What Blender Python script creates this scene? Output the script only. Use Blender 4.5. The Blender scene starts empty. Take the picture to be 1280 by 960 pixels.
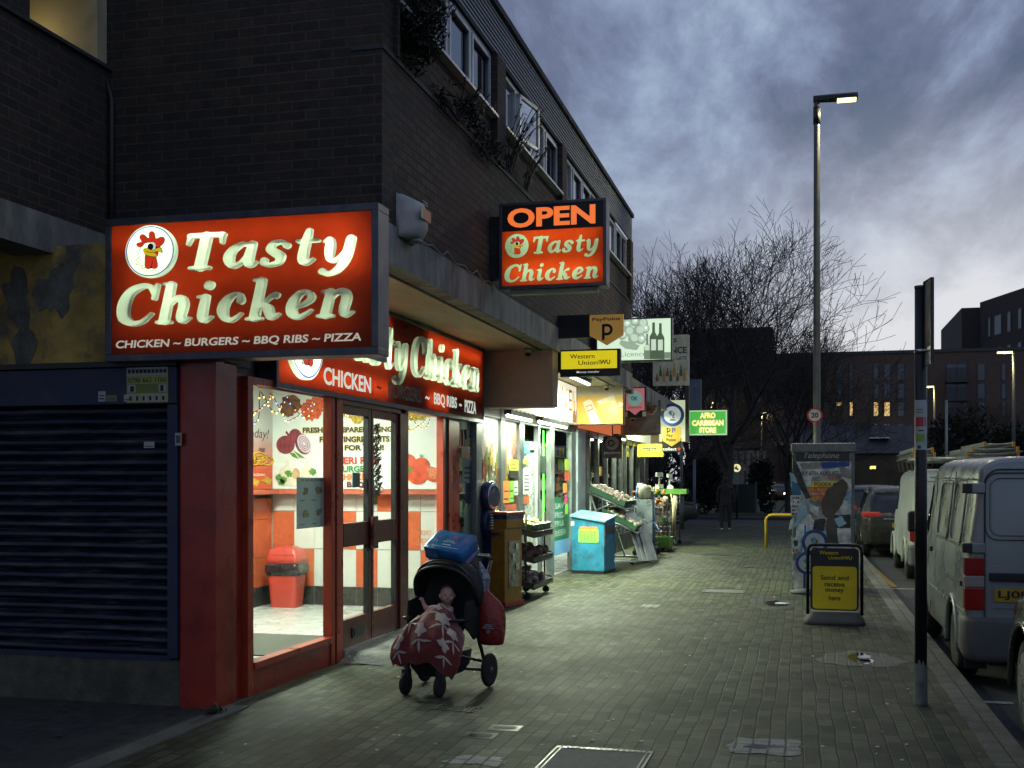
import bpy, bmesh, math, random
import numpy as np
from mathutils import Vector, Matrix
random.seed(7)
S = bpy.context.scene
COL = S.collection
PI = math.pi
FPX, HZ, CAMZ = 1435.0, 600.0, 1.65
YAW = math.atan(363 / FPX)
cam_d = bpy.data.cameras.new('camera')
cam_d.sensor_width = 36.0
cam_d.lens = 36.0 * FPX / 1280
cam_d.shift_y = (HZ - 480) / 1280
cam_d.clip_start = 0.05
cam_d.clip_end = 3000
cam = bpy.data.objects.new('camera', cam_d)
COL.objects.link(cam)
cam.location = (0, 0, CAMZ)
cam.rotation_euler = (PI / 2, 0, YAW)
S.camera = cam
S.render.engine = 'CYCLES'
S.view_settings.view_transform = 'Standard'
S.view_settings.look = 'None'
S.view_settings.gamma = 1
S.view_settings.exposure = 0.0
S.cycles.use_denoising = True
S.cycles.max_bounces = 6
S.cycles.diffuse_bounces = 3
S.cycles.glossy_bounces = 3
S.cycles.transparent_max_bounces = 12
S.cycles.transmission_bounces = 4
S.cycles.sample_clamp_indirect = 6
S.cycles.caustics_reflective = False
S.cycles.caustics_refractive = False
W = bpy.data.worlds.new('World')
S.world = W
W.use_nodes = True
wn, wl = W.node_tree.nodes, W.node_tree.links
wn.clear()
def wnode(t, **k):
 n = wn.new(t)
 for a, b in k.items(): setattr(n, a, b)
 return n
wo = wnode('ShaderNodeOutputWorld'); wb = wnode('ShaderNodeBackground')
wl.new(wb.outputs[0], wo.inputs[0])
tc = wnode('ShaderNodeTexCoord'); sp = wnode('ShaderNodeSeparateXYZ')
wl.new(tc.outputs['Generated'], sp.inputs[0])
def wmath(op, a, b=None, c=None):
 n = wnode('ShaderNodeMath', operation=op)
 for i, q in enumerate((a, b, c)):
  if q is None: continue
  if isinstance(q, (int, float)): n.inputs[i].default_value = q
  else: wl.new(q, n.inputs[i])
 return n.outputs[0]
X_, Y_, Z_ = sp.outputs
zc = wmath('MAXIMUM', Z_, 0.0)
den = wmath('ADD', zc, 0.22)
cx = wmath('DIVIDE', X_, den); cy = wmath('DIVIDE', Y_, den)
cb = wnode('ShaderNodeCombineXYZ'); wl.new(cx, cb.inputs[0]); wl.new(cy, cb.inputs[1])
mp = wnode('ShaderNodeMapping'); wl.new(cb.outputs[0], mp.inputs[0])
mp.inputs['Rotation'].default_value = (0, 0, math.radians(52))
mp.inputs['Scale'].default_value = (2.3, 1.1, 1)
mp.inputs['Location'].default_value = (3.6, 2.2, 0)
n1 = wnode('ShaderNodeTexNoise'); wl.new(mp.outputs[0], n1.inputs['Vector'])
n1.inputs['Scale'].default_value = 1.5; n1.inputs['Detail'].default_value = 10; n1.inputs['Roughness'].default_value = 0.62
n1.inputs['Distortion'].default_value = 0.25
n2 = wnode('ShaderNodeTexNoise'); wl.new(mp.outputs[0], n2.inputs['Vector'])
n2.inputs['Scale'].default_value = 0.42; n2.inputs['Detail'].default_value = 4
cl = wmath('ADD', wmath('MULTIPLY', n1.outputs['Fac'], 0.68), wmath('MULTIPLY', n2.outputs['Fac'], 0.32))
rk = wnode('ShaderNodeValToRGB'); wl.new(cl, rk.inputs[0])
el = rk.color_ramp.elements
el[0].position = 0.39; el[0].color = (0.070, 0.098, 0.160, 1)
el[1].position = 0.60; el[1].color = (0.29, 0.37, 0.48, 1)
e = el.new(0.455); e.color = (0.114, 0.138, 0.222, 1)
e = el.new(0.52); e.color = (0.180, 0.228, 0.340, 1)
dirv = Vector((math.sin(math.radians(12)), math.cos(math.radians(12)), 0.06)).normalized()
vd = wnode('ShaderNodeVectorMath', operation='DOT_PRODUCT'); wl.new(tc.outputs['Generated'], vd.inputs[0]); vd.inputs[1].default_value = dirv
az = wmath('POWER', wmath('MAXIMUM', vd.outputs['Value'], 0.0), 22.0)
hz = wmath('SUBTRACT', 1.0, wmath('MULTIPLY', zc, 3.0), None); hz = wmath('MAXIMUM', hz, 0.0); hz = wmath('POWER', hz, 1.3)
band = wmath('MULTIPLY', hz, wmath('ADD', wmath('MULTIPLY', az, 1.9), 0.16))
band = wmath('MULTIPLY', band, wmath('ADD', 0.15, wmath('MULTIPLY', n1.outputs['Fac'], 1.9)))
band = wmath('MINIMUM', band, 1.0)
mx = wnode('ShaderNodeMix', data_type='RGBA'); wl.new(band, mx.inputs[0]); wl.new(rk.outputs[0], mx.inputs[6])
mx.inputs[7].default_value = (0.55, 0.56, 0.59, 1)
nsk = wnode('ShaderNodeTexSky', sky_type='NISHITA', sun_disc=False)
nsk.sun_elevation = math.radians(-3); nsk.sun_rotation = math.radians(12)
nb = wnode('ShaderNodeVectorMath', operation='SCALE'); wl.new(nsk.outputs[0], nb.inputs[0]); nb.inputs['Scale'].default_value = 0.05
ad = wnode('ShaderNodeMix', data_type='RGBA', blend_type='ADD'); ad.inputs[0].default_value = 1
wl.new(mx.outputs[2], ad.inputs[6]); wl.new(nb.outputs[0], ad.inputs[7])
wl.new(ad.outputs[2], wb.inputs[0]); wb.inputs[1].default_value = 1.32
sd = bpy.data.lights.new('sun', 'SUN'); sd.energy = 0.02; sd.angle = math.radians(30); sd.color = (0.8, 0.88, 1)
so = bpy.data.objects.new('sun', sd); COL.objects.link(so); so.rotation_euler = (math.radians(50), 0, math.radians(-192))
sY, cY = math.sin(YAW), math.cos(YAW)
def ray(u, v):
 a = (u - 640) / FPX
 return (-sY + cY * a, cY + sY * a, (HZ - v) / FPX)
def onX(u, v, X):
 r = ray(u, v); t = X / r[0]; return Vector((X, r[1] * t, CAMZ + r[2] * t))
def onY(u, v, Y):
 r = ray(u, v); t = Y / r[1]; return Vector((r[0] * t, Y, CAMZ + r[2] * t))
def onG(u, v, z=0.0):
 r = ray(u, v); t = (z - CAMZ) / r[2]; return Vector((r[0] * t, r[1] * t, z))
_m = {}
def M(name, col, rough=0.6, metal=0.0, var=0.12, vscale=6.0, bump=0.0, bscale=60.0, spec=0.5, emit=None, es=0.0, dirt=None, dscale=1.5, damt=0.5, stretch=(1, 1, 1)):
 if name in _m: return _m[name]
 m = bpy.data.materials.new(name); m.use_nodes = True
 nt = m.node_tree; N, L = nt.nodes, nt.links
 b = N['Principled BSDF']
 b.inputs['Roughness'].default_value = rough; b.inputs['Metallic'].default_value = metal
 b.inputs['Specular IOR Level'].default_value = spec
 c4 = (*col, 1)
 b.inputs['Base Color'].default_value = c4
 tcn = N.new('ShaderNodeTexCoord'); mpn = N.new('ShaderNodeMapping'); L.new(tcn.outputs['Object'], mpn.inputs[0])
 mpn.inputs['Scale'].default_value = stretch
 src = None
 if var:
  nz = N.new('ShaderNodeTexNoise'); L.new(mpn.outputs[0], nz.inputs['Vector'])
  nz.inputs['Scale'].default_value = vscale; nz.inputs['Detail'].default_value = 6; nz.inputs['Roughness'].default_value = .62
  mr = N.new('ShaderNodeMapRange'); L.new(nz.outputs['Fac'], mr.inputs[0])
  mr.inputs[1].default_value = .3; mr.inputs[2].default_value = .7; mr.inputs[3].default_value = 1 - var * 1.6; mr.inputs[4].default_value = 1 + var
  vm = N.new('ShaderNodeVectorMath'); vm.operation = 'SCALE'; vm.inputs[0].default_value = col; L.new(mr.outputs[0], vm.inputs['Scale'])
  src = vm.outputs[0]
  rr = N.new('ShaderNodeMapRange'); L.new(nz.outputs['Fac'], rr.inputs[0])
  rr.inputs[1].default_value = .3; rr.inputs[2].default_value = .7; rr.inputs[3].default_value = max(0.02, rough - .12); rr.inputs[4].default_value = min(1, rough + .12)
  L.new(rr.outputs[0], b.inputs['Roughness'])
 if dirt:
  nd = N.new('ShaderNodeTexNoise'); L.new(mpn.outputs[0], nd.inputs['Vector']); nd.inputs['Scale'].default_value = dscale
  nd.inputs['Detail'].default_value = 8; nd.inputs['Roughness'].default_value = .7
  md = N.new('ShaderNodeMapRange'); L.new(nd.outputs['Fac'], md.inputs[0]); md.inputs[1].default_value = .48; md.inputs[2].default_value = .66
  md.inputs[3].default_value = 0; md.inputs[4].default_value = damt
  mxn = N.new('ShaderNodeMix'); mxn.data_type = 'RGBA'; L.new(md.outputs[0], mxn.inputs[0])
  if src: L.new(src, mxn.inputs[6])
  else: mxn.inputs[6].default_value = c4
  mxn.inputs[7].default_value = (*dirt, 1); src = mxn.outputs[2]
 if src: L.new(src, b.inputs['Base Color'])
 if bump:
  nb_ = N.new('ShaderNodeTexNoise'); L.new(mpn.outputs[0], nb_.inputs['Vector']); nb_.inputs['Scale'].default_value = bscale; nb_.inputs['Detail'].default_value = 5
  bp = N.new('ShaderNodeBump'); bp.inputs['Strength'].default_value = bump; bp.inputs['Distance'].default_value = .02
  L.new(nb_.outputs['Fac'], bp.inputs['Height']); L.new(bp.outputs[0], b.inputs['Normal'])
 if emit:
  b.inputs['Emission Color'].default_value = (*emit, 1); b.inputs['Emission Strength'].default_value = es
 _m[name] = m
 return m
def glow(name, col, s=1.0):          # printed face of a lit sign, lamp tubes, LEDs
 if name in _m: return _m[name]
 m = M(name, tuple(min(.8, q) for q in col), .35, var=0)
 b = m.node_tree.nodes['Principled BSDF']
 b.inputs['Emission Color'].default_value = (*col, 1); b.inputs['Emission Strength'].default_value = s
 return m
def acrylic(name, col, tr=.85):      # translucent sign face, lit from the tubes behind it
 if name in _m: return _m[name]
 m = bpy.data.materials.new(name); m.use_nodes = True
 N, L = m.node_tree.nodes, m.node_tree.links
 N.clear(); o = N.new('ShaderNodeOutputMaterial')
 t = N.new('ShaderNodeBsdfTranslucent'); t.inputs[0].default_value = (*col, 1)
 p = N.new('ShaderNodeBsdfPrincipled'); p.inputs['Base Color'].default_value = (*col, 1); p.inputs['Roughness'].default_value = .35
 nz = N.new('ShaderNodeTexNoise'); nz.inputs['Scale'].default_value = 5; nz.inputs['Detail'].default_value = 8; nz.inputs['Roughness'].default_value = .75
 tcn = N.new('ShaderNodeTexCoord'); L.new(tcn.outputs['Object'], nz.inputs['Vector'])
 mr = N.new('ShaderNodeMapRange'); L.new(nz.outputs['Fac'], mr.inputs[0]); mr.inputs[1].default_value = .3; mr.inputs[2].default_value = .75
 mr.inputs[3].default_value = 1.0; mr.inputs[4].default_value = .78
 vm = N.new('ShaderNodeVectorMath'); vm.operation = 'SCALE'; vm.inputs[0].default_value = col; L.new(mr.outputs[0], vm.inputs['Scale']); L.new(vm.outputs[0], t.inputs[0])
 x = N.new('ShaderNodeMixShader'); x.inputs[0].default_value = 1 - tr
 L.new(t.outputs[0], x.inputs[1]); L.new(p.outputs[0], x.inputs[2]); L.new(x.outputs[0], o.inputs[0])
 _m[name] = m; return m
def glass(name, tint=(.92, .97, .95), refl=.12):
 if name in _m: return _m[name]
 m = bpy.data.materials.new(name); m.use_nodes = True
 N, L = m.node_tree.nodes, m.node_tree.links
 N.clear(); o = N.new('ShaderNodeOutputMaterial')
 t = N.new('ShaderNodeBsdfTransparent'); t.inputs[0].default_value = (*tint, 1)
 g = N.new('ShaderNodeBsdfGlossy'); g.inputs['Roughness'].default_value = .03
 fr = N.new('ShaderNodeFresnel'); fr.inputs[0].default_value = 1.5
 ge = N.new('ShaderNodeNewGeometry'); iv = N.new('ShaderNodeMath'); iv.operation = 'SUBTRACT'; iv.inputs[0].default_value = 1; L.new(ge.outputs['Backfacing'], iv.inputs[1])
 mu = N.new('ShaderNodeMath'); mu.operation = 'MULTIPLY'; L.new(fr.outputs[0], mu.inputs[0]); L.new(iv.outputs[0], mu.inputs[1])
 x = N.new('ShaderNodeMixShader'); L.new(mu.outputs[0], x.inputs[0])
 L.new(t.outputs[0], x.inputs[1]); L.new(g.outputs[0], x.inputs[2]); L.new(x.outputs[0], o.inputs[0])
 _m[name] = m; return m
def tiled(name, c1, c2, mortar, bw, bh, ms=.006, rough=.8, offs=.5, bump=.35, rot=0, dirt=None, dscale=.8, damt=.5, gloss=None, noise=.35, bias=0.0, grain=90, speck=False, bdist=.008):
 """bricks, blocks and tiles, laid out in metres from the UVs"""
 if name in _m: return _m[name]
 m = bpy.data.materials.new(name); m.use_nodes = True
 N, L = m.node_tree.nodes, m.node_tree.links
 b = N['Principled BSDF']
 uv = N.new('ShaderNodeTexCoord'); mpn = N.new('ShaderNodeMapping'); L.new(uv.outputs['UV'], mpn.inputs[0]); mpn.inputs['Rotation'].default_value = (0, 0, rot)
 wz = N.new('ShaderNodeTexNoise'); L.new(uv.outputs['UV'], wz.inputs['Vector']); wz.inputs['Scale'].default_value = .9
 ws = N.new('ShaderNodeVectorMath'); ws.operation = 'SUBTRACT'; L.new(wz.outputs['Color'], ws.inputs[0]); ws.inputs[1].default_value = (.5, .5, .5)
 wsc = N.new('ShaderNodeVectorMath'); wsc.operation = 'SCALE'; L.new(ws.outputs[0], wsc.inputs[0]); wsc.inputs['Scale'].default_value = bh * noise
 wa = N.new('ShaderNodeVectorMath'); wa.operation = 'ADD'; L.new(mpn.outputs[0], wa.inputs[0]); L.new(wsc.outputs[0], wa.inputs[1])
 br = N.new('ShaderNodeTexBrick'); L.new(wa.outputs[0], br.inputs['Vector'])
 br.offset = offs; br.inputs['Scale'].default_value = 1; br.inputs['Brick Width'].default_value = bw; br.inputs['Row Height'].default_value = bh
 br.inputs['Mortar Size'].default_value = ms; br.inputs['Mortar Smooth'].default_value = .35; br.inputs['Bias'].default_value = bias
 br.inputs['Color1'].default_value = (*c1, 1); br.inputs['Color2'].default_value = (*c2, 1); br.inputs['Mortar'].default_value = (*mortar, 1)
 nz = N.new('ShaderNodeTexNoise'); L.new(uv.outputs['UV'], nz.inputs['Vector']); nz.inputs['Scale'].default_value = 9; nz.inputs['Detail'].default_value = 9; nz.inputs['Roughness'].default_value = .7
 mr = N.new('ShaderNodeMapRange'); L.new(nz.outputs['Fac'], mr.inputs[0]); mr.inputs[1].default_value = .3; mr.inputs[2].default_value = .7; mr.inputs[3].default_value = .65; mr.inputs[4].default_value = 1.3
 vm = N.new('ShaderNodeVectorMath'); vm.operation = 'SCALE'; L.new(br.outputs['Color'], vm.inputs[0]); L.new(mr.outputs[0], vm.inputs['Scale'])
 src = vm.outputs[0]
 nd = N.new('ShaderNodeTexNoise'); L.new(uv.outputs['UV'], nd.inputs['Vector']); nd.inputs['Scale'].default_value = dscale; nd.inputs['Detail'].default_value = 7; nd.inputs['Roughness'].default_value = .65
 if dirt:
  md = N.new('ShaderNodeMapRange'); L.new(nd.outputs['Fac'], md.inputs[0]); md.inputs[1].default_value = .45; md.inputs[2].default_value = .68; md.inputs[3].default_value = 0; md.inputs[4].default_value = damt
  mxn = N.new('ShaderNodeMix'); mxn.data_type = 'RGBA'; L.new(md.outputs[0], mxn.inputs[0]); L.new(src, mxn.inputs[6]); mxn.inputs[7].default_value = (*dirt, 1); src = mxn.outputs[2]
 if speck:   # trodden gum and litter flecks
  vo = N.new('ShaderNodeTexVoronoi'); L.new(uv.outputs['UV'], vo.inputs['Vector']); vo.inputs['Scale'].default_value = 5.5
  lt = N.new('ShaderNodeMath'); lt.operation = 'LESS_THAN'; L.new(vo.outputs['Distance'], lt.inputs[0]); lt.inputs[1].default_value = .085
  mx2 = N.new('ShaderNodeMix'); mx2.data_type = 'RGBA'; L.new(lt.outputs[0], mx2.inputs[0]); L.new(src, mx2.inputs[6])
  vs = N.new('ShaderNodeVectorMath'); vs.operation = 'SCALE'; L.new(vo.outputs['Color'], vs.inputs[0]); vs.inputs['Scale'].default_value = .30
  bw_ = N.new('ShaderNodeRGBToBW'); L.new(vs.outputs[0], bw_.inputs[0]); L.new(bw_.outputs[0], mx2.inputs[7]); src = mx2.outputs[2]
 L.new(src, b.inputs['Base Color'])
 if gloss is not None:
  rr = N.new('ShaderNodeMapRange'); L.new(nd.outputs['Fac'], rr.inputs[0]); rr.inputs[1].default_value = .35; rr.inputs[2].default_value = .65; rr.inputs[3].default_value = gloss; rr.inputs[4].default_value = rough
  L.new(rr.outputs[0], b.inputs['Roughness'])
 else: b.inputs['Roughness'].default_value = rough
 if bump:
  ng = N.new('ShaderNodeTexNoise'); L.new(uv.outputs['UV'], ng.inputs['Vector']); ng.inputs['Scale'].default_value = grain; ng.inputs['Detail'].default_value = 4
  inv = N.new('ShaderNodeMath'); inv.operation = 'MULTIPLY_ADD'; L.new(br.outputs['Fac'], inv.inputs[0]); inv.inputs[1].default_value = -1.0
  L.new(ng.outputs['Fac'], inv.inputs[2])
  bp = N.new('ShaderNodeBump'); bp.inputs['Strength'].default_value = bump; bp.inputs['Distance'].default_value = bdist
  L.new(inv.outputs[0], bp.inputs['Height']); L.new(bp.outputs[0], b.inputs['Normal'])
 _m[name] = m; return m
class MB:
 def __init__(s): s.v = []; s.f = []; s.sm = []
 def add(s, vs, fs, smooth=False):
  o = len(s.v); s.v += [tuple(p) for p in vs]; s.f += [tuple(i + o for i in f) for f in fs]; s.sm += [smooth] * len(fs); return s
 def box(s, x0, x1, y0, y1, z0, z1):
  if x0 > x1: x0, x1 = x1, x0
  if y0 > y1: y0, y1 = y1, y0
  if z0 > z1: z0, z1 = z1, z0
  v = [(x0, y0, z0), (x1, y0, z0), (x1, y1, z0), (x0, y1, z0), (x0, y0, z1), (x1, y0, z1), (x1, y1, z1), (x0, y1, z1)]
  return s.add(v, [(0, 3, 2, 1), (4, 5, 6, 7), (0, 1, 5, 4), (1, 2, 6, 5), (2, 3, 7, 6), (3, 0, 4, 7)])
 def obox(s, c, ax, ay, az):      # centre and three half-axis vectors
  c, ax, ay, az = map(Vector, (c, ax, ay, az))
  v = [c + ax * i + ay * j + az * k for k in (-1, 1) for (i, j) in ((-1, -1), (1, -1), (1, 1), (-1, 1))]
  return s.add(v, [(0, 3, 2, 1), (4, 5, 6, 7), (0, 1, 5, 4), (1, 2, 6, 5), (2, 3, 7, 6), (3, 0, 4, 7)])
 def quad(s, *p): return s.add(p, [tuple(range(len(p)))])
 def tube(s, pts, r, n=8, caps=True, smooth=True):
  pts = [Vector(p) for p in pts]; rs = r if isinstance(r, (list, tuple)) else [r] * len(pts)
  vs, fs = [], []; prev = None
  for i, p in enumerate(pts):
   d = (pts[min(i + 1, len(pts) - 1)] - pts[max(i - 1, 0)])
   if d.length < 1e-9: d = Vector((0, 0, 1))
   d.normalize()
   if prev is None:
    a = Vector((0, 0, 1)) if abs(d.z) < .9 else Vector((1, 0, 0))
    u = d.cross(a).normalized()
   else:
    u = prev - d * prev.dot(d)
    u = u.normalized() if u.length > 1e-6 else d.orthogonal().normalized()
   prev = u; w = d.cross(u)
   for k in range(n):
    t = 2 * PI * k / n + PI / n; vs.append(p + (u * math.cos(t) + w * math.sin(t)) * rs[i])
  for i in range(len(pts) - 1):
   for k in range(n):
    a, b = i * n + k, i * n + (k + 1) % n
    fs.append((a, b, b + n, a + n))
  s.add(vs, fs, smooth)
  if caps:
   o = len(s.v) - len(vs)
   s.f.append(tuple(o + k for k in reversed(range(n)))); s.sm.append(False)
   o2 = o + (len(pts) - 1) * n
   s.f.append(tuple(o2 + k for k in range(n))); s.sm.append(False)
  return s
 def cyl(s, p0, p1, r0, r1=None, n=16): return s.tube([p0, p1], [r0, r0 if r1 is None else r1], n)
 def lathe(s, prof, c=(0, 0, 0), n=20, axis='z', sc=(1, 1)):
  vs, fs = [], []
  for (r, h) in prof:
   for k in range(n):
    t = 2 * PI * k / n; a, b = r * math.cos(t) * sc[0], r * math.sin(t) * sc[1]
    p = {'z': (a, b, h), 'x': (h, a, b), 'y': (a, h, b)}[axis]
    vs.append((p[0] + c[0], p[1] + c[1], p[2] + c[2]))
  for i in range(len(prof) - 1):
   for k in range(n):
    q = (i * n + k, i * n + (k + 1) % n, (i + 1) * n + (k + 1) % n, (i + 1) * n + k)
    fs.append(q if axis != 'y' else tuple(reversed(q)))
  s.add(vs, fs, True)
  o = len(s.v) - len(vs)
  for i, rev in ((0, True), (len(prof) - 1, False)):
   if prof[i][0] > 1e-4:
    f = [o + i * n + k for k in range(n)]
    s.f.append(tuple(reversed(f)) if rev else tuple(f)); s.sm.append(False)
  return s
 def ball(s, c, r, n=10, m=7):
  rx, ry, rz = r if isinstance(r, (tuple, list)) else (r, r, r)
  vs, fs = [(c[0], c[1], c[2] - rz)], []
  for i in range(1, m):
   t = -PI / 2 + PI * i / m
   for k in range(n):
    a = 2 * PI * k / n; vs.append((c[0] + rx * math.cos(t) * math.cos(a), c[1] + ry * math.cos(t) * math.sin(a), c[2] + rz * math.sin(t)))
  vs.append((c[0], c[1], c[2] + rz))
  for k in range(n): fs.append((0, 1 + (k + 1) % n, 1 + k))
  for i in range(m - 2):
   for k in range(n):
    a = 1 + i * n + k; b = 1 + i * n + (k + 1) % n; fs.append((a, b, b + n, a + n))
  L_ = len(vs) - 1
  for k in range(n): fs.append((1 + (m - 2) * n + k, 1 + (m - 2) * n + (k + 1) % n, L_))
  return s.add(vs, fs, True)
 def prism(s, P, pts, d0, d1):      # 2D outline in plane P, from depth d0 to d1 along its normal
  n = len(pts)
  ar = sum(pts[i][0] * pts[(i + 1) % n][1] - pts[(i + 1) % n][0] * pts[i][1] for i in range(n))
  if ar < 0: pts = pts[::-1]
  vs = [P.at(x, y, d0) for x, y in pts] + [P.at(x, y, d1) for x, y in pts]
  fs = [tuple(range(n - 1, -1, -1)), tuple(range(n, 2 * n))] + [(i, (i + 1) % n, n + (i + 1) % n, n + i) for i in range(n)]
  return s.add(vs, fs)
 def rect(s, P, x0, y0, x1, y1, d0, d1): return s.prism(P, [(x0, y0), (x1, y0), (x1, y1), (x0, y1)], d0, d1)
 def build(s, name, mat, parent=None, local=False, bevel=0, sub=0, solid=0):
  me = bpy.data.meshes.new(name)
  off = Vector((0, 0, 0))
  if parent is not None and not local: off = Vector(parent.get('origin0', (0, 0, 0)))
  base = Vector((0, 0, 0))
  if parent is None and not local and s.v:
   a = np.array(s.v); base = Vector((float((a[:, 0].min() + a[:, 0].max()) / 2), float((a[:, 1].min() + a[:, 1].max()) / 2), float(a[:, 2].min())))
   off = base
  me.from_pydata([(p[0] - off.x, p[1] - off.y, p[2] - off.z) for p in s.v], [], s.f)
  me.update()
  me.polygons.foreach_set('use_smooth', s.sm)
  uvl = me.uv_layers.new(name='UVMap')
  for p in me.polygons:
   n = p.normal; ax = max(range(3), key=lambda k: abs(n[k]))
   for li in p.loop_indices:
    c = s.v[me.loops[li].vertex_index]
    uvl.data[li].uv = (c[1], c[2]) if ax == 0 else ((c[0], c[2]) if ax == 1 else (c[0], c[1]))
  me.materials.append(mat)
  o = bpy.data.objects.new(name, me); COL.objects.link(o)
  if parent is not None: o.parent = parent
  else: o.location = base
  o['origin0'] = tuple(off)
  if bevel:
   b = o.modifiers.new('bevel', 'BEVEL'); b.width = bevel; b.segments = 2; b.limit_method = 'ANGLE'
  if solid:
   q = o.modifiers.new('solid', 'SOLIDIFY'); q.thickness = solid
  if sub:
   q = o.modifiers.new('sub', 'SUBSURF'); q.levels = sub; q.render_levels = sub
  return o
def tag(o, label=None, cat=None, group=None, kind=None):
 if label: o['label'] = label
 if cat: o['category'] = cat
 if group: o['group'] = group
 if kind: o['kind'] = kind
 return o
def thing(name, label, cat, loc=(0, 0, 0), rz=0, group=None):
 o = bpy.data.objects.new(name, None); COL.objects.link(o); o.empty_display_size = .2
 o.location = loc; o.rotation_euler = (0, 0, rz); o['origin0'] = tuple(loc)
 return tag(o, label, cat, group)
def kids(o): return [c for c in COL.objects if c.parent == o]
def copy_tree(o, parent=None):
 c = o.copy(); COL.objects.link(c); c.parent = parent
 for ch in kids(o): copy_tree(ch, c)
 return c
class Plane:
 def __init__(s, o, r, u): s.o = Vector(o); s.r = Vector(r).normalized(); s.u = Vector(u).normalized(); s.n = s.r.cross(s.u).normalized()
 def at(s, x, y, d=0): return s.o + s.r * x + s.u * y + s.n * d
UP = (0, 0, 1)
def PY(x, y, z): return Plane((x, y, z), (1, 0, 0), UP)       # faces the camera (-Y)
def PX(x, y, z): return Plane((x, y, z), (0, 1, 0), UP)       # faces the road (+X)
def curve_mesh(name, cu, P, box, mat, parent, d=0.002, extrude=0.001, shear=0, local=False, dropback=False, fit=True):
 ob = bpy.data.objects.new('tmp', cu); COL.objects.link(ob)
 bpy.context.view_layer.update()
 dg = bpy.context.evaluated_depsgraph_get()
 me = bpy.data.meshes.new_from_object(ob.evaluated_get(dg))
 COL.objects.unlink(ob); bpy.data.objects.remove(ob)
 vs = np.array([v.co[:] for v in me.vertices]) if len(me.vertices) else np.zeros((0, 3))
 if len(vs) == 0: return None
 vs[:, 0] += shear * vs[:, 1]
 if fit:
  x0, x1 = vs[:, 0].min(), vs[:, 0].max(); y0, y1 = vs[:, 1].min(), vs[:, 1].max()
  vs[:, 0] = box[0] + (vs[:, 0] - x0) / max(1e-6, x1 - x0) * (box[2] - box[0])
  vs[:, 1] = box[1] + (vs[:, 1] - y0) / max(1e-6, y1 - y0) * (box[3] - box[1])
 zmin = vs[:, 2].min()
 vs[:, 2] = vs[:, 2] - zmin + d
 polys = [tuple(p.vertices) for p in me.polygons]
 if dropback:
  polys = [p for p in polys if not all(vs[i, 2] < d + 1e-4 for i in p)]
 mb = MB(); mb.add([P.at(*v) for v in vs], polys)
 bpy.data.meshes.remove(me)
 return mb.build(name, mat, parent, local=local)
def text(s, P, box, mat, parent=None, name='lettering', d=.003, ex=.001, shear=0, bold=0, local=False, sp=1, lsp=1, align='CENTER'):
 cu = bpy.data.curves.new('t', 'FONT'); cu.body = s; cu.size = 1; cu.extrude = ex / 2; cu.offset = bold; cu.align_x = align
 cu.space_character = sp; cu.space_line = lsp; cu.resolution_u = 4
 return curve_mesh(name, cu, P, box, mat, parent, d, shear=shear, local=local)
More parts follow.
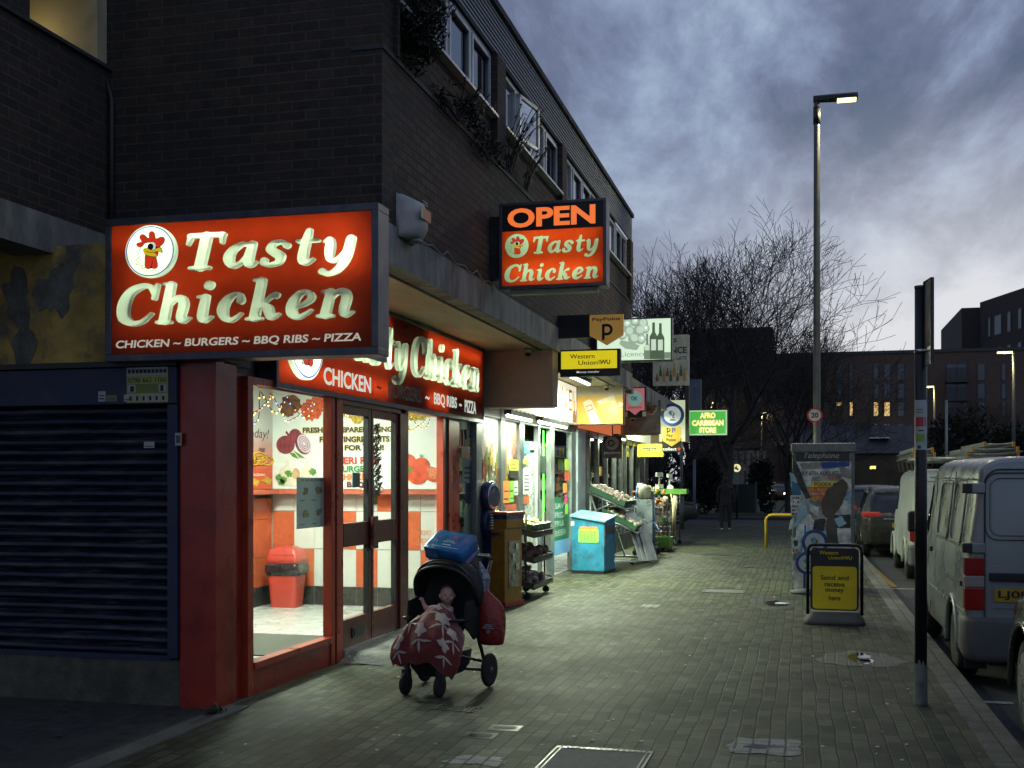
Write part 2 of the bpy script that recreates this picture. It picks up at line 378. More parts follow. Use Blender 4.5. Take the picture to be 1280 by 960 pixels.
GL = {
 'T': (.70, [[(.06,.68,.045),(.64,.68,.045)],[(.35,.66,.088),(.35,.06,.088)],[(.19,.035,.036),(.51,.035,.036)],[(.08,.68,.05),(.055,.52,.028)],[(.62,.68,.05),(.645,.52,.028)]]),
 'a': (.60, [[(.43,.42,.04),(.28,.465,.04),(.13,.36,.07),(.09,.2,.085),(.18,.045,.05),(.31,.09,.034),(.42,.28,.03)],[(.45,.46,.062),(.435,.14,.08),(.50,.04,.045),(.59,.1,.02)]]),
 's': (.50, [[(.41,.39,.058),(.31,.465,.04),(.18,.44,.055),(.14,.34,.066),(.24,.26,.075),(.34,.18,.075),(.33,.07,.055),(.2,.025,.038),(.09,.06,.05),(.08,.12,.058)]]),
 't': (.42, [[(.2,.66,.045),(.19,.5,.068),(.19,.14,.078),(.26,.035,.05),(.38,.1,.022)],[(.05,.46,.034),(.38,.46,.034)]]),
 'y': (.58, [[(.05,.42,.03),(.13,.46,.05),(.16,.3,.078),(.19,.1,.055),(.3,.05,.034),(.42,.22,.03)],[(.47,.45,.075),(.46,.1,.075),(.37,-.12,.06),(.23,-.2,.04),(.12,-.15,.062)]]),
 'C': (.72, [[(.63,.52,.03),(.54,.67,.04),(.4,.7,.045),(.2,.6,.075),(.12,.38,.10),(.16,.15,.088),(.32,.03,.05),(.5,.05,.036),(.64,.19,.026)],[(.645,.71,.03),(.635,.47,.04)]]),
 'h': (.60, [[(.13,.69,.072),(.13,.06,.078)],[(.02,.71,.03),(.13,.71,.03)],[(.02,.03,.03),(.25,.03,.03)],[(.14,.28,.03),(.24,.43,.042),(.36,.44,.062),(.42,.33,.075),(.41,.12,.072),(.47,.035,.042),(.57,.09,.02)]]),
 'i': (.34, [[(.14,.44,.066),(.14,.13,.075),(.2,.035,.046),(.31,.1,.02)],[(.02,.455,.03),(.14,.46,.03)],[(.16,.66,.08),(.161,.66,.08)]]),
 'c': (.50, [[(.38,.36,.062),(.35,.46,.038),(.25,.475,.038),(.13,.36,.075),(.1,.2,.085),(.18,.055,.053),(.3,.025,.038),(.43,.13,.024)]]),
 'k': (.58, [[(.13,.69,.072),(.13,.06,.078)],[(.02,.71,.03),(.13,.71,.03)],[(.02,.03,.03),(.25,.03,.03)],[(.18,.22,.03),(.33,.40,.034),(.42,.43,.058)],[(.22,.26,.036),(.33,.2,.074),(.41,.05,.056),(.54,.1,.02)]]),
 'e': (.52, [[(.12,.21,.03),(.28,.24,.032),(.4,.35,.055),(.33,.46,.04),(.2,.44,.052),(.11,.28,.085),(.13,.11,.075),(.26,.03,.042),(.44,.14,.024)]]),
 'n': (.60, [[(.14,.44,.07),(.13,.06,.078)],[(.02,.455,.03),(.13,.46,.03)],[(.02,.03,.03),(.25,.03,.03)],[(.14,.28,.03),(.24,.43,.042),(.36,.44,.062),(.42,.33,.075),(.41,.12,.072),(.47,.035,.042),(.57,.09,.02)]]),
}
def cat_rom(P, k=6):
 P = [np.array(p, float) for p in P]
 if len(P) < 3: return P
 out = []
 for i in range(len(P) - 1):
  p0, p1, p2, p3 = P[max(i - 1, 0)], P[i], P[i + 1], P[min(i + 2, len(P) - 1)]
  for j in range(k):
   t = j / k
   out.append(.5 * ((2 * p1) + (-p0 + p2) * t + (2 * p0 - 5 * p1 + 4 * p2 - p3) * t * t + (-p0 + 3 * p1 - 3 * p2 + p3) * t ** 3))
 out.append(P[-1]); return out
def contour(F, x0, y0, h):
 """zero contours of a sampled field (inside < 0), as closed loops"""
 ny, nx = F.shape; nxt = {}
 ins = F < 0
 def ek(a, b): return (a, b) if a < b else (b, a)
 pos = {}
 def pt(a, b):
  k = ek(a, b)
  if k not in pos:
   fa, fb = F[a[1], a[0]], F[b[1], b[0]]; t = fa / (fa - fb)
   pos[k] = (x0 + h * (a[0] + (b[0] - a[0]) * t), y0 + h * (a[1] + (b[1] - a[1]) * t))
  return k
 cells = np.argwhere((ins[:-1, :-1].astype(int) + ins[1:, :-1] + ins[:-1, 1:] + ins[1:, 1:]) % 4 != 0)
 for j, i in cells:
  i, j = int(i), int(j)
  c = [(i, j), (i + 1, j), (i + 1, j + 1), (i, j + 1)]; s = [bool(ins[q[1], q[0]]) for q in c]
  cr = [k for k in range(4) if s[k] != s[(k + 1) % 4]]
  enter = [k for k in cr if s[k]]          # going ccw: inside -> outside
  leave = [k for k in cr if not s[k]]
  for a in enter:
   b = min(leave, key=lambda q: (a - q) % 4)
   nxt[pt(c[b], c[(b + 1) % 4])] = pt(c[a], c[(a + 1) % 4]) if False else nxt.get(pt(c[b], c[(b + 1) % 4]), pt(c[a], c[(a + 1) % 4]))
 loops = []; left = dict(nxt)
 while left:
  k0 = next(iter(left)); k = k0; L_ = []
  while k in left:
   L_.append(pos[k]); k = left.pop(k)
  if len(L_) > 6: loops.append(L_)
 return loops
def thin(L_, tol=.0016):
 keep = [L_[0]]
 for i in range(1, len(L_) - 1):
  a, b, c = np.array(keep[-1]), np.array(L_[i]), np.array(L_[i + 1])
  d = c - a; n = np.hypot(*d)
  if n < 1e-9: continue
  e_ = abs(d[0] * (b - a)[1] - d[1] * (b - a)[0]) / n
  if e_ > tol or n > .09: keep.append(L_[i])
 return keep
def glyph_loops(ch, fat=0.0):
 adv, st = GL[ch]
 h = .011; x0, y0 = -.12, -.34; nx, ny = int(1.0 / h), int(1.2 / h)
 gx, gy = np.meshgrid(x0 + h * np.arange(nx), y0 + h * np.arange(ny))
 F = np.full(gx.shape, 9.0)
 for s in st:
  q = cat_rom(s, 7)
  for a, b in zip(q[:-1], q[1:]):
   dx, dy = b[0] - a[0], b[1] - a[1]; L2 = dx * dx + dy * dy + 1e-12
   t = np.clip(((gx - a[0]) * dx + (gy - a[1]) * dy) / L2, 0, 1)
   F = np.minimum(F, np.hypot(gx - a[0] - t * dx, gy - a[1] - t * dy) - (a[2] + (b[2] - a[2]) * t) - fat)
 return adv, [thin(l) for l in contour(F + 1e-7, x0, y0, h)]
def word_loops(w, shear=.2, fat=0.0, gap=.035):
 x = 0; out = []
 for ch in w:
  adv, ls = glyph_loops(ch, fat)
  for l in ls: out.append([(px + x + shear * py, py) for px, py in l])
  x += adv + gap
 return out
def fit_loops(ls, box, desc=False):
 xs = [p[0] for l in ls for p in l]
 x0, x1 = min(xs), max(xs); y0, y1 = 0.0, .74            # box is baseline to cap height
 return [[(box[0] + (px - x0) / (x1 - x0) * (box[2] - box[0]), box[1] + (py - y0) / (y1 - y0) * (box[3] - box[1])) for px, py in l] for l in ls]
def loops_curve(ls, extrude=0, bevel=0):
 cu = bpy.data.curves.new('c', 'CURVE'); cu.dimensions = '2D'; cu.fill_mode = 'BOTH'; cu.extrude = extrude; cu.bevel_depth = bevel; cu.bevel_resolution = 2
 for l in ls:
  sp_ = cu.splines.new('POLY'); sp_.points.add(len(l) - 1)
  for i, (x, y) in enumerate(l): sp_.points[i].co = (x, y, 0, 1)
  sp_.use_cyclic_u = True
 return cu
def loops_mesh(name, ls, P, mat, parent, d=.002, depth=.002, bevel=0, dropback=False, local=False):
 return curve_mesh(name, loops_curve(ls, depth / 2, bevel), P, None, mat, parent, d, dropback=dropback, fit=False, local=local)
def circle(cx, cy, r, n=40, ry=None):
 ry = ry or r
 return [(cx + r * math.cos(2 * PI * k / n), cy + ry * math.sin(2 * PI * k / n)) for k in range(n)]
def area(name, loc, size, power, col, rot=(0, 0, 0), parent=None, spread=None):
 l = bpy.data.lights.new(name, 'AREA'); l.shape = 'RECTANGLE'; l.size, l.size_y = size; l.energy = power; l.color = col
 if spread: l.spread = spread
 o = bpy.data.objects.new(name, l); COL.objects.link(o); o.location = loc; o.rotation_euler = rot
 if parent is not None:
  o.parent = parent; o.location = Vector(loc) - Vector(parent.get('origin0', (0, 0, 0)))
 return o
def point(name, loc, power, col, r=.05, parent=None):
 l = bpy.data.lights.new(name, 'POINT'); l.energy = power; l.color = col; l.shadow_soft_size = r
 o = bpy.data.objects.new(name, l); COL.objects.link(o); o.location = loc
 if parent is not None:
  o.parent = parent; o.location = Vector(loc) - Vector(parent.get('origin0', (0, 0, 0)))
 return o
# ================================================================== SETTING
asphalt = M('asphalt', (.042, .044, .046), .75, var=.25, vscale=14, bump=.5, bscale=180, dirt=(.075, .075, .07), dscale=.6, damt=.6)
tarmac = M('tarmac', (.05, .05, .048), .8, var=.3, vscale=9, bump=.5, bscale=150, dirt=(.022, .024, .022), dscale=1.1, damt=.7)
paving = tiled('paving', (.022, .027, .015), (.090, .094, .058), (.003, .004, .002), .2, .1, ms=.0065, rough=.66, bump=1.0, bdist=.008, rot=PI / 2, dirt=(.028, .033, .019), dscale=.8, damt=.4, gloss=.55, noise=.8, grain=120, speck=True); paving.node_tree.nodes['Principled BSDF'].inputs['Specular IOR Level'].default_value = .22
kerbm = tiled('kerbstone', (.13, .128, .11), (.165, .16, .14), (.02, .02, .018), .9, .6, ms=.006, rough=.75, rot=PI / 2, dirt=(.07, .07, .06), dscale=3, damt=.8, noise=.0); kerbm.node_tree.nodes['Principled BSDF'].inputs['Specular IOR Level'].default_value = .25
mb = MB(); mb.quad((-900, -60, -.125), (900, -60, -.125), (900, 1500, -.125), (-900, 1500, -.125))
tag(mb.build('road', asphalt), kind='structure')
def slab(name, x0, x1, y0, y1, z0, z1, mat):
 b = MB().box(x0, x1, y0, y1, z0, z1); return tag(b.build(name, mat), kind='structure')
def sheet(name, x0, x1, y0, y1, nx, ny, zf, mat, kind='structure'):
 vs = [(x0 + (x1 - x0) * i / nx, y0 + (y1 - y0) * j / ny, zf(x0 + (x1 - x0) * i / nx, y0 + (y1 - y0) * j / ny)) for j in range(ny + 1) for i in range(nx + 1)]
 fs = [(j * (nx + 1) + i, j * (nx + 1) + i + 1, (j + 1) * (nx + 1) + i + 1, (j + 1) * (nx + 1) + i) for j in range(ny) for i in range(nx)]
 b = MB().add(vs, fs, True); return tag(b.build(name, mat), kind=kind)
def wob(x, y):
 return .0008 * math.sin(1.3 * x + .8 * y) * math.sin(.9 * y - 1.7 * x + 1) + .0005 * math.sin(3.1 * x - 1.9 * y) - .0022
sheet('pavement', -4.62, 1.08, -6, 43, 60, 300, wob, paving)
slab('kerb', 1.08, 1.31, -6, 43, -.13, .003, kerbm)
slab('kerb', -14, 1.31, 43, 43.25, -.13, .003, kerbm)
slab('side_pavement', -14, -4.62, 31.6, 43, -.13, -.004, paving)
slab('forecourt', -14, -4.02, -6, 8.0, -.13, .007, tarmac)
MBk = MB().box(-4.06, -3.9, -6, 7.62, -.1, .010); tag(MBk.build('edging', M('edging_concrete', (.11, .11, .10), .8, var=.3, bump=.4)), kind='structure')
slab('far_pavement', -60, 1.2, 52, 54.5, -.13, -.01, tarmac)
slab('opposite_pavement', 9.6, 13, -6, 300, -.13, 0, tarmac)
grass = M('grass', (.03, .05, .02), .95, var=.4, vscale=30, bump=.6, bscale=90)
slab('grass_verge', -90, -1.2, 54.5, 140, -.13, .02, grass)
wl_ = M('road_paint_white', (.42, .42, .38), .7, var=.3, vscale=20, dirt=(.1, .1, .1), dscale=7, damt=.8)
yl_ = M('road_paint_yellow', (.40, .27, .04), .7, var=.3, vscale=20, dirt=(.08, .07, .04), dscale=7, damt=.6)
def mark(name, pts, mat):
 b = MB().quad(*[(x, y, -.119) for x, y in pts]); return tag(b.build(name, mat), kind='structure')
mark('bay_marking', [(1.34, 19.6), (3.3, 19.6), (3.3, 19.7), (1.34, 19.7)], wl_)
mark('bay_marking', [(1.5, 14.95), (3.3, 14.95), (3.3, 15.05), (1.5, 15.05)], wl_)
mark('bay_marking', [(1.34, 9.75), (1.62, 9.75), (1.62, 9.85), (1.34, 9.85)], wl_)
mark('bay_marking', [(3.4, 8), (3.5, 8), (3.5, 34), (3.4, 34)], wl_)
mark('yellow_line', [(1.42, 20.0), (1.52, 20.0), (1.40, 26), (1.33, 26)], yl_)
for k in range(14):
 mark('lane_marking', [(5.6, 4 + k * 6), (5.72, 4 + k * 6), (5.72, 8 + k * 6), (5.6, 8 + k * 6)], wl_)
mark('kerb_line', [(-14, 43.5), (1.3, 43.5), (1.3, 43.6), (-14, 43.6)], yl_)
iron = M('cast_iron', (.05, .05, .048), .5, .6, var=.3, vscale=30, bump=.6, bscale=90)
ironw = M('worn_iron', (.16, .165, .16), .38, .8, var=.3, vscale=30)
conc_in = M('cover_infill', (.10, .10, .095), .75, var=.3, vscale=20, bump=.5, bscale=150)
def cover(name, label, x, y, w, l, rz, fill, teeth=True):
 t = thing(name, label, 'cover', (x, y, -.009), rz)
 b = MB()
 for (a0, a1, b0, b1) in ((-w/2, w/2, -l/2, -l/2 + .012), (-w/2, w/2, l/2 - .012, l/2), (-w/2, -w/2 + .012, -l/2, l/2), (w/2 - .012, w/2, -l/2, l/2),
        (-w/2 + .03, w/2 - .03, -l/2 + .03, -l/2 + .038), (-w/2 + .03, -w/2 + .038, -l/2 + .03, l/2 - .03), (w/2 - .038, w/2 - .03, -l/2 + .03, l/2 - .03), (-w/2 + .03, w/2 - .03, l/2 - .038, l/2 - .03)):
  b.box(a0, a1, b0, b1, 0, .013)
 if teeth:
  n = int(w / .035)
  for k in range(n):
   xx = -w/2 + .02 + k * (w - .04) / max(1, n - 1)
   b.box(xx - .008, xx + .008, l/2 - .05, l/2 - .014, 0, .014); b.box(xx - .008, xx + .008, -l/2 + .014, -l/2 + .05, 0, .014)
 b.build('cover_frame', ironw, t, local=True)
 MB().box(-w/2 + .006, w/2 - .006, -l/2 + .006, l/2 - .006, -.01, .0095).build('cover_plate', fill, t, local=True)
 return t
cover('manhole_cover', 'large paved manhole cover with toothed metal edge at the bottom of the picture', -1.18, 6.66, .60, .62, math.radians(-1), conc_in)
cover('inspection_cover', 'flush square inspection cover in mid pavement level with the blue bin', -1.13, 17.3, .62, .62, 0, conc_in, False)
def hatchcover(x, y, label):
 t = thing('stopcock_cover', label, 'cover', (x, y, -.0105), 0, 'pair of small water covers')
 MB().box(-.105, .105, -.085, .085, -.01, .011).build('cover_frame', ironw, t, local=True)
 b = MB()
 for k in range(9):
  xx = -.064 + k * .016; r = math.sqrt(max(0, 1 - (xx / .085) ** 2)) * .05
  b.box(xx - .003, xx + .003, -r, r, .010, .0155)
 ov = circle(0, 0, .085, 28, .058); ov2 = circle(0, 0, .078, 28, .051)
 P = Plane((0, 0, 0), (1, 0, 0), (0, 1, 0))
 vs = [(x_, y_, .015) for x_, y_ in ov] + [(x_, y_, .015) for x_, y_ in ov2]
 b.add(vs, [(i, (i + 1) % 28, 28 + (i + 1) % 28, 28 + i) for i in range(28)])
 b.build('cover_ribs', iron, t, local=True)
hatchcover(-1.92, 7.40, 'small metal water cover with clear ribs, the farther of the pair near the pushchair')
hatchcover(-2.02, 7.14, 'worn small water cover, the nearer of the pair near the pushchair')
def grate(x, y, label):
 t = thing('drain_grate', label, 'grate', (x, y, -.006), math.radians(-8))
 b = MB()
 for k in range(9): b.box(-.15 + k * .0375 - .009, -.15 + k * .0375 + .009, -.07, .07, -.01, .008)
 b.box(-.165, .165, .07, .085, -.01, .009); b.box(-.165, .165, -.085, -.07, -.01, .009)
 b.build('grate_bars', iron, t, local=True)
grate(-2.42, 7.93, 'dark slotted drain grate in the paving under the pushchair')
def blob(name, label, x, y, rx, ry, mat, z=.009, seed=1, cat='puddle', n=44, rough=.22):
 rnd = random.Random(seed); ph = [rnd.random() * 6 for _ in range(4)]
 pts = []
 for k in range(n):
  t = 2 * PI * k / n; r = (1 if mat is not limed else 1 / max(abs(math.cos(t)), abs(math.sin(t))) * .92) + rough * (.5 * math.sin(2 * t + ph[0]) + .4 * math.sin(3 * t + ph[1]) + .3 * math.sin(7 * t + ph[2]) + .2 * math.sin(13 * t + ph[3]))
  pts.append((x + rx * r * math.cos(t), y + ry * r * math.sin(t)))
 P = Plane((0, 0, 0), (1, 0, 0), (0, 1, 0))
 b = MB(); b.prism(P, pts, -.006, z * .2)
 return tag(b.build(name, mat), label, cat)
water = M('puddle_water', (.03, .032, .03), .05, var=0, spec=.8)
damp = tiled('damp_paving', (.022, .023, .018), (.045, .046, .036), (.004, .004, .003), .2, .1, ms=.010, rough=.5, bump=1, rot=PI / 2, noise=.8, gloss=.30, bdist=.014)
limed = tiled('limed_paving', (.17, .18, .17), (.25, .26, .25), (.012, .014, .008), .2, .1, ms=.010, rough=.6, bump=1, bdist=.014, rot=PI / 2, noise=.8, dirt=(.1, .1, .09), dscale=6, damt=.8)
blob('damp_patch', 'dark damp patch around the small puddle near the black signpost', .52, 11.05, .34, .52, damp, .0065, 3, 'stain')
blob('puddle', 'small puddle holding a white piece of litter near the signpost', .52, 11.1, .115, .30, water, .0095, 5)
blob('damp_patch', 'wide dark wet patch in the paving beside the telephone kiosk', -.40, 15.85, .30, .9, damp, .0065, 9, 'stain')
blob('puddle', 'puddle with torn paper in it left of the yellow pavement sign', -.36, 15.7, .13, .40, water, .0095, 12)
blob('lime_patch', 'pale whitened patch of paving blocks near the bottom right', -.22, 7.28, .22, .24, limed, .0065, 21, 'stain', rough=.12)
blob('spill', 'dark oily spill in the middle of the pale patch of paving', -.24, 7.27, .12, .05, M('oily_spill', (.025, .02, .045), .12, var=.2), .0088, 22, 'stain', rough=.6)
blob('paper_patch', 'pale square patch in the paving opposite the wheeled rack', -1.93, 15.02, .12, .2, limed, .0065, 31, 'stain', rough=.1)
blob('damp_patch', 'long dark damp streak across the far paving beyond the display stands', -1.85, 25.9, .5, .45, damp, .0065, 41, 'stain')
blob('damp_patch', 'dark damp spot on the paving near the yellow barrier', -.75, 22.3, .3, .3, damp, .0065, 43, 'stain')
blob('lime_patch', 'whitish stained blocks at the very bottom below the water covers', -1.86, 6.5, .16, .12, limed, .0065, 51, 'stain', rough=.3)
lit = M('litter_white', (.6, .6, .58), .7, var=.2)
def litter(x, y, s, label, seed):
 r = random.Random(seed); P = Plane((x, y, .012), (1, .1, 0), (0, 1, 0)); b = MB()
 pts = [(s * (math.cos(a) * (.7 + .5 * r.random())), 1.3 * s * math.sin(a) * (.7 + .5 * r.random())) for a in [k * .9 for k in range(7)]]
 b.prism(P, pts, 0, .012); tag(b.build('litter', lit), label, 'litter')
litter(.555, 11.03, .07, 'white scrap floating in the puddle near the signpost', 1)
litter(-.27, 15.6, .09, 'torn white paper lying in the puddle by the pavement sign', 2)
for k in range(46):   # gum, grit and ends on the blocks
 r = random.Random(100 + k); x = -3.6 + 4.5 * r.random(); y = 6.2 + 10 * r.random() ** 1.4; s = .004 + .011 * r.random()
 b = MB().lathe([(s, .0), (s * .8, .004), (0.0005, .006)], (x, y, .004), 7); o = b.build('litter', lit)
 tag(o, 'tiny pale fleck of gum or litter trodden on the paving', 'litter', 'pale flecks on the paving')
leafm = M('dead_leaf', (.12, .06, .02), .7, var=.4)
for k, (x, y) in enumerate([(-4.3, 7.2), (-3.75, 6.9), (-4.6, 6.4), (-3.8, 6.3), (-2.1, 6.4)]):
 r = random.Random(k); a = r.random() * 6; P = Plane((x, y, .02), (math.cos(a), math.sin(a), .1), (-math.sin(a), math.cos(a), .2))
 b = MB(); b.prism(P, [(-.03, 0), (-.01, .018), (.02, .012), (.035, 0), (.02, -.012), (-.01, -.018)], 0, .002)
 tag(b.build('dead_leaf', leafm), 'small dead brown leaf lying on the dark ground', 'leaf', 'dead leaves on the ground')
# ================================================================== THE TERRACE OF SHOPS
brick = tiled('dark_brick', (.034, .026, .021), (.060, .043, .034), (.072, .065, .055), .228, .077, ms=.009, rough=.9, bump=.7, dirt=(.03, .028, .026), dscale=.9, damt=.8, noise=.12, grain=70)
brick2 = tiled('brown_brick', (.042, .032, .027), (.080, .056, .044), (.016, .015, .014), .228, .077, ms=.008, rough=.9, bump=.8, dirt=(.035, .032, .03), dscale=1.1, damt=.7, noise=.12, grain=70)
concrete = M('weathered_concrete', (.26, .26, .235), .85, var=.25, vscale=5, bump=.5, bscale=60, dirt=(.07, .068, .062), dscale=1.8, damt=.85, stretch=(1, 1, .35))
soffit_m = M('painted_soffit', (.60, .58, .44), .75, var=.15, vscale=3, dirt=(.36, .32, .2), dscale=2, damt=.6, stretch=(1, .3, 1))
boards = M('cladding_boards', (.26, .28, .31), .6, var=.2, vscale=4, stretch=(1, .2, 3))
roofm = M('roof_felt', (.02, .022, .026), .85, var=.2)
upvc = M('white_window_frame', (.62, .66, .70), .4, var=.15, vscale=8, dirt=(.2, .22, .22), dscale=4, damt=.6)
pane_m = M('dark_window_glass', (.01, .012, .014), .03, var=0, spec=1.0)
pane_m.node_tree.nodes['Principled BSDF'].inputs['IOR'].default_value = 3.6
curt = M('window_blind', (.35, .37, .38), .8, var=.2, stretch=(1, 8, 1))
UX = -3.13; FX = -4.10; WX = -5.496
BY0, BY1 = 8.30, 21.55
B = thing('brick_building', 'dark brick block of flats over the row of lit shops', 'building', (-4.5, 15, 0))
MB().box(WX - .5, UX - .0, BY0, BY0 + .25, 3.62, 6.62).build('end_wall', brick, B)
MB().box(UX - .25, UX, BY0 + .252, BY1, 3.66, 4.98).build('street_wall', brick2, B)
MB().box(UX - .27, UX - .04, BY0 + .252, BY1, 4.98, 5.47).build('street_wall', brick2, B)
MB().box(UX - .25, UX + .015, BY0 - .01, BY1 + .01, 4.965, 5.0).build('coping', M('coping_slate', (.05, .05, .055), .8, var=.2), B)
MB().box(-10, UX - .3, BY1 - .25, BY1 - .002, 3.66, 6.55).build('far_end_wall', brick, B)
MB().box(-10, UX - .1, BY0 + .02, BY1 - .02, 6.56, 6.60).build('roof', roofm, B)
cl_ = MB()
for k in range(9):   # lapped boards of the parapet
 z = 6.14 + k * .05
 P = Plane((0, 0, 0), (1, 0, 0), UP)
 cl_.add([(UX + .02, BY0, z), (UX + .02, BY1, z), (UX + .004, BY1, z + .05), (UX + .004, BY0, z + .05), (UX - .02, BY0, z), (UX - .02, BY1, z), (UX - .02, BY1, z + .05), (UX - .02, BY0, z + .05)],
   [(0, 1, 2, 3), (4, 7, 6, 5), (0, 4, 5, 1), (3, 2, 6, 7), (0, 3, 7, 4), (1, 5, 6, 2)])
cl_.build('parapet_boards', boards, B)
MB().box(UX - .2, UX + .05, BY0 - .02, BY1 + .02, 6.59, 6.66).build('roof_edge', roofm, B)
for (a, b_) in ((8.556, 8.62), (11.62, 11.97), (14.98, 15.28), (18.2, 18.5), (21.25, 21.55)):
 MB().box(UX - .2, UX + .035, a, b_, 5.0, 6.13).build('pier', brick, B)
def strip_window(y0, y1, n, opened=None, bl=()):
 fr = MB(); x0, x1 = UX - .10, UX - .045; z0, z1 = 5.475, 6.13
 fr.box(x0, x1 + .03, y0, y1, z0 - .005, z0 + .05); fr.box(x0, x1, y0, y1, z1 - .05, z1)
 w = (y1 - y0) / n
 for k in range(n + 1): fr.box(x0 + .002, x1 - .002, max(y0, y0 + k * w - .035), min(y1, y0 + k * w + .035), z0 + .05, z1 - .05)
 for k in (bl or range(0, n, 2)):      # opening casements are double-framed
  a, c = y0 + k * w + .035, y0 + (k + 1) * w - .035
  fr.box(x1 - .002, x1 + .015, a, a + .04, z0 + .052, z1 - .052); fr.box(x1 - .002, x1 + .015, c - .04, c, z0 + .052, z1 - .052)
  fr.box(x1 - .001, x1 + .014, a + .04, c - .04, z0 + .052, z0 + .09); fr.box(x1 - .001, x1 + .014, a + .04, c - .04, z1 - .09, z1 - .052)
 w_ = fr.build('window', upvc, B)
 MB().box(x0 + .018, x0 + .026, y0 + .01, y1 - .01, z0 + .03, z1 - .03).build('pane', pane_m, w_)
 MB().box(UX - .08, UX + .05, y0, y1, z0 - .035, z0 - .007).build('sill', upvc, w_)
strip_window(8.62, 11.62, 4, bl=(0, 2, 3)); strip_window(11.97, 14.98, 4, bl=(1, 3)); strip_window(15.28, 18.2, 4, bl=(1, 2)); strip_window(18.5, 21.25, 4, bl=(0, 2))
ca = MB()
P = Plane((UX - .02, 12.75, 5.55), (.16, .98, 0), UP)
for r in ((0, 0, .6, .04), (0, .48, .6, .52), (0, 0, .04, .52), (.56, 0, .6, .52)): ca.rect(P, *r, -.02, .02)
cs = ca.build('casement', upvc, B); c2 = MB(); c2.rect(P, .03, .03, .57, .49, -.004, .004); c2.build('pane', pane_m, cs)
MB().box(UX - .16, UX + .012, 8.36, 21.6, 3.345, 3.655).build('canopy_band', concrete, B)
for k in range(7): pass
MB().box(UX - .165, UX - .005, 21.6, 31.5, 3.30, 3.60).build('canopy_band', concrete, B)
MB().box(FX - .3, UX - .162, 8.36, 31.5, 3.36, 3.42).build('soffit', soffit_m, B)
MB().box(FX - 5.5, UX - .163, 8.56, 31.5, 3.421, 3.64).build('canopy_slab', concrete, B)
MB().box(UX - .19, UX - .162, 8.4, 21.5, 3.335, 3.36).build('drip_rail', M('dark_trim', (.03, .03, .03), .6), B)
boxm = M('brown_boxing', (.34, .235, .18), .6, var=.15, vscale=2.5, dirt=(.22, .16, .12), dscale=2, damt=.5)
MB().box(FX + .02, UX - .02, 14.60, 14.95, 2.605, 3.355).build('dividing_box', boxm, B)
MB().box(FX + .05, UX - .02, 20.62, 20.9, 2.66, 3.357).build('dividing_box', boxm, B)
MB().box(FX + .05, UX - .02, 25.75, 26.0, 2.66, 3.357).build('dividing_box', boxm, B)
MB().box(FX + .05, UX - .02, 31.2, 31.45, 2.5, 3.3).build('dividing_box', boxm, B)
MB().box(-10, FX - .0, 31.25, 31.5, 0, 3.6).build('far_end_wall', brick, B)
MB().box(WX - .3, WX, 2.0, 8.299, 3.64, 4.99).build('wing_wall', brick, B)
MB().box(WX - .32, WX + .015, 2.0, 8.298, 3.36, 3.64).build('wing_band', concrete, B)
MB().box(-12, WX - .322, 2.0, 8.29, 3.42, 3.60).build('wing_soffit', soffit_m, B)
MB().box(WX - .28, WX - .001, 2.0, 7.30, 4.992, 6.6).build('wing_wall', brick, B)
plaster = M('cream_render', (.50, .44, .30), .8, var=.2, vscale=4, dirt=(.25, .2, .12), dscale=2, damt=.5)
MB().box(WX - 1.25, WX - 1.15, 2, 8.29, 3.6, 6.5).build('walkway_wall', plaster, B)
MB().box(WX - 1.15, WX - .02, 8.16, 8.29, 4.2, 6.5).build('walkway_wall', plaster, B)
MB().box(WX - 1.3, WX - .01, 2, 8.28, 6.42, 6.5).build('walkway_ceiling', plaster, B)
MB().box(WX - .31, WX + .03, 2, 8.29, 4.99, 5.02).build('coping', M('coping_slate', (.05, .05, .055), .8), B)
MB().tube([(WX - .1, 7.31, 5.62), (WX - .1, 8.15, 5.62)], .045, 10).build('walkway_pipe', upvc, B)
MB().tube([(WX - .2, 7.31, 5.78), (WX - .2, 8.15, 5.78)], .045, 10).build('walkway_pipe', upvc, B)
point('walkway_lamp_light', (WX - .55, 7.9, 5.25), 1.6, (1, .82, .35), .05)
cp = MB(); cp.tube([(WX + .045, BY0 - .04, 3.3), (WX + .045, BY0 - .04, 4.75), (WX - .02, BY0 - .04, 4.95)], .022, 8); cp.build('downpipe', M('dark_plastic', (.03, .03, .032), .5), B)
MB().box(-5.3, UX - .18, 7.82, 8.29, 3.30, 3.355).build('shop_roof', concrete, B)
MB().box(-5.02, FX + .02, 7.58, 8.0, 2.5, 3.30).build('shop_head', concrete, B)
MB().box(-10, -4.3, 8.30, 8.45, 0, 3.36).build('inner_wall', concrete, B)
MB().box(FX - .5, FX - .02, 7.9, 31.3, 3.36, 3.42).build('inner_ceiling', soffit_m, B)
MB().box(FX - .26, FX - .13, 8.0, 14.8, 2.45, 3.36).build('shop_head', concrete, B)
MB().box(FX - .16, FX - .03, 14.6, 31.3, 2.62, 3.36).build('shop_head', concrete, B)
peel = M('peeling_yellow_paint', (.50, .34, .09), .8, var=.35, vscale=3.5, bump=.5, bscale=12, dirt=(.10, .10, .085), dscale=2.6, damt=1)
L_ = thing('shuttered_unit', 'closed unit with dark blue roller shutter and peeling yellow wall above', 'shop front', (-5.5, 7.6, 0))
MB().box(-12, -5.0, 7.56, 7.80, 2.52, 3.42).build('upper_panel', peel, L_)
pf = MB()
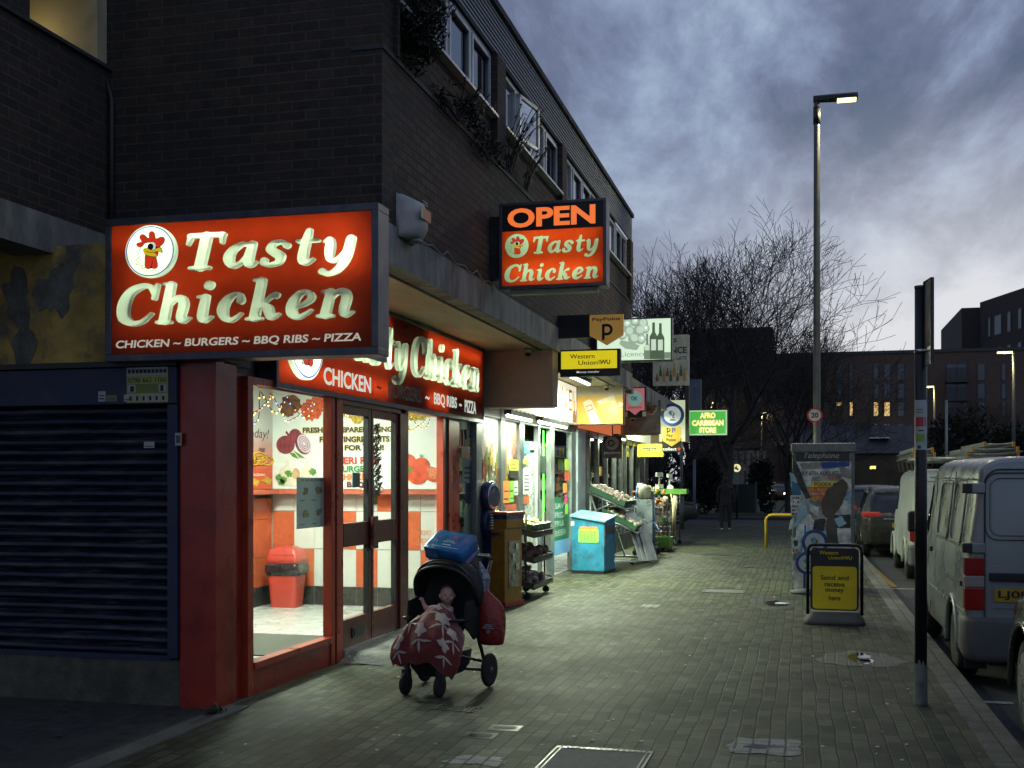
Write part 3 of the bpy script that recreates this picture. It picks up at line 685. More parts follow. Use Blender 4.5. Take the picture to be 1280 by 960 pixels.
for k in range(9):
 r = random.Random(k); cx_, cz_ = -5.9 + r.random() * .55, 2.6 + r.random() * .6
 P = PY(cx_, 7.558, cz_); pts = [((.05 + .08 * r.random()) * math.cos(a), (.06 + .14 * r.random()) * math.sin(a)) for a in [q * .7 for q in range(9)]]
 pf.prism(P, pts, 0, .003 + .0006 * k)
pf.build('bare_patches', M('bare_render', (.16, .16, .13), .85, var=.35, vscale=8, bump=.5), L_)
blue = M('navy_paint', (.012, .022, .065), .45, var=.3, vscale=5, dirt=(.04, .04, .045), dscale=4, damt=.5)
shm = M('shutter_slats', (.010, .017, .040), .42, .3, var=.5, vscale=7, dirt=(.09, .09, .095), dscale=3, damt=.6, stretch=(1, 1, 6))
MB().box(-12, -4.37, 7.42, 7.56, 2.20, 2.47).build('shutter_box', blue, L_, bevel=.006)
MB().box(-12, -4.362, 7.40, 7.57, 2.475, 2.515).build('ledge', M('dark_plastic', (.03, .03, .032), .5), L_)
MB().box(-4.45, -4.37, 7.43, 7.555, .36, 2.198).build('guide_rail', blue, L_, bevel=.004)
sl = MB(); n = 24; zb, zt = .37, 2.198; h = (zt - zb) / n; prof = []
for k in range(n):
 z = zb + k * h
 prof += [(7.515, z), (7.498, z + h * .12), (7.488, z + h * .35), (7.490, z + h * .65), (7.505, z + h * .86), (7.515, z + h * .93)]
prof.append((7.515, zt))
rs_ = random.Random(8); xs_ = [-12, -8, -6.6] + [-6.4 + .0812 * k for k in range(24)] + [-4.452]; nx_ = len(xs_); vs = [(x, y + .0022 * math.sin(x * 7 + (i // 6) * 2.4) + .0016 * math.sin(x * 17 + (i // 6) * 5.1) + (.006 * math.exp(-((x + 5.2) ** 2 + (z - .9) ** 2) / .06)), z + .0015 * math.sin(x * 5 + (i // 6))) for i, (y, z) in enumerate(prof) for x in xs_]
sl.add(vs, [(nx_ * i + k, nx_ * i + k + 1, nx_ * (i + 1) + k + 1, nx_ * (i + 1) + k) for i in range(len(prof) - 1) for k in range(nx_ - 1)])
sl.build('shutter', shm, L_)
MB().box(-12, -4.45, 7.478, 7.52, .335, .372).build('bottom_rail', blue, L_)
MB().box(-12, -4.37, 7.49, 7.8, 0, .34).build('plinth', M('mossy_concrete', (.10, .095, .07), .85, var=.35, vscale=6, bump=.5, dirt=(.035, .04, .028), dscale=2.5, damt=.9), L_)
MB().box(-12, -4.38, 7.6, 7.9, .3, 2.5).build('backing_wall', concrete, L_)
yst = M('sticker_yellow', (.42, .42, .10), .55, var=.1); wst = M('sticker_white', (.45, .46, .42), .6, var=.2, vscale=20)
blk = M('print_black', (.012, .012, .012), .5, var=0); gst = M('sticker_green', (.16, .24, .06), .6, var=.1)
ad_ = thing('advert_sticker', 'yellow and white advert sticker with a phone number on the blue shutter box', 'sticker', (-4.60, 7.418, 2.31))
P = PY(-4.77, 7.4185, 2.212); MB().rect(P, 0, 0, .335, .255, 0, .002) .build('sticker_sheet', yst, ad_)
b = MB(); b.rect(P, 0, .195, .335, .255, .002, .003); b.build('sticker_band', wst, ad_)
b = MB(); b.rect(P, .01, .068, .325, .135, .002, .003); b.build('sticker_band', gst, ad_)
b = MB(); [b.rect(P, .012 + k * .053, .008, .056 + k * .053, .058, .002, .003) for k in range(6)]; b.rect(P, .012, .075, .075, .13, .003, .0036); b.rect(P, .26, .075, .32, .13, .003, .0036); b.build('sticker_picture', wst, ad_)
b = MB(); [b.rect(P, .024 + k * .053, .014, .042 + k * .053, .046, .003, .004) for k in range(6)]; b.rect(P, .03, .08, .06, .12, .004, .0046); b.rect(P, .275, .08, .3, .125, .004, .0046)
[b.rect(P, .01 + k * .032, .213, .035 + k * .032, .24, .003, .004) for k in range(10)]; b.build('sticker_picture', blk, ad_)
text('0798 662 1160', P, (.012, .145, .322, .180), blk, ad_, d=.003)
def sticker(label, u0, v0, u1, v1, mat, P0=None, Y=7.418, marks=2, group=None):
 a, c = onY(u0, v1, Y), onY(u1, v0, Y)
 b = MB(); P = PY(a.x, Y, a.z); w, h_ = c.x - a.x, c.z - a.z
 t = thing('sticker', label, 'sticker', (a.x + w / 2, Y, a.z), 0, group)
 b.rect(P, 0, 0, w, h_, 0, .002); b.build('sticker_sheet', mat, t)
 m_ = MB()
 for k in range(marks): m_.rect(P, w * .15, h_ * (.2 + .6 * k / marks), w * .85, h_ * (.2 + .6 * k / marks) + h_ * .14, .002, .003)
 m_.build('print', M('print_grey', (.05, .06, .08), .5, var=0), t)
sticker('small white and blue sticker on the shutter box beside the yellow advert', 123, 489, 132, 502, wst)
sticker('small tan sticker on the shutter box between two white stickers', 133, 494, 146, 502, M('sticker_tan', (.25, .22, .13), .6))
sticker('torn pale sticker touching the left edge of the yellow advert', 155, 493, 167, 502, wst, marks=1)
sticker('pale barcode sticker on the guide rail of the blue shutter', 219, 541, 227, 557, wst, Y=7.426, marks=4)
sticker('crumpled pale sticker stuck alone on the shutter slats', 180, 552, 193, 560, wst, Y=7.486, marks=1)
al = thing('alarm_box', 'pale curved alarm box with orange label on the brick corner', 'alarm box', (UX, 8.75, 3.6))
prof = [(0, .02), (.07, 0), (.15, .03), (.19, .09), (.2, .2), (.16, .3), (.06, .35), (0, .36)]
b = MB(); vs = []; ny = 9
for j in range(ny):
 t = (j / (ny - 1)) * 2 - 1; k = math.sqrt(max(0, 1 - abs(t) ** 3.0)) * .9 + .1 * (1 - abs(t))
 for (d, z) in prof: vs.append((UX + .002 + d * max(.18, k), 8.80 + t * .19, 3.585 + z * .98))
m_ = len(prof)
b.add(vs, [(j * m_ + i, (j + 1) * m_ + i, (j + 1) * m_ + i + 1, j * m_ + i + 1) for j in range(ny - 1) for i in range(m_ - 1)] + [tuple(range(m_)), tuple(reversed(range((ny - 1) * m_, ny * m_)))], True)
b.build('alarm_case', M('aged_white_plastic', (.42, .43, .40), .45, var=.2, vscale=5), al)
b = MB(); P = Plane((UX + .202, 8.68, 3.70), (0, 1, 0), UP); b.rect(P, 0, .03, .2, .12, 0, .003); b.build('alarm_label', M('orange_label', (.40, .09, .02), .5), al)
b = MB(); b.rect(P, -.045, .03, -.002, .12, 0, .003); [b.rect(P, .01, .15 + k * .022, .13, .156 + k * .022, -.003, .002) for k in range(2)]; b.build('alarm_label', wst, al)
b = MB().lathe([(.001, 0), (.055, .0), (.06, .012), (.05, .03)], (UX + .10, 8.8, 3.565), 16); b.build('strobe_lens', M('lens_grey', (.2, .2, .2), .1, var=0), al)
cb_ = [(UX + .03, 8.9 + k * .14, 3.665 + .018 * math.sin(k * 1.9) + (.03 if k % 7 == 0 else 0)) for k in range(20)]
tag(MB().tube(cb_, .006, 6).build('cable', M('grey_cable', (.2, .2, .19), .5)), 'thin loose pale cable running along the top of the concrete canopy band', 'cable')
# ================================================================== THE TAKEAWAY
redm = M('red_gloss_paint', (.34, .030, .016), .32, var=.15, vscale=3, dirt=(.09, .012, .01), dscale=2.4, damt=.5)
redf = M('red_frame', (.42, .055, .022), .35, var=.12, vscale=5)
redd = M('dark_red_frame', (.12, .022, .016), .35, var=.15)
gasket = M('black_gasket', (.01, .01, .01), .6, var=0)
GL1 = glass('shop_glass')
T = thing('takeaway_front', 'red framed takeaway shop front with glass windows and double doors', 'shop front', (FX, 10.5, 0))
MB().box(-4.368, -4.08, 7.46, 7.78, .0, 2.52).build('pillar', redm, T, bevel=.006)
MB().box(-4.34, -4.12, 7.781, 7.93, 0, 2.45).build('pillar_return', redm, T, bevel=.004)
def fr(b, y0, y1, z0, z1, x0=FX - .05, x1=FX + .035): b.box(x0, x1, y0, y1, z0, z1)
w1 = MB(); fr(w1, 7.93, 8.02, 0, 2.44); fr(w1, 9.52, 9.60, 0, 2.44); fr(w1, 9.62, 9.76, 0, 2.44, FX - .06, FX + .045)
fr(w1, 8.02, 9.52, .20, .255, FX - .05, FX + .05); fr(w1, 8.02, 9.52, 2.385, 2.44)
w1.build('window_frame', redf, T, bevel=.004)
MB().box(FX - .10, FX + .02, 8.02, 9.62, -.02, .20).build('stall_riser', redm, T)
g = MB(); g.box(FX - .03, FX - .022, 8.01, 9.53, .25, 2.39); g.build('window_pane', GL1, T)
g = MB(); g.box(FX - .02, FX + .02, 9.601, 9.619, 0, 2.44); g.build('gasket', gasket, T)
df = MB(); fr(df, 9.76, 11.46, 2.34, 2.44, FX - .05, FX + .045); fr(df, 11.30, 11.55, .08, 2.44, FX - .06, FX + .045); df.build('door_frame', redd, T, bevel=.004)
MB().box(FX - .12, FX + .06, 9.76, 11.5, .03, .10).build('threshold', M('aluminium', (.45, .46, .45), .35, .9, var=.15), T)
def leaf(y0, y1, hinge):
 b = MB(); x0, x1 = FX - .035, FX + .02
 b.box(x0, x1, y0, y0 + .055, .10, 2.335); b.box(x0, x1, y1 - .055, y1, .10, 2.335)
 b.box(x0 + .001, x1 - .001, y0 + .055, y1 - .055, .10, .36); b.box(x0 + .001, x1 - .001, y0 + .055, y1 - .055, 2.26, 2.335)
 b.box(x0 + .001, x1 + .004, y0 + .055, y1 - .055, 1.03, 1.25)
 d = b.build('door', redd, T, bevel=.003)
 g = MB(); g.box(FX - .012, FX - .006, y0 + .05, y1 - .05, .35, 1.04); g.box(FX - .012, FX - .006, y0 + .05, y1 - .05, 1.24, 2.27); g.build('door_pane', GL1, d)
 g = MB(); yy = y1 - .055 if hinge < 0 else y0 + .05
 for zz in ((.36, 1.03), (1.25, 2.26)):
  g.box(x0 + .004, x1 + .002, y1 - .075, y1 - .056, *zz)
 g.build('gasket', gasket, d)
 return d
d1 = leaf(9.77, 10.52, -1); d2 = leaf(10.54, 11.29, 1)
MB().box(FX + .025, FX + .07, 10.46, 10.60, .98, 1.30).build('handle', redd, d1, bevel=.01)
lb = MB(); lb.box(FX + .021, FX + .03, 10.02, 10.32, .17, .27); lb.build('letterbox', M('black_plastic', (.01, .01, .011), .35, var=0), d1)
MB().box(FX + .031, FX + .036, 10.06, 10.28, .19, .25).build('letterbox_flap', M('dark_metal', (.06, .06, .06), .35, .8), d1)
w2 = MB(); fr(w2, 11.55, 12.85, 0.17, .235, FX - .05, FX + .05); fr(w2, 12.80, 12.88, 0, 2.44); fr(w2, 11.55, 12.8, 2.38, 2.44); fr(w2, 13.02, 13.16, 0, 2.6); w2.build('window_frame', redf, T, bevel=.004)
g = MB(); g.box(FX - .04, FX + .02, 12.88, 13.02, 0, 2.6); g.build('gasket', gasket, T)
MB().box(FX - .08, FX + .03, 13.16, 13.46, 0, 2.6).build('end_pillar', redm, T)
MB().box(FX - .10, FX + .02, 11.55, 12.9, -.02, .17).build('stall_riser', redm, T)
g = MB(); g.box(FX - .03, FX - .022, 11.54, 12.81, .23, 2.39); g.build('window_pane', GL1, T)
rp = []; nx, ny = 10, 16
for j in range(ny + 1):
 for i in range(nx + 1):
  x = FX + .05 + .62 * i / nx; y = 9.62 + 1.95 * j / ny
  ed = min(1, min(j, ny - j) / 2.5); r = 1 - (i / nx) ** 1.3
  rp.append((x, y, .002 + .075 * r * ed + .006 * math.sin(9 * x + 7 * y)))
tag(MB().add(rp, [(j * 11 + i, j * 11 + i + 1, (j + 1) * 11 + i + 1, (j + 1) * 11 + i) for j in range(ny) for i in range(nx)], True).build('door_ramp', M('rough_concrete', (.20, .20, .18), .85, var=.35, vscale=7, bump=1, bscale=35, dirt=(.09, .09, .08), dscale=3, damt=.8)),
 'rough concrete ramp worn pale at the takeaway door', 'ramp')
IY = 13.25; IX = -6.46
floor_t = tiled('floor_tiles', (.50, .52, .49), (.58, .60, .56), (.28, .30, .28), .33, .33, ms=.006, rough=.35, offs=0, bump=.15, dirt=(.30, .33, .30), dscale=3.5, damt=.7, gloss=.2, noise=0)
slab('shop_floor', -6.6, FX - .03, 8.02, IY + .3, -.05, .10, floor_t)
wht = M('white_glazed_tile', (.62, .64, .58), .2, var=.06, vscale=2); ort = M('orange_glazed_tile', (.55, .12, .045), .22, var=.1, vscale=3)
skt = M('black_skirting_tile', (.03, .032, .03), .3, var=.2)
R_ = thing('tiled_wall', 'end wall of the takeaway chequered in white and orange tiles over black skirting', 'tiled wall', (-5.3, IY, .1))
P = PY(-6.46, IY, .10)
ws_, os_, ks_ = MB(), MB(), MB()
cw = .262
cols = {0: 'WOO', 1: 'WWO', 2: 'WWW', 3: 'OOW', 4: 'WWO', 5: 'OWW', 6: 'WOW', 7: 'WWO', 8: 'OWW'}
rows = [(1.17, 1.42), (.70, 1.165), (.235, .695)]
edges = [0.0, .262, .524, .786, 1.048, 1.31, 1.50, 1.762, 2.024, 2.286]
edges = [onY(u, 650, IY).x + 6.46 for u in (341, 368, 393, 419.5, 445.5, 472, 497, 526, 552)]
pat = ['WOW', 'WWO', 'WWW', 'WOW', 'WWO', 'OWW', 'WOW', 'WWO']
pat = ['WOO', 'WWO', 'WWW', 'WOW', 'WWO', 'OWW', 'WOW', 'WWO']
for c in range(8):
 x0, x1 = edges[c] + .003, edges[c + 1] - .003
 for r in range(3):
  z0, z1 = rows[r]; (os_ if pat[c][r] == 'O' else ws_).rect(P, x0, z0, x1, z1 - .005, -.01, .008)
 ks_.rect(P, x0, 0, x1, .228, -.01, .008)
ws_.build('white_tiles', wht, R_); os_.build('orange_tiles', ort, R_); ks_.build('skirting', skt, R_)
MB().box(-6.7, FX - .05, IY, IY + .1, 0, 3.3).build('backing', M('grout', (.35, .34, .3), .8), R_)
S_ = thing('orange_wall', 'side wall of the takeaway tiled in orange with a boxed pilaster', 'tiled wall', (IX, 11, .1))
so_, sk = MB(), MB()
for k in range(9):
 y1 = IY - .02 - k * .45; so_.box(IX - .1, IX, y1 - .444, y1, 1.17, 1.42); so_.box(IX - .1, IX, y1 - .444, y1, .70, 1.165); so_.box(IX - .1, IX, y1 - .444, y1, .235 + .1, .695); sk.box(IX - .1, IX + .002, y1 - .444, y1, .1, .33)
so_.build('orange_tiles', ort, S_); sk.build('skirting', skt, S_)
MB().box(IX, IX + .14, 11.0, 11.9, .1, 1.42).build('pilaster', ort, S_)
MB().box(IX + .142, IX + .165, 10.97, 11.03, .1, 1.42).build('corner_trim', M('brass_trim', (.5, .35, .15), .35, .6), S_)
MB().box(IX - .2, IX - .101, 8.4, IY, 0, 3.3).build('backing', M('grout', (.35, .34, .3), .8), S_)
P9 = Plane((-4.30, IY - .012, 0), (-1, 0, 0), UP); text('ORDER', P9, (.06, .98, .24, 1.04), M('faded_print', (.62, .2, .08), .4), R_, d=0); text('HERE', P9, (.05, .86, .25, .94), M('faded_print', (.62, .2, .08), .4), R_, d=0)
Lg = thing('counter_ledge', 'narrow orange edged ledge running along the tiled walls', 'ledge', (-5.3, IY - .1, 1.42))
MB().box(IX, FX - .06, IY - .17, IY - .001, 1.50, 1.53).build('ledge_top', M('ledge_white', (.55, .45, .38), .4), Lg)
MB().box(IX, FX - .06, IY - .185, IY - .171, 1.478, 1.531).build('ledge_edge', M('ledge_orange', (.45, .10, .05), .4), Lg)
MB().box(IX + .001, IX + .17, 9, IY - .19, 1.50, 1.53).build('ledge_top', M('ledge_white', (.55, .45, .38), .4), Lg)
MB().box(IX + .171, IX + .185, 9, IY - .19, 1.478, 1.531).build('ledge_edge', M('ledge_orange', (.45, .10, .05), .4), Lg)
mw = M('mural_white', (.66, .70, .65), .4, var=.05, vscale=1.5)
Mu = thing('food_mural', 'printed wall mural of onions, garlic, spices and tomatoes with slogan', 'mural', (-5.3, IY, 1.5))
MB().box(IX + .01, FX - .05, IY - .012, IY - .002, 1.54, 2.86).build('mural_sheet', mw, Mu)
def mp_(u, v): p = onY(u, v, IY - .014); return (p.x, p.z)
PM = PY(0, IY - .014, 0)
def mpoly(pts, mat, nm, d=0.0, th=.002, par=None):
 b = MB(); b.prism(PM, [mp_(*p) for p in pts], d, d + th); return b.build(nm, mat, par or Mu)
def mell(u, v, ru, rv, mat, nm, d=0.0, a0=0, rough=0, seed=0, n=36):
 r = random.Random(seed); pts = []
 for k in range(n):
  t = 2 * PI * k / n; q = 1 + rough * (r.random() - .5)
  x, y = ru * q * math.cos(t), rv * q * math.sin(t); pts.append((u + x * math.cos(a0) - y * math.sin(a0), v + x * math.sin(a0) + y * math.cos(a0)))
 return mpoly(pts, mat, nm, d)
on = M('onion_red', (.20, .03, .04), .4, var=.4, vscale=14, stretch=(3, 1, .6)); onc = M('onion_cut', (.55, .48, .55), .4); tom = M('tomato_red', (.58, .07, .02), .35, var=.3, vscale=5)
grn = M('leaf_green', (.08, .22, .03), .5, var=.3, vscale=20); gar = M('garlic_white', (.60, .58, .46), .5, var=.15, vscale=9); spi = M('brown_spice', (.17, .07, .03), .8, var=.6, vscale=45); spr = M('paprika', (.55, .09, .03), .8, var=.4, vscale=40)
spy = M('yellow_spice', (.50, .36, .05), .8, var=.5, vscale=45)
mell(364, 505, 13, 12, spi, 'spice_heap', 0, 0, .25, 1); mell(360, 512, 9, 9, spi, 'spice_heap', .0005, 0, .3, 2); mell(390, 512, 13, 14, spr, 'spice_heap', 0, .3, .3, 3); mell(397, 505, 9, 10, spr, 'spice_heap', .0005, 0, .3, 4)
mell(440, 512, 22, 10, spy, 'spice_heap', 0, 0, .25, 5); mell(447, 522, 8, 8, spy, 'spice_heap', .0005, 0, .3, 6); mell(470, 512, 15, 9, spy, 'spice_heap', .001, 0, .3, 7); mell(515, 517, 26, 9, spy, 'spice_heap', 0, 0, .3, 8)
ons = mell(357, 556, 11.5, 11.5, on, 'onion', 0); mell(369, 545, 8, 9, on, 'onion', .001); mpoly([(358, 538), (361, 542), (368, 548), (364, 551), (357, 541)], on, 'onion', .002)
cut = mell(379, 555, 9.5, 13.5, on, 'onion_half', .003, -.35); mell(380.5, 554.5, 8, 12, onc, 'onion_half', .005, -.35)
for k, rr in enumerate((.78, .56, .34)):
 pts = []
 b = MB(); o_ = []; 
 for t in range(30):
  a = 2 * PI * t / 30
  for q in (rr, rr - .07):
   x, y = 8 * q * math.cos(a), 12 * q * math.sin(a); X2, Y2 = 380.5 + x * math.cos(-.35) - y * math.sin(-.35), 554.5 + x * math.sin(-.35) + y * math.cos(-.35)
   m2 = mp_(X2, Y2); o_.append(PM.at(m2[0], m2[1], .0075))
 b.add(o_, [(2 * t, 2 * ((t + 1) % 30), 2 * ((t + 1) % 30) + 1, 2 * t + 1) for t in range(30)]); b.build('onion_ring', on, Mu)
mpoly([(366, 562), (372, 566), (382, 573), (374, 572)], grn, 'spring_onion', .001); mpoly([(362, 566), (368, 566), (374, 574), (366, 571)], grn, 'spring_onion', .002)
mell(357, 591, 8, 8, gar, 'garlic', 0); mpoly([(356, 585), (358, 575), (361, 575), (362, 586)], gar, 'garlic', .001); mell(383, 591, 8, 8, gar, 'garlic', .001); mpoly([(380, 585), (383, 575), (385, 576), (387, 586)], gar, 'garlic', .002)
mell(370, 593, 5, 8, M('garlic_clove', (.50, .34, .16), .5, var=.3), 'garlic', .003); mell(367, 603, 7, 5, gar, 'garlic', .004); mell(360, 602, 5, 5, gar, 'garlic', .005)
for (a, b_) in ((349, 597), (355, 600), (361, 592), (391, 590), (352, 603)): mell(a, b_, 4.2, 4.2, grn, 'parsley', .006, 0, .7, int(a))
navy = M('print_navy', (.012, .02, .035), .4, var=0); yel = M('print_yellow', (.60, .42, .02), .4, var=0); prd = M('print_red', (.50, .05, .03), .4, var=0); pgr = M('print_green', (.05, .22, .06), .4, var=0); por = M('print_orange', (.62, .18, .02), .4, var=0); pbr = M('print_brown', (.16, .03, .03), .4, var=0)
def mtext(s, u0, v0, u1, v1, mat, out=None, bold=.035):
 a = mp_(u0, v1); c = mp_(u1, v0)
 if out: text(s, PM, (a[0] - .006, a[1] - .005, c[0] + .006, c[1] + .005), out, Mu, d=.0085, bold=bold + .03)
 text(s, PM, (a[0], a[1], c[0], c[1]), mat, Mu, d=.0105, bold=bold)
mtext('FRESHLY PREPARED USING THE', 379, 533, 511.5, 541, navy, yel); mtext('FINEST INGREDIENTS', 400, 545, 487, 553, navy, yel); mtext('JUST FOR YOU!', 405, 556, 480, 565, navy, yel)
mtext('PERI PERI', 423, 571, 474, 580, prd); mtext('BURGERS', 423, 582, 467, 590, pgr); mtext('CHICKEN', 423, 592, 464, 600, por); mtext('BBQ', 434, 602, 455, 610, pbr)
for k, (u, v, ru, rv) in enumerate([(504, 590, 12.5, 12.5), (510, 577, 10, 9.5), (527, 582, 10.5, 10), (522, 593, 13, 12.5)]):
 t_ = mell(u, v, ru, rv, tom, 'tomato', .001 + .002 * k)
 if k != 2 or True:
  c_ = [(511, 586), (508, 566), (527, 570), (513, 587)][k]; st = []
  for q in range(10):
   a = 2 * PI * q / 10 + k; rr = (7.5 if q % 2 == 0 else 1.6) * (1 if k == 3 else .55); st.append((c_[0] + rr * math.cos(a), c_[1] + rr * math.sin(a) * .9))
  mpoly(st, grn, 'tomato_stalk', .010 + .001 * k)
mell(541, 593, 11, 9, tom, 'tomato_half', .009, .5); mell(542, 591.5, 9, 6.5, M('tomato_flesh', (.62, .20, .08), .4, var=.5, vscale=40), 'tomato_half', .0115, .5)
Ps = thing('menu_poster', 'orange and white poster of onion rings and hash browns on the side wall', 'poster', (IX, 12.0, 1.54))
PS = Plane((IX + .012, 0, 0), (0, 1, 0), UP)
def onS(u, v): p = onX(u, v, IX + .012); return (p.y, p.z)
b = MB(); b.rect(PS, 9, 1.54, IY - .02, 2.86, -.008, 0); b.build('poster_sheet', M('poster_fade', (.50, .50, .46), .4), Ps)
grad = bpy.data.materials.new('poster_print'); grad.use_nodes = True; N_, K_ = grad.node_tree.nodes, grad.node_tree.links
uvn = N_.new('ShaderNodeTexCoord'); sx = N_.new('ShaderNodeSeparateXYZ'); K_.new(uvn.outputs['UV'], sx.inputs[0]); rp_ = N_.new('ShaderNodeValToRGB'); mr_ = N_.new('ShaderNodeMapRange'); K_.new(sx.outputs[1], mr_.inputs[0]); mr_.inputs[1].default_value = 1.5; mr_.inputs[2].default_value = 2.8
K_.new(mr_.outputs[0], rp_.inputs[0]); rp_.color_ramp.elements[0].color = (.58, .07, .02, 1); rp_.color_ramp.elements[0].position = .25; rp_.color_ramp.elements[1].color = (.5, .5, .46, 1); rp_.color_ramp.elements[1].position = .6
K_.new(rp_.outputs[0], N_['Principled BSDF'].inputs['Base Color'])
b = MB(); b.rect(PS, 9, 1.54, IY - .02, 2.86, 0, .002); b.build('poster_print', grad, Ps)
a = onS(311, 546); c = onS(336, 537)
text('sides today!', PS, (a[0] - .62, 2.13, c[0], 2.28), navy, Ps, shear=.25, d=.003)
rg = M('fried_gold', (.62, .34, .03), .5, var=.3, vscale=18)
for (u, v) in ((315, 576), (325, 575), (333, 576), (323, 571)):
 q = onS(u, v); ring = MB(); ring.tube([PS.at(q[0] + .17 * math.cos(t) , q[1] + .055 * math.sin(t), .004) for t in [2 * PI * k / 20 for k in range(21)]], .014, 6, False); ring.build('onion_ring', rg, Ps)
for (u, v) in ((317, 603), (333, 601)):
 q = onS(u, v); b = MB(); b.prism(PS, [(q[0] - .18, q[1] + .005), (q[0] - .02, q[1] + .05), (q[0] + .15, q[1] + .02), (q[0] + .1, q[1] - .05), (q[0] - .05, q[1] - .03)], .002, .008); b.build('hash_brown', rg, Ps)
for (u0, v0, u1, v1, s) in ((323, 560, 331, 565, 'ONION RINGS'), (314, 592, 331, 595, 'HASH BROWNS')):
 a, c = onS(u0, v1), onS(u1, v0); text(s, PS, (a[0], a[1], c[0], c[1]), navy if u0 == 323 else wht, Ps, d=.003)
sb = thing('sauce_bottle', 'small clear sauce bottle with green label standing on the ledge', 'bottle', (IX + .09, 12.1, 1.531))
MB().lathe([(.05, 0), (.055, .02), (.05, .12), (.02, .15), (.02, .18), (.001, .181)], (0, 0, 0), 14).build('bottle_body', M('clear_plastic', (.55, .60, .52), .2), sb, local=True)
MB().lathe([(.0565, .04), (.0565, .1)], (0, 0, 0), 14).build('bottle_label', M('leaf_green', (.08, .22, .03), .5), sb, local=True)
bn = thing('swing_bin', 'red swing top bin with black liner standing against the orange tiles', 'bin', (-6.12, 12.95, .10))
bd = M('red_plastic', (.48, .055, .035), .4, var=.1)
def rrect(w, d, z, r=.05, n=5, dx=0):
 pts = []
 for (sx_, sy_, a0) in ((1, 1, 0), (-1, 1, 90), (-1, -1, 180), (1, -1, 270)):
  for k in range(n + 1):
   a = math.radians(a0 + 90 * k / n); pts.append((dx + sx_ * (w / 2 - r) + r * math.cos(a), sy_ * (d / 2 - r) + r * math.sin(a), z))
 return pts
def loft(secs, cap=True, smooth=True):
 n = len(secs[0]); vs = [p for s in secs for p in s]
 fs = [(i * n + k, i * n + (k + 1) % n, (i + 1) * n + (k + 1) % n, (i + 1) * n + k) for i in range(len(secs) - 1) for k in range(n)]
 if cap: fs += [tuple(reversed(range(n))), tuple(range((len(secs) - 1) * n, len(secs) * n))]
 return vs, fs, smooth
MB().add(*loft([rrect(.33, .26, 0), rrect(.40, .32, .46)], smooth=False)).build('bin_body', bd, bn, local=True)
r = random.Random(4); jit = lambda ps, a: [(p[0] * (1 + a * (r.random() - .5)), p[1] * (1 + a * (r.random() - .5)), p[2] + .03 * a * 4 * (r.random() - .5)) for p in ps]
MB().add(*loft([jit(rrect(.41, .33, .39), .07), jit(rrect(.45, .36, .43), .09), jit(rrect(.44, .35, .50), .06), rrect(.42, .34, .54)])).build('bin_liner', M('bin_liner', (.015, .015, .016), .25, var=.2), bn, local=True)
MB().add(*loft([rrect(.43, .35, .535), rrect(.42, .34, .60), rrect(.36, .30, .70), rrect(.20, .22, .74)])).build('bin_lid', bd, bn, local=True)
MB().box(-.13, .17, -.165, -.15, .56, .66).build('lid_flap', bd, bn, local=True, bevel=.02)
ch = thing('metal_chair', 'curved black metal chair back just behind the red window frame', 'chair', (-4.62, 8.62, .10))
c_ = MB(); c_.tube([(-.02, 0, 0), (-.02, .0, .55), (.0, .02, .80), (.05, .1, .93), (.03, .25, .96), (0, .4, .93), (0, .42, .5), (0, .42, 0)], .014, 8); c_.build('chair_frame', M('black_metal', (.015, .015, .015), .3, .6), ch, local=True)
c_ = MB(); c_.box(-.36, .0, .0, .42, .44, .47); c_.build('seat', redd, ch, local=True); 
c_ = MB(); c_.tube([(-.34, .02, 0), (-.34, .02, .44)], .012, 8); c_.build('leg', M('black_metal', (.015, .015, .015), .3, .6), ch, local=True)
c_ = MB(); c_.tube([(-.34, .40, 0), (-.34, .40, .44)], .012, 8); c_.build('leg', M('black_metal', (.015, .015, .015), .3, .6), ch, local=True)
tag(MB().box(-5.35, -4.45, 9.25, 10.55, .101, .112).build('doormat', M('grey_mat', (.09, .10, .08), .95, var=.2, vscale=60, bump=.5, bscale=200)), 'flat grey entrance mat on the pale tiled takeaway floor', 'mat')
slab('shop_ceiling', -6.7, FX - .17, 8.4, IY, 2.86, 2.95, M('ceiling_white', (.7, .7, .66), .8))
slab('shop_ceiling', FX - .26, FX - .06, 8.0, IY, 2.44, 2.449, M('ceiling_white', (.7, .7, .66), .8))
for k, (x, y) in enumerate(((-5.3, 9.6), (-5.3, 11.6))):
 cl = thing('ceiling_light', 'square flush light panel in the takeaway ceiling, ' + ('near the window' if k == 0 else 'near the mural'), 'light', (x, y, 2.85), 0, 'ceiling lights inside the takeaway')
 MB().box(x - .3, x + .3, y - .3, y + .3, 2.84, 2.857).build('diffuser', glow('panel_light', (1, 1, .92), 4), cl)
 area('panel_light', (x, y, 2.83), (.55, .55), 150, (.92, 1.0, .86), parent=cl)
mn = thing('window_poster', 'grey menu poster with four food pictures stuck inside the glass', 'poster', (FX - .04, 9.3, 1.25))
a, c = onX(371, 664, FX - .04), onX(408, 597, FX - .04); P = Plane((FX - .04, a.y, 0), (0, 1, 0), UP); w_ = c.y - a.y; z0, z1 = 1.235, 1.672
b = MB(); b.rect(P, 0, z0, w_, z1, -.003, 0); b.build('poster_sheet', M('poster_grey', (.55, .62, .58), .5, var=.1), mn)
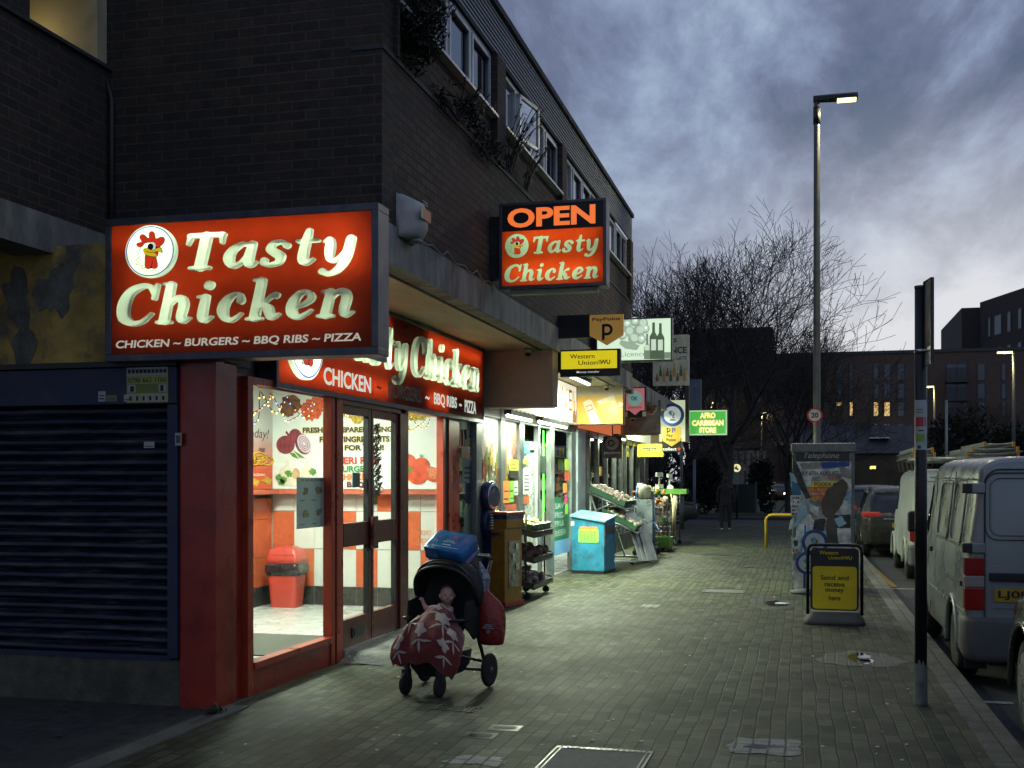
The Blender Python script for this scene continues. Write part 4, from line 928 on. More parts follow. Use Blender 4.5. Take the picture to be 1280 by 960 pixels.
for (x, z) in ((.28, .72), (.72, .74), (.28, .28), (.72, .30)):
 r = random.Random(int(x * 100 + z * 10)); b = MB(); cx_, cz_ = x * w_, z0 + z * (z1 - z0)
 for q in range(5): b.prism(P, [(cx_ + (r.random() - .5) * .11 + .035 * math.cos(t), cz_ + (r.random() - .5) * .02 + .03 * math.sin(t)) for t in [k * 1.05 for k in range(6)]], 0, .002 + .0005 * q)
 b.build('food_picture', M('fried_brown', (.28, .19, .05), .6, var=.5, vscale=30), mn)
text('TRY OUR NEW STARTERS', P, (.12 * w_, z1 - .035, .9 * w_, z1 - .012), navy, mn, d=.001)
b = MB(); [b.rect(P, x, z0 + zz, x + .10, z0 + zz + .008, 0, .0015) for x in (.06, .30) for zz in (.03, .235)]; b.build('print', navy, mn)
yt = thing('yellow_tag', 'yellow notice hanging on the right door below the dark garland', 'notice', (FX - .03, 10.9, 1.48))
a, c = onX(465, 631, FX - .03), onX(472, 612, FX - .03); P = Plane((FX - .03, a.y, a.z), (0, 1, 0), UP)
b = MB(); b.rect(P, 0, 0, c.y - a.y, c.z - a.z, -.002, 0); b.build('notice_sheet', M('tag_yellow', (.60, .36, .02), .5), yt)
b = MB(); b.prism(P, [(.05, .10), (.08, .10), (.095, .15), (.065, .21), (.04, .15)], 0, .001); b.rect(P, .04, .05, .1, .06, 0, .001); b.build('print', wht, yt)
ob_ = thing('opening_sign', 'small green white sign hanging inside the left door glass', 'sign', (FX - .05, 10.4, 1.6)); 
a, c = onX(441, 609, FX - .05), onX(450, 591, FX - .05); MB().box(FX - .06, FX - .05, a.y, c.y, a.z, c.z).build('sign_plate', M('pale_green', (.25, .35, .28), .5), ob_)
ga = MB(); r = random.Random(9); gp = onX(464, 520, FX - .06)
for k in range(420):
 t = r.random(); z = 2.19 - t * .69; wd = .055 + .05 * math.sin(t * 9) ** 2 + (.03 if t > .6 else 0); a = r.random() * 6.28
 c = Vector((FX - .075 + .05 * math.cos(a), 10.80 + wd * math.sin(a) * 1.3, z)); d = Vector((r.random() - .5, r.random() - .5, r.random() - .5)).normalized() * .045; e_ = d.cross(Vector((r.random(), r.random(), 1))).normalized() * .006
 ga.quad(c - d - e_, c - d + e_, c + d + e_, c + d - e_)
tag(ga.build('tinsel_garland', M('dark_tinsel', (.05, .052, .05), .35, .4, var=.3)), 'bushy dark tinsel garland hanging behind the right door glass', 'garland')
fl = thing('fairy_lights', 'swags of fairy lights with coloured bulbs hung across the shop windows', 'string lights', (FX - .12, 10.3, 2.3))
r = random.Random(3); wpts = []; bul = {0: MB(), 1: MB(), 2: MB()}
for (ya, yb, dp, n_) in ((8.03, 8.42, .26, 2), (8.10, 8.62, .20, 1), (8.45, 9.5, .16, 2), (8.62, 9.45, .22, 1), (9.8, 10.4, .09, 2), (10.6, 11.2, .08, 1), (11.56, 12.75, .12, 2), (11.7, 12.6, .17, 1)):
 L2 = []
 for k in range(31):
  t = k / 30; ph = t * n_; q = ph - math.floor(ph)
  L2.append((FX - .12 + .02 * math.sin(9 * t), ya + (yb - ya) * t + .01 * math.sin(31 * t), 2.36 - dp * 4 * q * (1 - q) * (.8 + .2 * math.sin(5 * ph))))
  if k % 2: bul[r.choice((0, 0, 0, 1, 2))].ball((L2[-1][0], L2[-1][1], L2[-1][2] - .008), .0075, 6, 4)
 wpts.append(L2)
wm = MB(); [wm.tube(p, .0035, 4, False) for p in wpts]; wm.build('wire', gasket, fl)
for k, (c, s) in enumerate((((1, .62, .18), 5), ((.3, .35, 1), 3), ((1, .25, .12), 3))): bul[k].build('bulbs', glow('bulb_%d' % k, c, s), fl)
# ================================================================== SIGNS
framem = M('sign_frame', (.085, .09, .12), .4, .4, var=.25, vscale=7, dirt=(.16, .15, .12), dscale=3, damt=.6)
framed = M('sign_frame_dark', (.03, .032, .036), .45, .3, var=.2)
inner = M('box_inside', (.75, .75, .72), .8, var=0)
acr_red = acrylic('acrylic_red', (.44, .115, .052))
acr_wht = acrylic('acrylic_white', (.74, .86, .72))
acr_wht2 = acrylic('acrylic_white_face', (.72, .80, .70), .72)
def lamp_on(P, x, y, d, w, h, power, col, parent, spread=None):
 l = bpy.data.lights.new('tube_light', 'AREA'); l.shape = 'RECTANGLE'; l.size, l.size_y = w, h; l.energy = power; l.color = col
 if spread: l.spread = spread
 o = bpy.data.objects.new('tube_light', l); COL.objects.link(o)
 z = -P.n; xx = P.r; yy = z.cross(xx)
 m = Matrix((xx, yy, z)).transposed().to_4x4(); m.translation = P.at(x, y, d) - Vector(parent.get('origin0', (0, 0, 0)))
 o.parent = parent; o.matrix_local = m; return o
LC = (.88, 1.0, .72)
def box_shell(P, w, h, depth, fw, mat, par, back=True, lip=.012, inside=True):
 b = MB(); b.rect(P, 0, 0, w, fw, -depth, lip); b.rect(P, 0, h - fw, w, h, -depth, lip)
 b.rect(P, 0, fw, fw, h - fw, -depth, lip); b.rect(P, w - fw, fw, w, h - fw, -depth, lip)
 f = b.build('sign_frame', mat, par, bevel=.004)
 if back: c = MB(); c.rect(P, fw, fw, w - fw, h - fw, -depth, -depth + .01); c.build('sign_back', mat, par)
 if inside: c = MB(); c.rect(P, fw, fw, w - fw, h - fw, -depth + .0105, -depth + .013); c.build('reflector', inner, par)
 return f
CH = {'comb': [(310,430),(315,405),(345,395),(372,385),(350,340),(350,310),(375,292),(405,300),(430,330),(448,345),(462,345),(462,290),(480,262),(510,262),(530,290),(540,345),(555,360),(590,345),(630,338),(652,365),(645,410),(600,460),(560,470),(540,455),(510,410),(460,398),(410,405),(375,445),(335,450)],
 'wattle': [(425,560),(415,640),(415,720),(440,745),(475,740),(497,710),(505,740),(530,750),(560,735),(565,690),(545,600),(540,585)],
 'beak': [(395,510),(405,485),(430,475),(460,490),(500,510),(545,495),(590,478),(615,490),(625,545),(600,530),(575,525),(545,540),(560,592),(500,588),(440,570),(410,545)],
 'tongue': [(530,540),(580,530),(574,592),(555,570)]}
def cu_(p): return ((p[0] - 472) / 300, (518 - p[1]) / 335)
def smooth_poly(p, k=3):
 q = [np.array(a, float) for a in p]; n = len(q); out = []
 for i in range(n):
  p0, p1, p2, p3 = q[i - 1], q[i], q[(i + 1) % n], q[(i + 2) % n]
  for j in range(k):
   t = j / k; out.append(tuple(.5 * ((2 * p1) + (-p0 + p2) * t + (2 * p0 - 5 * p1 + 4 * p2 - p3) * t * t + (-p0 + 3 * p1 - 3 * p2 + p3) * t ** 3)))
 return out
def rooster(P, cx_, cy_, r, par, d, ring=True, lit=None, rx=1.0):
 mk = (lambda n, c, s: glow(n + '_lit', c, lit)) if lit else (lambda n, c, s: M(n, c, .4, var=0))
 mr, my, mk_, mb_, mw_ = mk('logo_red', (.60, .035, .012), 0), mk('logo_yellow', (.62, .45, .01), 0), M('print_black', (.012, .012, .012), .5, var=0), mk('logo_blue', (.01, .05, .40), 0), mk('logo_white', (.62, .72, .60), 0)
 def T2(p): return (cx_ + p[0] * r * rx, cy_ + p[1] * r)
 def poly(nm, pts, m, dd): b = MB(); b.prism(P, [T2(p) for p in pts], d, d + dd); return b.build(nm, m, par)
 def grow(pts, g):
  c = np.mean(pts, axis=0); out = []
  n = len(pts)
  ar = sum(pts[i][0] * pts[(i + 1) % n][1] - pts[(i + 1) % n][0] * pts[i][1] for i in range(n)); sg = 1 if ar > 0 else -1
  for i in range(n):
   a, b_ = np.array(pts[i - 1]), np.array(pts[(i + 1) % n]); t = b_ - a; t = t / (np.hypot(*t) + 1e-9); nn = np.array((t[1], -t[0])) * sg
   out.append(tuple(np.array(pts[i]) + nn * g))
  return out
 if ring:
  a, b_ = circle(0, 0, .99, 56), circle(0, 0, .945, 56); m_ = MB()
  m_.add([P.at(*T2(p), d + .002) for p in a] + [P.at(*T2(p), d + .002) for p in b_], [(i, (i + 1) % 56, 56 + (i + 1) % 56, 56 + i) for i in range(56)]); m_.build('logo_ring', mb_, par)
 for nm, m, g in (('comb', mr, .018), ('wattle', mr, .018), ('beak', my, .018)):
  pts = smooth_poly([cu_(p) for p in CH[nm]])
  dd = {'comb': .002, 'wattle': .003, 'beak': .006}[nm]
  poly('logo_outline', grow(pts, g), mk_, dd - .001); poly('logo_' + nm, pts, m, dd)
 poly('logo_eye', circle(cu_((505, 455))[0], cu_((505, 455))[1], .13, 24, .16), mw_, .0045)
 poly('logo_eye', circle(cu_((483, 460))[0], cu_((483, 460))[1], .12, 24, .13), mk_, .0052)
 poly('logo_eye', [cu_(p) for p in ((545, 455), (560, 468), (600, 470), (585, 480), (545, 490))], mk_, .0052)
 poly('logo_tongue', [cu_(p) for p in CH['tongue']], mr, .0068)
 def line(pts, w=.02):
  b = MB(); b.tube([P.at(*T2(cu_(p)), d + .006) for p in pts], w * r, 4, True, False); b.build('logo_line', mk_, par)
 line([(432, 512), (440, 520), (480, 535), (520, 537), (580, 528)], .014)
 line([(365, 458), (350, 500), (300, 525), (347, 545), (310, 570), (357, 578), (300, 635), (337, 642), (303, 692), (362, 676), (352, 716), (392, 702), (380, 745), (420, 730)], .012)
 line([(500, 640), (508, 670), (497, 710)], .012)
def circ_loop(cx_, cy_, r, n=48, rx=1): return [(cx_ + r * rx * math.cos(2 * PI * k / n), cy_ + r * math.sin(2 * PI * k / n)) for k in range(n)]
def raised_sign(P, w, h, depth, fw, par, words, logo, sub, tubes, out=.045, subdim=()):
 box_shell(P, w, h, depth, fw, framem, par)
 fx0, fy0, fx1, fy1 = fw, fw, w - fw, h - fw
 loops = []; lets = []
 for wd, bx in words:
  ls = fit_loops(word_loops(wd), bx); lets.append(ls); loops += ls
 if logo: cl = circ_loop(logo[0], logo[1], logo[2], rx=logo[3]); loops.append(cl)
 loops_mesh('sign_face', [[(fx0, fy0), (fx1, fy0), (fx1, fy1), (fx0, fy1)]] + loops, P, acr_red, par, d=0, depth=.003)
 for ls in lets:
  loops_mesh('raised_letters', ls, P, acr_wht, par, d=.0, depth=out, dropback=True)
  fit_d = out + .0006
 if logo:
  loops_mesh('roundel', [cl], P, acr_wht, par, d=0, depth=out, dropback=True)
  rooster(P, logo[0], logo[1], logo[2] * .97, par, out + .001, True, lit=.8, rx=logo[3])
 for s, bx, m in sub:
  text(s, P, bx, m, par, name='small_lettering', d=.004, ex=.001, shear=.12, bold=.022)
 for (x, y, wd, hh, pw) in tubes: lamp_on(P, x, y, -depth + .05, wd, hh, pw, LC, par)
SX0, SX1, SZ0, SZ1, SYY = -4.865, -2.775, 2.500, 3.525, 7.30
big = thing('lightbox_sign', 'large red lit box sign with raised white lettering over the corner pillar', 'shop sign', (-3.8, SYY, SZ0))
PB = PY(SX0, SYY, SZ0); bw_, bh_ = SX1 - SX0, SZ1 - SZ0
def ps(u, v): p = onY(u, v, SYY - .02); return (p.x - SX0, p.z - SZ0)
rectw = lambda x0, y0, x1, y1: (x0, y0, x1, y1)
raised_sign(PB, bw_, bh_, .20, .05, big,
 [('Tasty', (.665, .625, 1.935, .885)), ('Chicken', (.115, .255, 1.925, .545))],
 (.385, .770, .185, 1.07),
 [('CHICKEN ~ BURGERS ~ BBQ RIBS ~ PIZZA', (.085, .085, 1.965, .150), glow('dim_backlit_letters', (.44, .42, .33), .8))],
 [(1.0, .88, 1.9, .03, 6.5), (1.05, .60, 1.8, .03, 3.6), (1.85, .70, .25, .03, 1.5), (1.0, .26, 1.8, .03, 2.4), (.5, .45, .6, .03, 1.0)])
MB().box(SX1 - .34, SX1 - .31, SYY + .21, 8.29, 2.55, 3.5).build('carrier_plate', M('galvanised_plate', (.16, .17, .19), .5, .5, var=.25, vscale=6, dirt=(.08, .07, .06), dscale=3, damt=.6), big)
b = MB(); [b.lathe([(.014, 0), (.012, .01), (.0005, .012)], (SX1 - .31, 7.9, 2.7 + k * .13), 8, 'x') for k in range(6)]; b.build('carrier_bolts', framed, big)
MB().box(SX0 + .2, SX0 + .26, SYY + .20, 7.6, 2.6, 2.66).build('carrier_arm', framed, big)
FY0, FY1, FZ0, FZ1 = 8.36, 14.42, 2.385, 3.355
fa = thing('fascia_sign', 'long red fascia sign with raised lettering above the takeaway windows', 'shop sign', (FX + .05, 11.4, FZ0))
fx_a, fx_b = -4.10, -4.075
n_ = Vector((FY1 - FY0, 0, 0))
PF = Plane((fx_a + .05, FY0, FZ0), (fx_b - fx_a, FY1 - FY0, 0), UP); fw_, fh_ = FY1 - FY0, FZ1 - FZ0
raised_sign(PF, fw_, fh_, .15, .045, fa,
 [('Tasty', (1.15, .38, 3.02, .82)), ('Chicken', (3.18, .38, 5.72, .82))], (.50, .46, .36, 1.0), [],
 [(1.3, .82, 2.5, .03, 8), (1.3, .50, 2.5, .03, 8.5), (1.3, .17, 2.5, .03, 9.5), (4.85, .82, 2.1, .03, 7), (4.85, .50, 2.1, .03, 7), (4.85, .17, 2.1, .03, 8.5), (3.2, .48, 1.6, .03, 3)])
acd = acrylic('acrylic_lettering', (.74, .86, .72))
for s, x0, x1, on_ in (('CHICKEN', .93, 2.05, 1), ('~', 2.20, 2.33, 0), ('BURGERS', 2.52, 3.55, 0), ('~', 3.68, 3.82, 1), ('BBQ RIBS', 3.98, 4.85, 1), ('~', 4.95, 5.05, 1), ('PIZZA', 5.18, 5.68, 1)):
 hh = (.10, .255) if s != '~' else (.155, .195)
 m = glow('backlit_letter', (.70, .80, .68), .75) if on_ else M('unlit_letter', (.10, .10, .085), .5)
 text(s, PF, (x0, hh[0], x1, hh[1]), m, fa, name='small_lettering', d=.004, bold=.022)
[MB().ball(PF.at(x, y, .02), .02, 6, 4).build('mould_spot', blk, fa) for x, y in ((3.02, .86), (3.08, .70), (3.30, .45))]
OY = 11.40
op = thing('projecting_sign', 'red and black projecting lit sign reading OPEN on the brick wall', 'shop sign', (-2.5, OY, 3.6))
a, c = onY(624, 362, OY), onY(758, 247, OY)
PO = PY(a.x, OY, a.z); ow, oh = c.x - a.x, c.z - a.z
box_shell(PO, ow, oh, .20, .032, framem, op)
ol = []
dv = oh * .672
TA = fit_loops(word_loops('Tasty', fat=.012), (.32 * ow, .40 * oh, .93 * ow, .60 * oh)); CK = fit_loops(word_loops('Chicken', fat=.012), (.05 * ow, .085 * oh, .93 * ow, .285 * oh))
ccl = circ_loop(.168 * ow, .50 * oh, .142 * oh)
loops_mesh('sign_face', [[(.032, .032), (ow - .032, .032), (ow - .032, dv), (.032, dv)]] + TA + CK + [ccl], PO, acrylic('acrylic_orange_red', (.60, .17, .06), .9), op, d=0, depth=.003)
for ls in (TA, CK, [ccl]): loops_mesh('flat_letters', ls, PO, acr_wht, op, d=0, depth=.002)
rooster(PO, .168 * ow, .50 * oh, .14 * oh, op, .003, False, lit=.8)
lamp_on(PO, ow / 2, oh * .60, -.15, ow * .85, .03, 2.8, LC, op); lamp_on(PO, ow / 2, oh * .2, -.15, ow * .85, .03, 3.4, LC, op)
b = MB(); b.rect(PO, .032, dv, ow - .032, oh - .032, 0, .003); b.build('black_panel', blk, op)
text('OPEN', PO, (.08 * ow, .71 * oh, .90 * ow, .935 * oh), glow('open_letters', (.86, .17, .035), .95), op, name='open_lettering', d=.004, bold=.035)
MB().box(UX + .0, a.x - .002, OY + .03, OY + .17, a.z + .12, c.z - .12).build('wall_bracket', framed, op)
MB().box(a.x + .1, c.x - .1, OY + .05, OY + .15, a.z - .05, a.z - .001).build('lower_tray', M('pale_trim', (.25, .28, .22), .5), op)
def pframe(Y, u0, v0, u1, v1): a, c = onY(u0, v1, Y), onY(u1, v0, Y); return PY(a.x, Y, a.z), c.x - a.x, c.z - a.z
def put(P, x0, y0, x1, y1, m, par, nm, d0=0, d1=.003): b = MB(); b.rect(P, x0, y0, x1, y1, d0, d1); return b.build(nm, m, par)
def poly(P, pts, m, par, nm, d0=0, d1=.003): b = MB(); b.prism(P, pts, d0, d1); return b.build(nm, m, par)
def disc(P, x, y, r, m, par, nm, d0=0, d1=.004, ry=None, n=32): return poly(P, circle(x, y, r, n, ry), m, par, nm, d0, d1)
ye = (.62, .46, .01)
Y = 14.80; P, w, h = pframe(Y, 737, 392.5, 779, 432)
t = thing('shield_sign', 'ochre shield shaped sign with dark P on a black arm', 'shop sign', P.at(w/2, 0, 0))
ochre = glow('ochre_face', (.36, .20, .045), .45)
poly(P, [(0, h), (0, h * .33), (w / 2, 0), (w, h * .33), (w, h)], ochre, t, 'shield', -.05, 0)
text('PayPoint', P, (w * .08, h * .77, w * .92, h * .91), navy, t, d=.001, bold=.02)
b = MB()
def pee(P, x, y, s, m, par, d=.001, tk=.16):
 o_, i_ = [], []
 b = MB(); b.rect(P, x, y, x + s * tk, y + s * .95, d, d + .003)
 ox = [(x + s * .30 + s * .34 * math.cos(t_), y + s * .62 + s * .34 * math.sin(t_)) for t_ in [PI / 2 - PI * k / 14 for k in range(15)]]
 ix = [(x + s * .30 + s * (.34 - tk) * math.cos(t_), y + s * .62 + s * (.34 - tk) * math.sin(t_)) for t_ in [PI / 2 - PI * k / 14 for k in range(15)]]
 vs = [P.at(*q, d + .003) for q in ox] + [P.at(*q, d + .003) for q in ix]; b.add(vs, [(k, k + 1, 16 + k, 15 + k) for k in range(14)])
 b.rect(P, x + s * tk, y + s * (.96 - tk), x + s * .31, y + s * .96, d, d + .003); b.rect(P, x + s * tk, y + s * .28, x + s * .31, y + s * (.28 + tk), d, d + .003)
 return b.build('emblem', m, par)
pee(P, w * .37, h * .16, h * .56, navy, t)
Pa, wa_, ha_ = pframe(Y + .02, 694, 393, 737, 423); put(Pa, 0, 0, wa_ + .01, ha_, framed, t, 'sign_arm', -.06, 0)
Y = 14.95; P, w, h = pframe(Y, 700, 435.5, 775, 471)
t = thing('transfer_sign', 'small lit yellow and black money transfer box sign below the shield sign', 'shop sign', P.at(w/2, 0, 0))
put(P, 0, 0, w, h, framed, t, 'sign_box', -.12, 0); put(P, w * .02, h * .28, w * .95, h * .94, glow('yellow_face', (.66, .55, .012), .85), t, 'lit_face', 0, .004)
text('Western', P, (w * .17, h * .66, w * .58, h * .83), blk, t, d=.005, bold=.01); text('Union', P, (w * .31, h * .42, w * .63, h * .59), blk, t, d=.005, bold=.01); text('WU', P, (w * .67, h * .43, w * .84, h * .60), blk, t, d=.005, bold=.03)
b = MB(); [b.prism(P, [(w * x, h * .43), (w * (x + .008), h * .43), (w * (x - .01), h * .60), (w * (x - .018), h * .60)], .004, .006) for x in (.655, .675)]; b.build('emblem', blk, t)
text('Money transfer', P, (w * .28, h * .10, w * .66, h * .20), glow('white_print', (.7, .7, .7), .6), t, d=.001, bold=.01)
Pa, wa_, ha_ = pframe(Y + .03, 691, 441, 700, 466); put(Pa, 0, 0, wa_, ha_, framed, t, 'sign_arm', -.06, 0)
Y = 17.2; P, w, h = pframe(Y, 745, 396, 840, 453)
t = thing('licence_sign', 'white lit box sign with pale grapes and wine bottles', 'shop sign', P.at(w/2, 0, 0))
box_shell(P, w, h, .22, .02, framem, t, inside=False)
put(P, .02, .02, w - .02, h - .02, glow('pale_lit_face', (.62, .78, .58), 1.0), t, 'lit_face', -.01, 0)
gm = glow('pale_green_print', (.34, .44, .33), .8); gl_ = glow('grape_light', (.55, .68, .52), .9); gdk = glow('bottle_print', (.10, .15, .09), .6); gmd = glow('bottle_mid', (.24, .32, .22), .6)
def ppx(P0, Y, u, v): q = onY(u, v, Y); return (q.x - P0.o.x, q.z - P0.o.z)
for (u, v, r) in ((783, 405, 6), (793, 402, 6), (803, 404, 7), (786, 414, 7), (799, 413, 7.5), (792, 423, 7), (806, 411, 6), (801, 424, 6.5), (778, 419, 6)):
 x, y = ppx(P, Y, u, v); s = r / 1435 * 17.4; disc(P, x, y, s, gm, t, 'grape', .001, .002 + .0003 * r); disc(P, x + s * .15, y + s * .1, s * .62, gl_, t, 'grape', .001, .004 + .0003 * r); disc(P, x + s * .25, y + s * .2, s * .25, glow('grape_glint', (.9, 1, .9), 1), t, 'grape', .001, .006)
poly(P, [ppx(P, Y, *q) for q in ((776, 425), (790, 428), (800, 432), (796, 438), (782, 436), (774, 430))], gm, t, 'leaf_print', .001, .003)
for (u, hh, ww) in ((817, 0, 5), (825.5, 1, 5), (809, 14, 4)):
 poly(P, [ppx(P, Y, u + a * ww / 5, v + hh) for a, v in ((-1.6, 403), (1.6, 403), (1.8, 415), (5, 421), (5, 449 - hh), (-5, 449 - hh), (-5, 421), (-1.8, 415))], gdk if hh != 14 else gmd, t, 'bottle_print', .001, .003)
 a = ppx(P, Y, u - 3, 438); c = ppx(P, Y, u + 3, 424 + hh * .5); put(P, a[0], a[1], c[0], c[1], gl_, t, 'bottle_label', .003, .005)
a = ppx(P, Y, 810, 449); c = ppx(P, Y, 839, 440); put(P, a[0], a[1], c[0] - .01, c[1], gmd, t, 'fruit_print', .001, .0025)
a, c = ppx(P, Y, 776, 446), ppx(P, Y, 808, 439); text('Licence', P, (a[0], a[1], c[0], c[1]), gmd, t, d=.002)
a, c = ppx(P, Y, 752, 446), ppx(P, Y, 772, 439); text('Off', P, (a[0], a[1], c[0], c[1]), gmd, t, d=.002)
MB().box(UX, P.o.x + .02, Y + .05, Y + .15, P.o.z + .1, P.o.z + .5).build('wall_bracket', framed, t)
Y = 23.0; P, w, h = pframe(Y, 816, 418, 861, 482)
bw2 = M('aged_sign_board', (.32, .36, .36), .5, var=.2, vscale=5, dirt=(.18, .2, .2), dscale=3, damt=.6)
t = thing('board_sign', 'unlit pale board sign with blue capitals over a row of bottles', 'shop sign', P.at(w/2, 0, 0))
put(P, 0, 0, w, h, bw2, t, 'sign_board', -.15, 0)
text('OFF', P, (w * .22, h * .80, w * .66, h * .93), navy, t, d=.001, bold=.03); text('LICENCE', P, (w * .08, h * .63, w * .94, h * .76), navy, t, d=.001, bold=.03); text('OPEN ALL LATE', P, (w * .06, h * .50, w * .94, h * .57), navy, t, d=.001, bold=.02)
for k in range(9):
 x = w * (.12 + .095 * k); hh = h * (.16 + .05 * ((k * 7) % 3)); m = [M('bottle_brown', (.16, .06, .03), .5), M('bottle_green', (.05, .09, .04), .5), M('bottle_amber', (.30, .17, .05), .5)][k % 3]
 b = MB(); y0 = h * (.08 + .1 * (k % 2)); b.prism(P, [(x - .012, y0 + hh), (x + .012, y0 + hh), (x + .012, y0 + hh * .65), (x + .03, y0 + hh * .5), (x + .03, y0), (x - .03, y0), (x - .03, y0 + hh * .5), (x - .012, y0 + hh * .65)], .001, .002 + .0004 * k); b.build('bottle_print', m, t)
Y = 20.60; P, w, h = pframe(Y, 722, 482, 778.5, 530)
t = thing('beer_advert', 'square yellow panel showing a beer glass and a bottle under the canopy', 'advert', P.at(w/2, 0, 0))
put(P, 0, 0, w, h, M('amber_print', (.60, .33, .03), .5, var=.12, vscale=3), t, 'panel_sheet', -.012, 0)
put(P, 0, h * .74, w, h, M('cream_print', (.50, .47, .36), .6), t, 'panel_band', 0, .002)
crm = M('label_cream', (.62, .56, .40), .5, var=.1)
def bp(u, v): return ppx(P, Y, 700 + u / 6, 480 + v / 6)
poly(P, [bp(*q) for q in ((172, 140), (215, 115), (240, 125), (308, 300), (232, 300))], crm, t, 'bottle_print', .002, .004)
poly(P, [bp(*q) for q in ((192, 168), (236, 150), (250, 190), (205, 210))], M('label_red', (.42, .12, .08), .5), t, 'bottle_label', .004, .005); poly(P, [bp(*q) for q in ((199, 175), (232, 160), (240, 184), (208, 198))], crm, t, 'bottle_label', .005, .006)
poly(P, [bp(*q) for q in ((275, 130), (405, 80), (415, 120), (290, 155))], crm, t, 'glass_foam', .002, .004); poly(P, [bp(*q) for q in ((285, 150), (415, 115), (462, 270), (462, 290), (340, 298))], M('beer_gold', (.72, .42, .01), .4, var=.08), t, 'glass_print', .002, .003)
disc(P, w * .95, h * .50, .045, crm, t, 'bottle_label', .004, .005, n=20)
t = thing('fascia_sign', 'cream lit fascia of the wine shop with red serif capitals', 'shop sign', (FX + .08, 17.8, 2.68))
PW = Plane((FX + .10, 14.96, 2.675), (0, 1, 0), UP)
put(PW, 0, 0, 5.64, .665, glow('cream_face', (.74, .70, .56), .95), t, 'lit_face', -.06, 0)
put(PW, 0, -.03, 5.64, -.001, M('pale_trim', (.25, .28, .22), .5), t, 'sign_frame', -.07, .01); put(PW, 0, .666, 5.64, .69, M('pale_trim', (.25, .28, .22), .5), t, 'sign_frame', -.07, .01)
rdp = M('print_rust', (.45, .10, .03), .4, var=0)
text('FOOD & WINE', PW, (.2, .20, 5.22, .58), rdp, t, d=.001, sp=1.1); text('Grocery - Lottery - Paypoint', PW, (1.2, .07, 3.7, .15), rdp, t, d=.001)
for k in range(11):
 r = random.Random(k); y0 = 5.27 + .033 * k; put(PW, y0, .01, y0 + .028, .1 + .5 * r.random() * (1 if k < 8 else .5), [M('print_brown2', (.30, .16, .06), .5), M('print_blue', (.05, .07, .20), .5), rdp][k % 3], t, 'picture_strip', .001, .003)
t = thing('fascia_sign', 'orange lit fascia of the third shop beyond the beer advert', 'shop sign', (FX + .08, 23.2, 2.6))
PW = Plane((FX + .12, 20.91, 2.62), (0, 1, 0), UP)
put(PW, 0, 0, 4.83, .70, glow('orange_face', (.66, .15, .05), .7), t, 'lit_face', -.06, 0)
b = MB(); [b.rect(PW, 2.35 + .13 * k, .21 + .02 * (k % 3), 2.44 + .13 * k, .33 - .02 * (k % 2), 0, .003) for k in range(12) if k != 7]; b.build('worn_lettering', glow('white_print', (.7, .7, .7), .6), t)
Y = 25.72; P, w, h = pframe(Y, 779, 500, 825.5, 543)
t = thing('photo_panel', 'grey panel with a blurred kitchen tap photograph under the canopy', 'advert', P.at(w/2, 0, 0))
put(P, 0, 0, w, h, M('grey_print', (.16, .17, .18), .5, var=.5, vscale=2.2), t, 'panel_sheet', -.03, 0)
poly(P, [(w * .38, h * .95), (w * .45, h * .98), (w * .80, h * .72), (w * .60, h * .66)], M('print_maroon', (.16, .05, .045), .5), t, 'panel_print', 0, .002)
b = MB(); b.tube([P.at(w * .55, h * .60, .01), P.at(w * .80, h * .58, .01), P.at(w * .88, h * .7, .01), P.at(w * .9, h * .95, .01)], .018, 8); b.build('panel_print', wst, t)
b = MB(); b.tube([P.at(0, .01, .01), P.at(w, .01, .01), P.at(w, h, .01)], .012, 4); b.build('sign_frame', ironw, t)
def dome(x, y, z, label):
 t = thing('security_camera', label, 'camera', (x, y, z))
 MB().lathe([(.05, .06), (.055, .03), (.05, .0)], (0, 0, 0), 14).build('camera_base', M('camera_white', (.35, .35, .33), .4), t, local=True)
 MB().ball((0, 0, -.005), .042, 12, 8).build('camera_lens', M('lens_black', (.02, .02, .02), .05, var=0), t, local=True); return t
q = onY(660, 439, 14.5); dome(q.x, 14.5, 3.30, 'white dome security camera in the corner above the brown boxing')
q = onY(791, 524, 25.6); dome(q.x, 25.6, q.z, 'dark ball security camera hanging in front of the grey photo panel')
q = onY(758, 484, 20.4); dome(q.x, 20.4, 3.30, 'dark camera dome above the beer advert')
Y = 21.9; P, w, h = pframe(Y, 780, 485, 807.5, 519)
t = thing('pink_sign', 'pink square notice with teal disc and pointed lower edge under canopy', 'shop sign', P.at(w/2, 0, 0))
put(P, -.0, -.05, w, h + .02, framed, t, 'sign_box', -.04, 0); pk = glow('pink_face', (.50, .16, .17), .5)
put(P, w * .09, h * .17, w * .93, h, pk, t, 'notice_face', 0, .003); poly(P, [(w * .25, h * .17), (w * .75, h * .17), (w * .5, h * .0)], pk, t, 'notice_face', 0, .003)
disc(P, w * .5, h * .62, w * .34, glow('teal_disc', (.19, .36, .33), .5), t, 'notice_disc', .003, .005); text('OK', P, (w * .32, h * .54, w * .62, h * .70), M('print_slate', (.12, .2, .2), .5), t, d=.006, bold=.04); text('payzone', P, (w * .2, h * .22, w * .8, h * .31), M('print_maroon', (.16, .05, .045), .5), t, d=.004)
put(P, .0, -.03, w * .16, h * .12, M('sticker_yellow', (.42, .42, .10), .5), t, 'label', .001, .004); put(P, w * .84, -.03, w, h * .12, wst, t, 'label', .001, .004)
Y = 23.4; P, w, h = pframe(Y, 754, 545, 777, 573)
t = thing('roundel_sign', 'dark maroon sign with white ring emblem hanging below the orange fascia', 'shop sign', P.at(w/2, 0, 0))
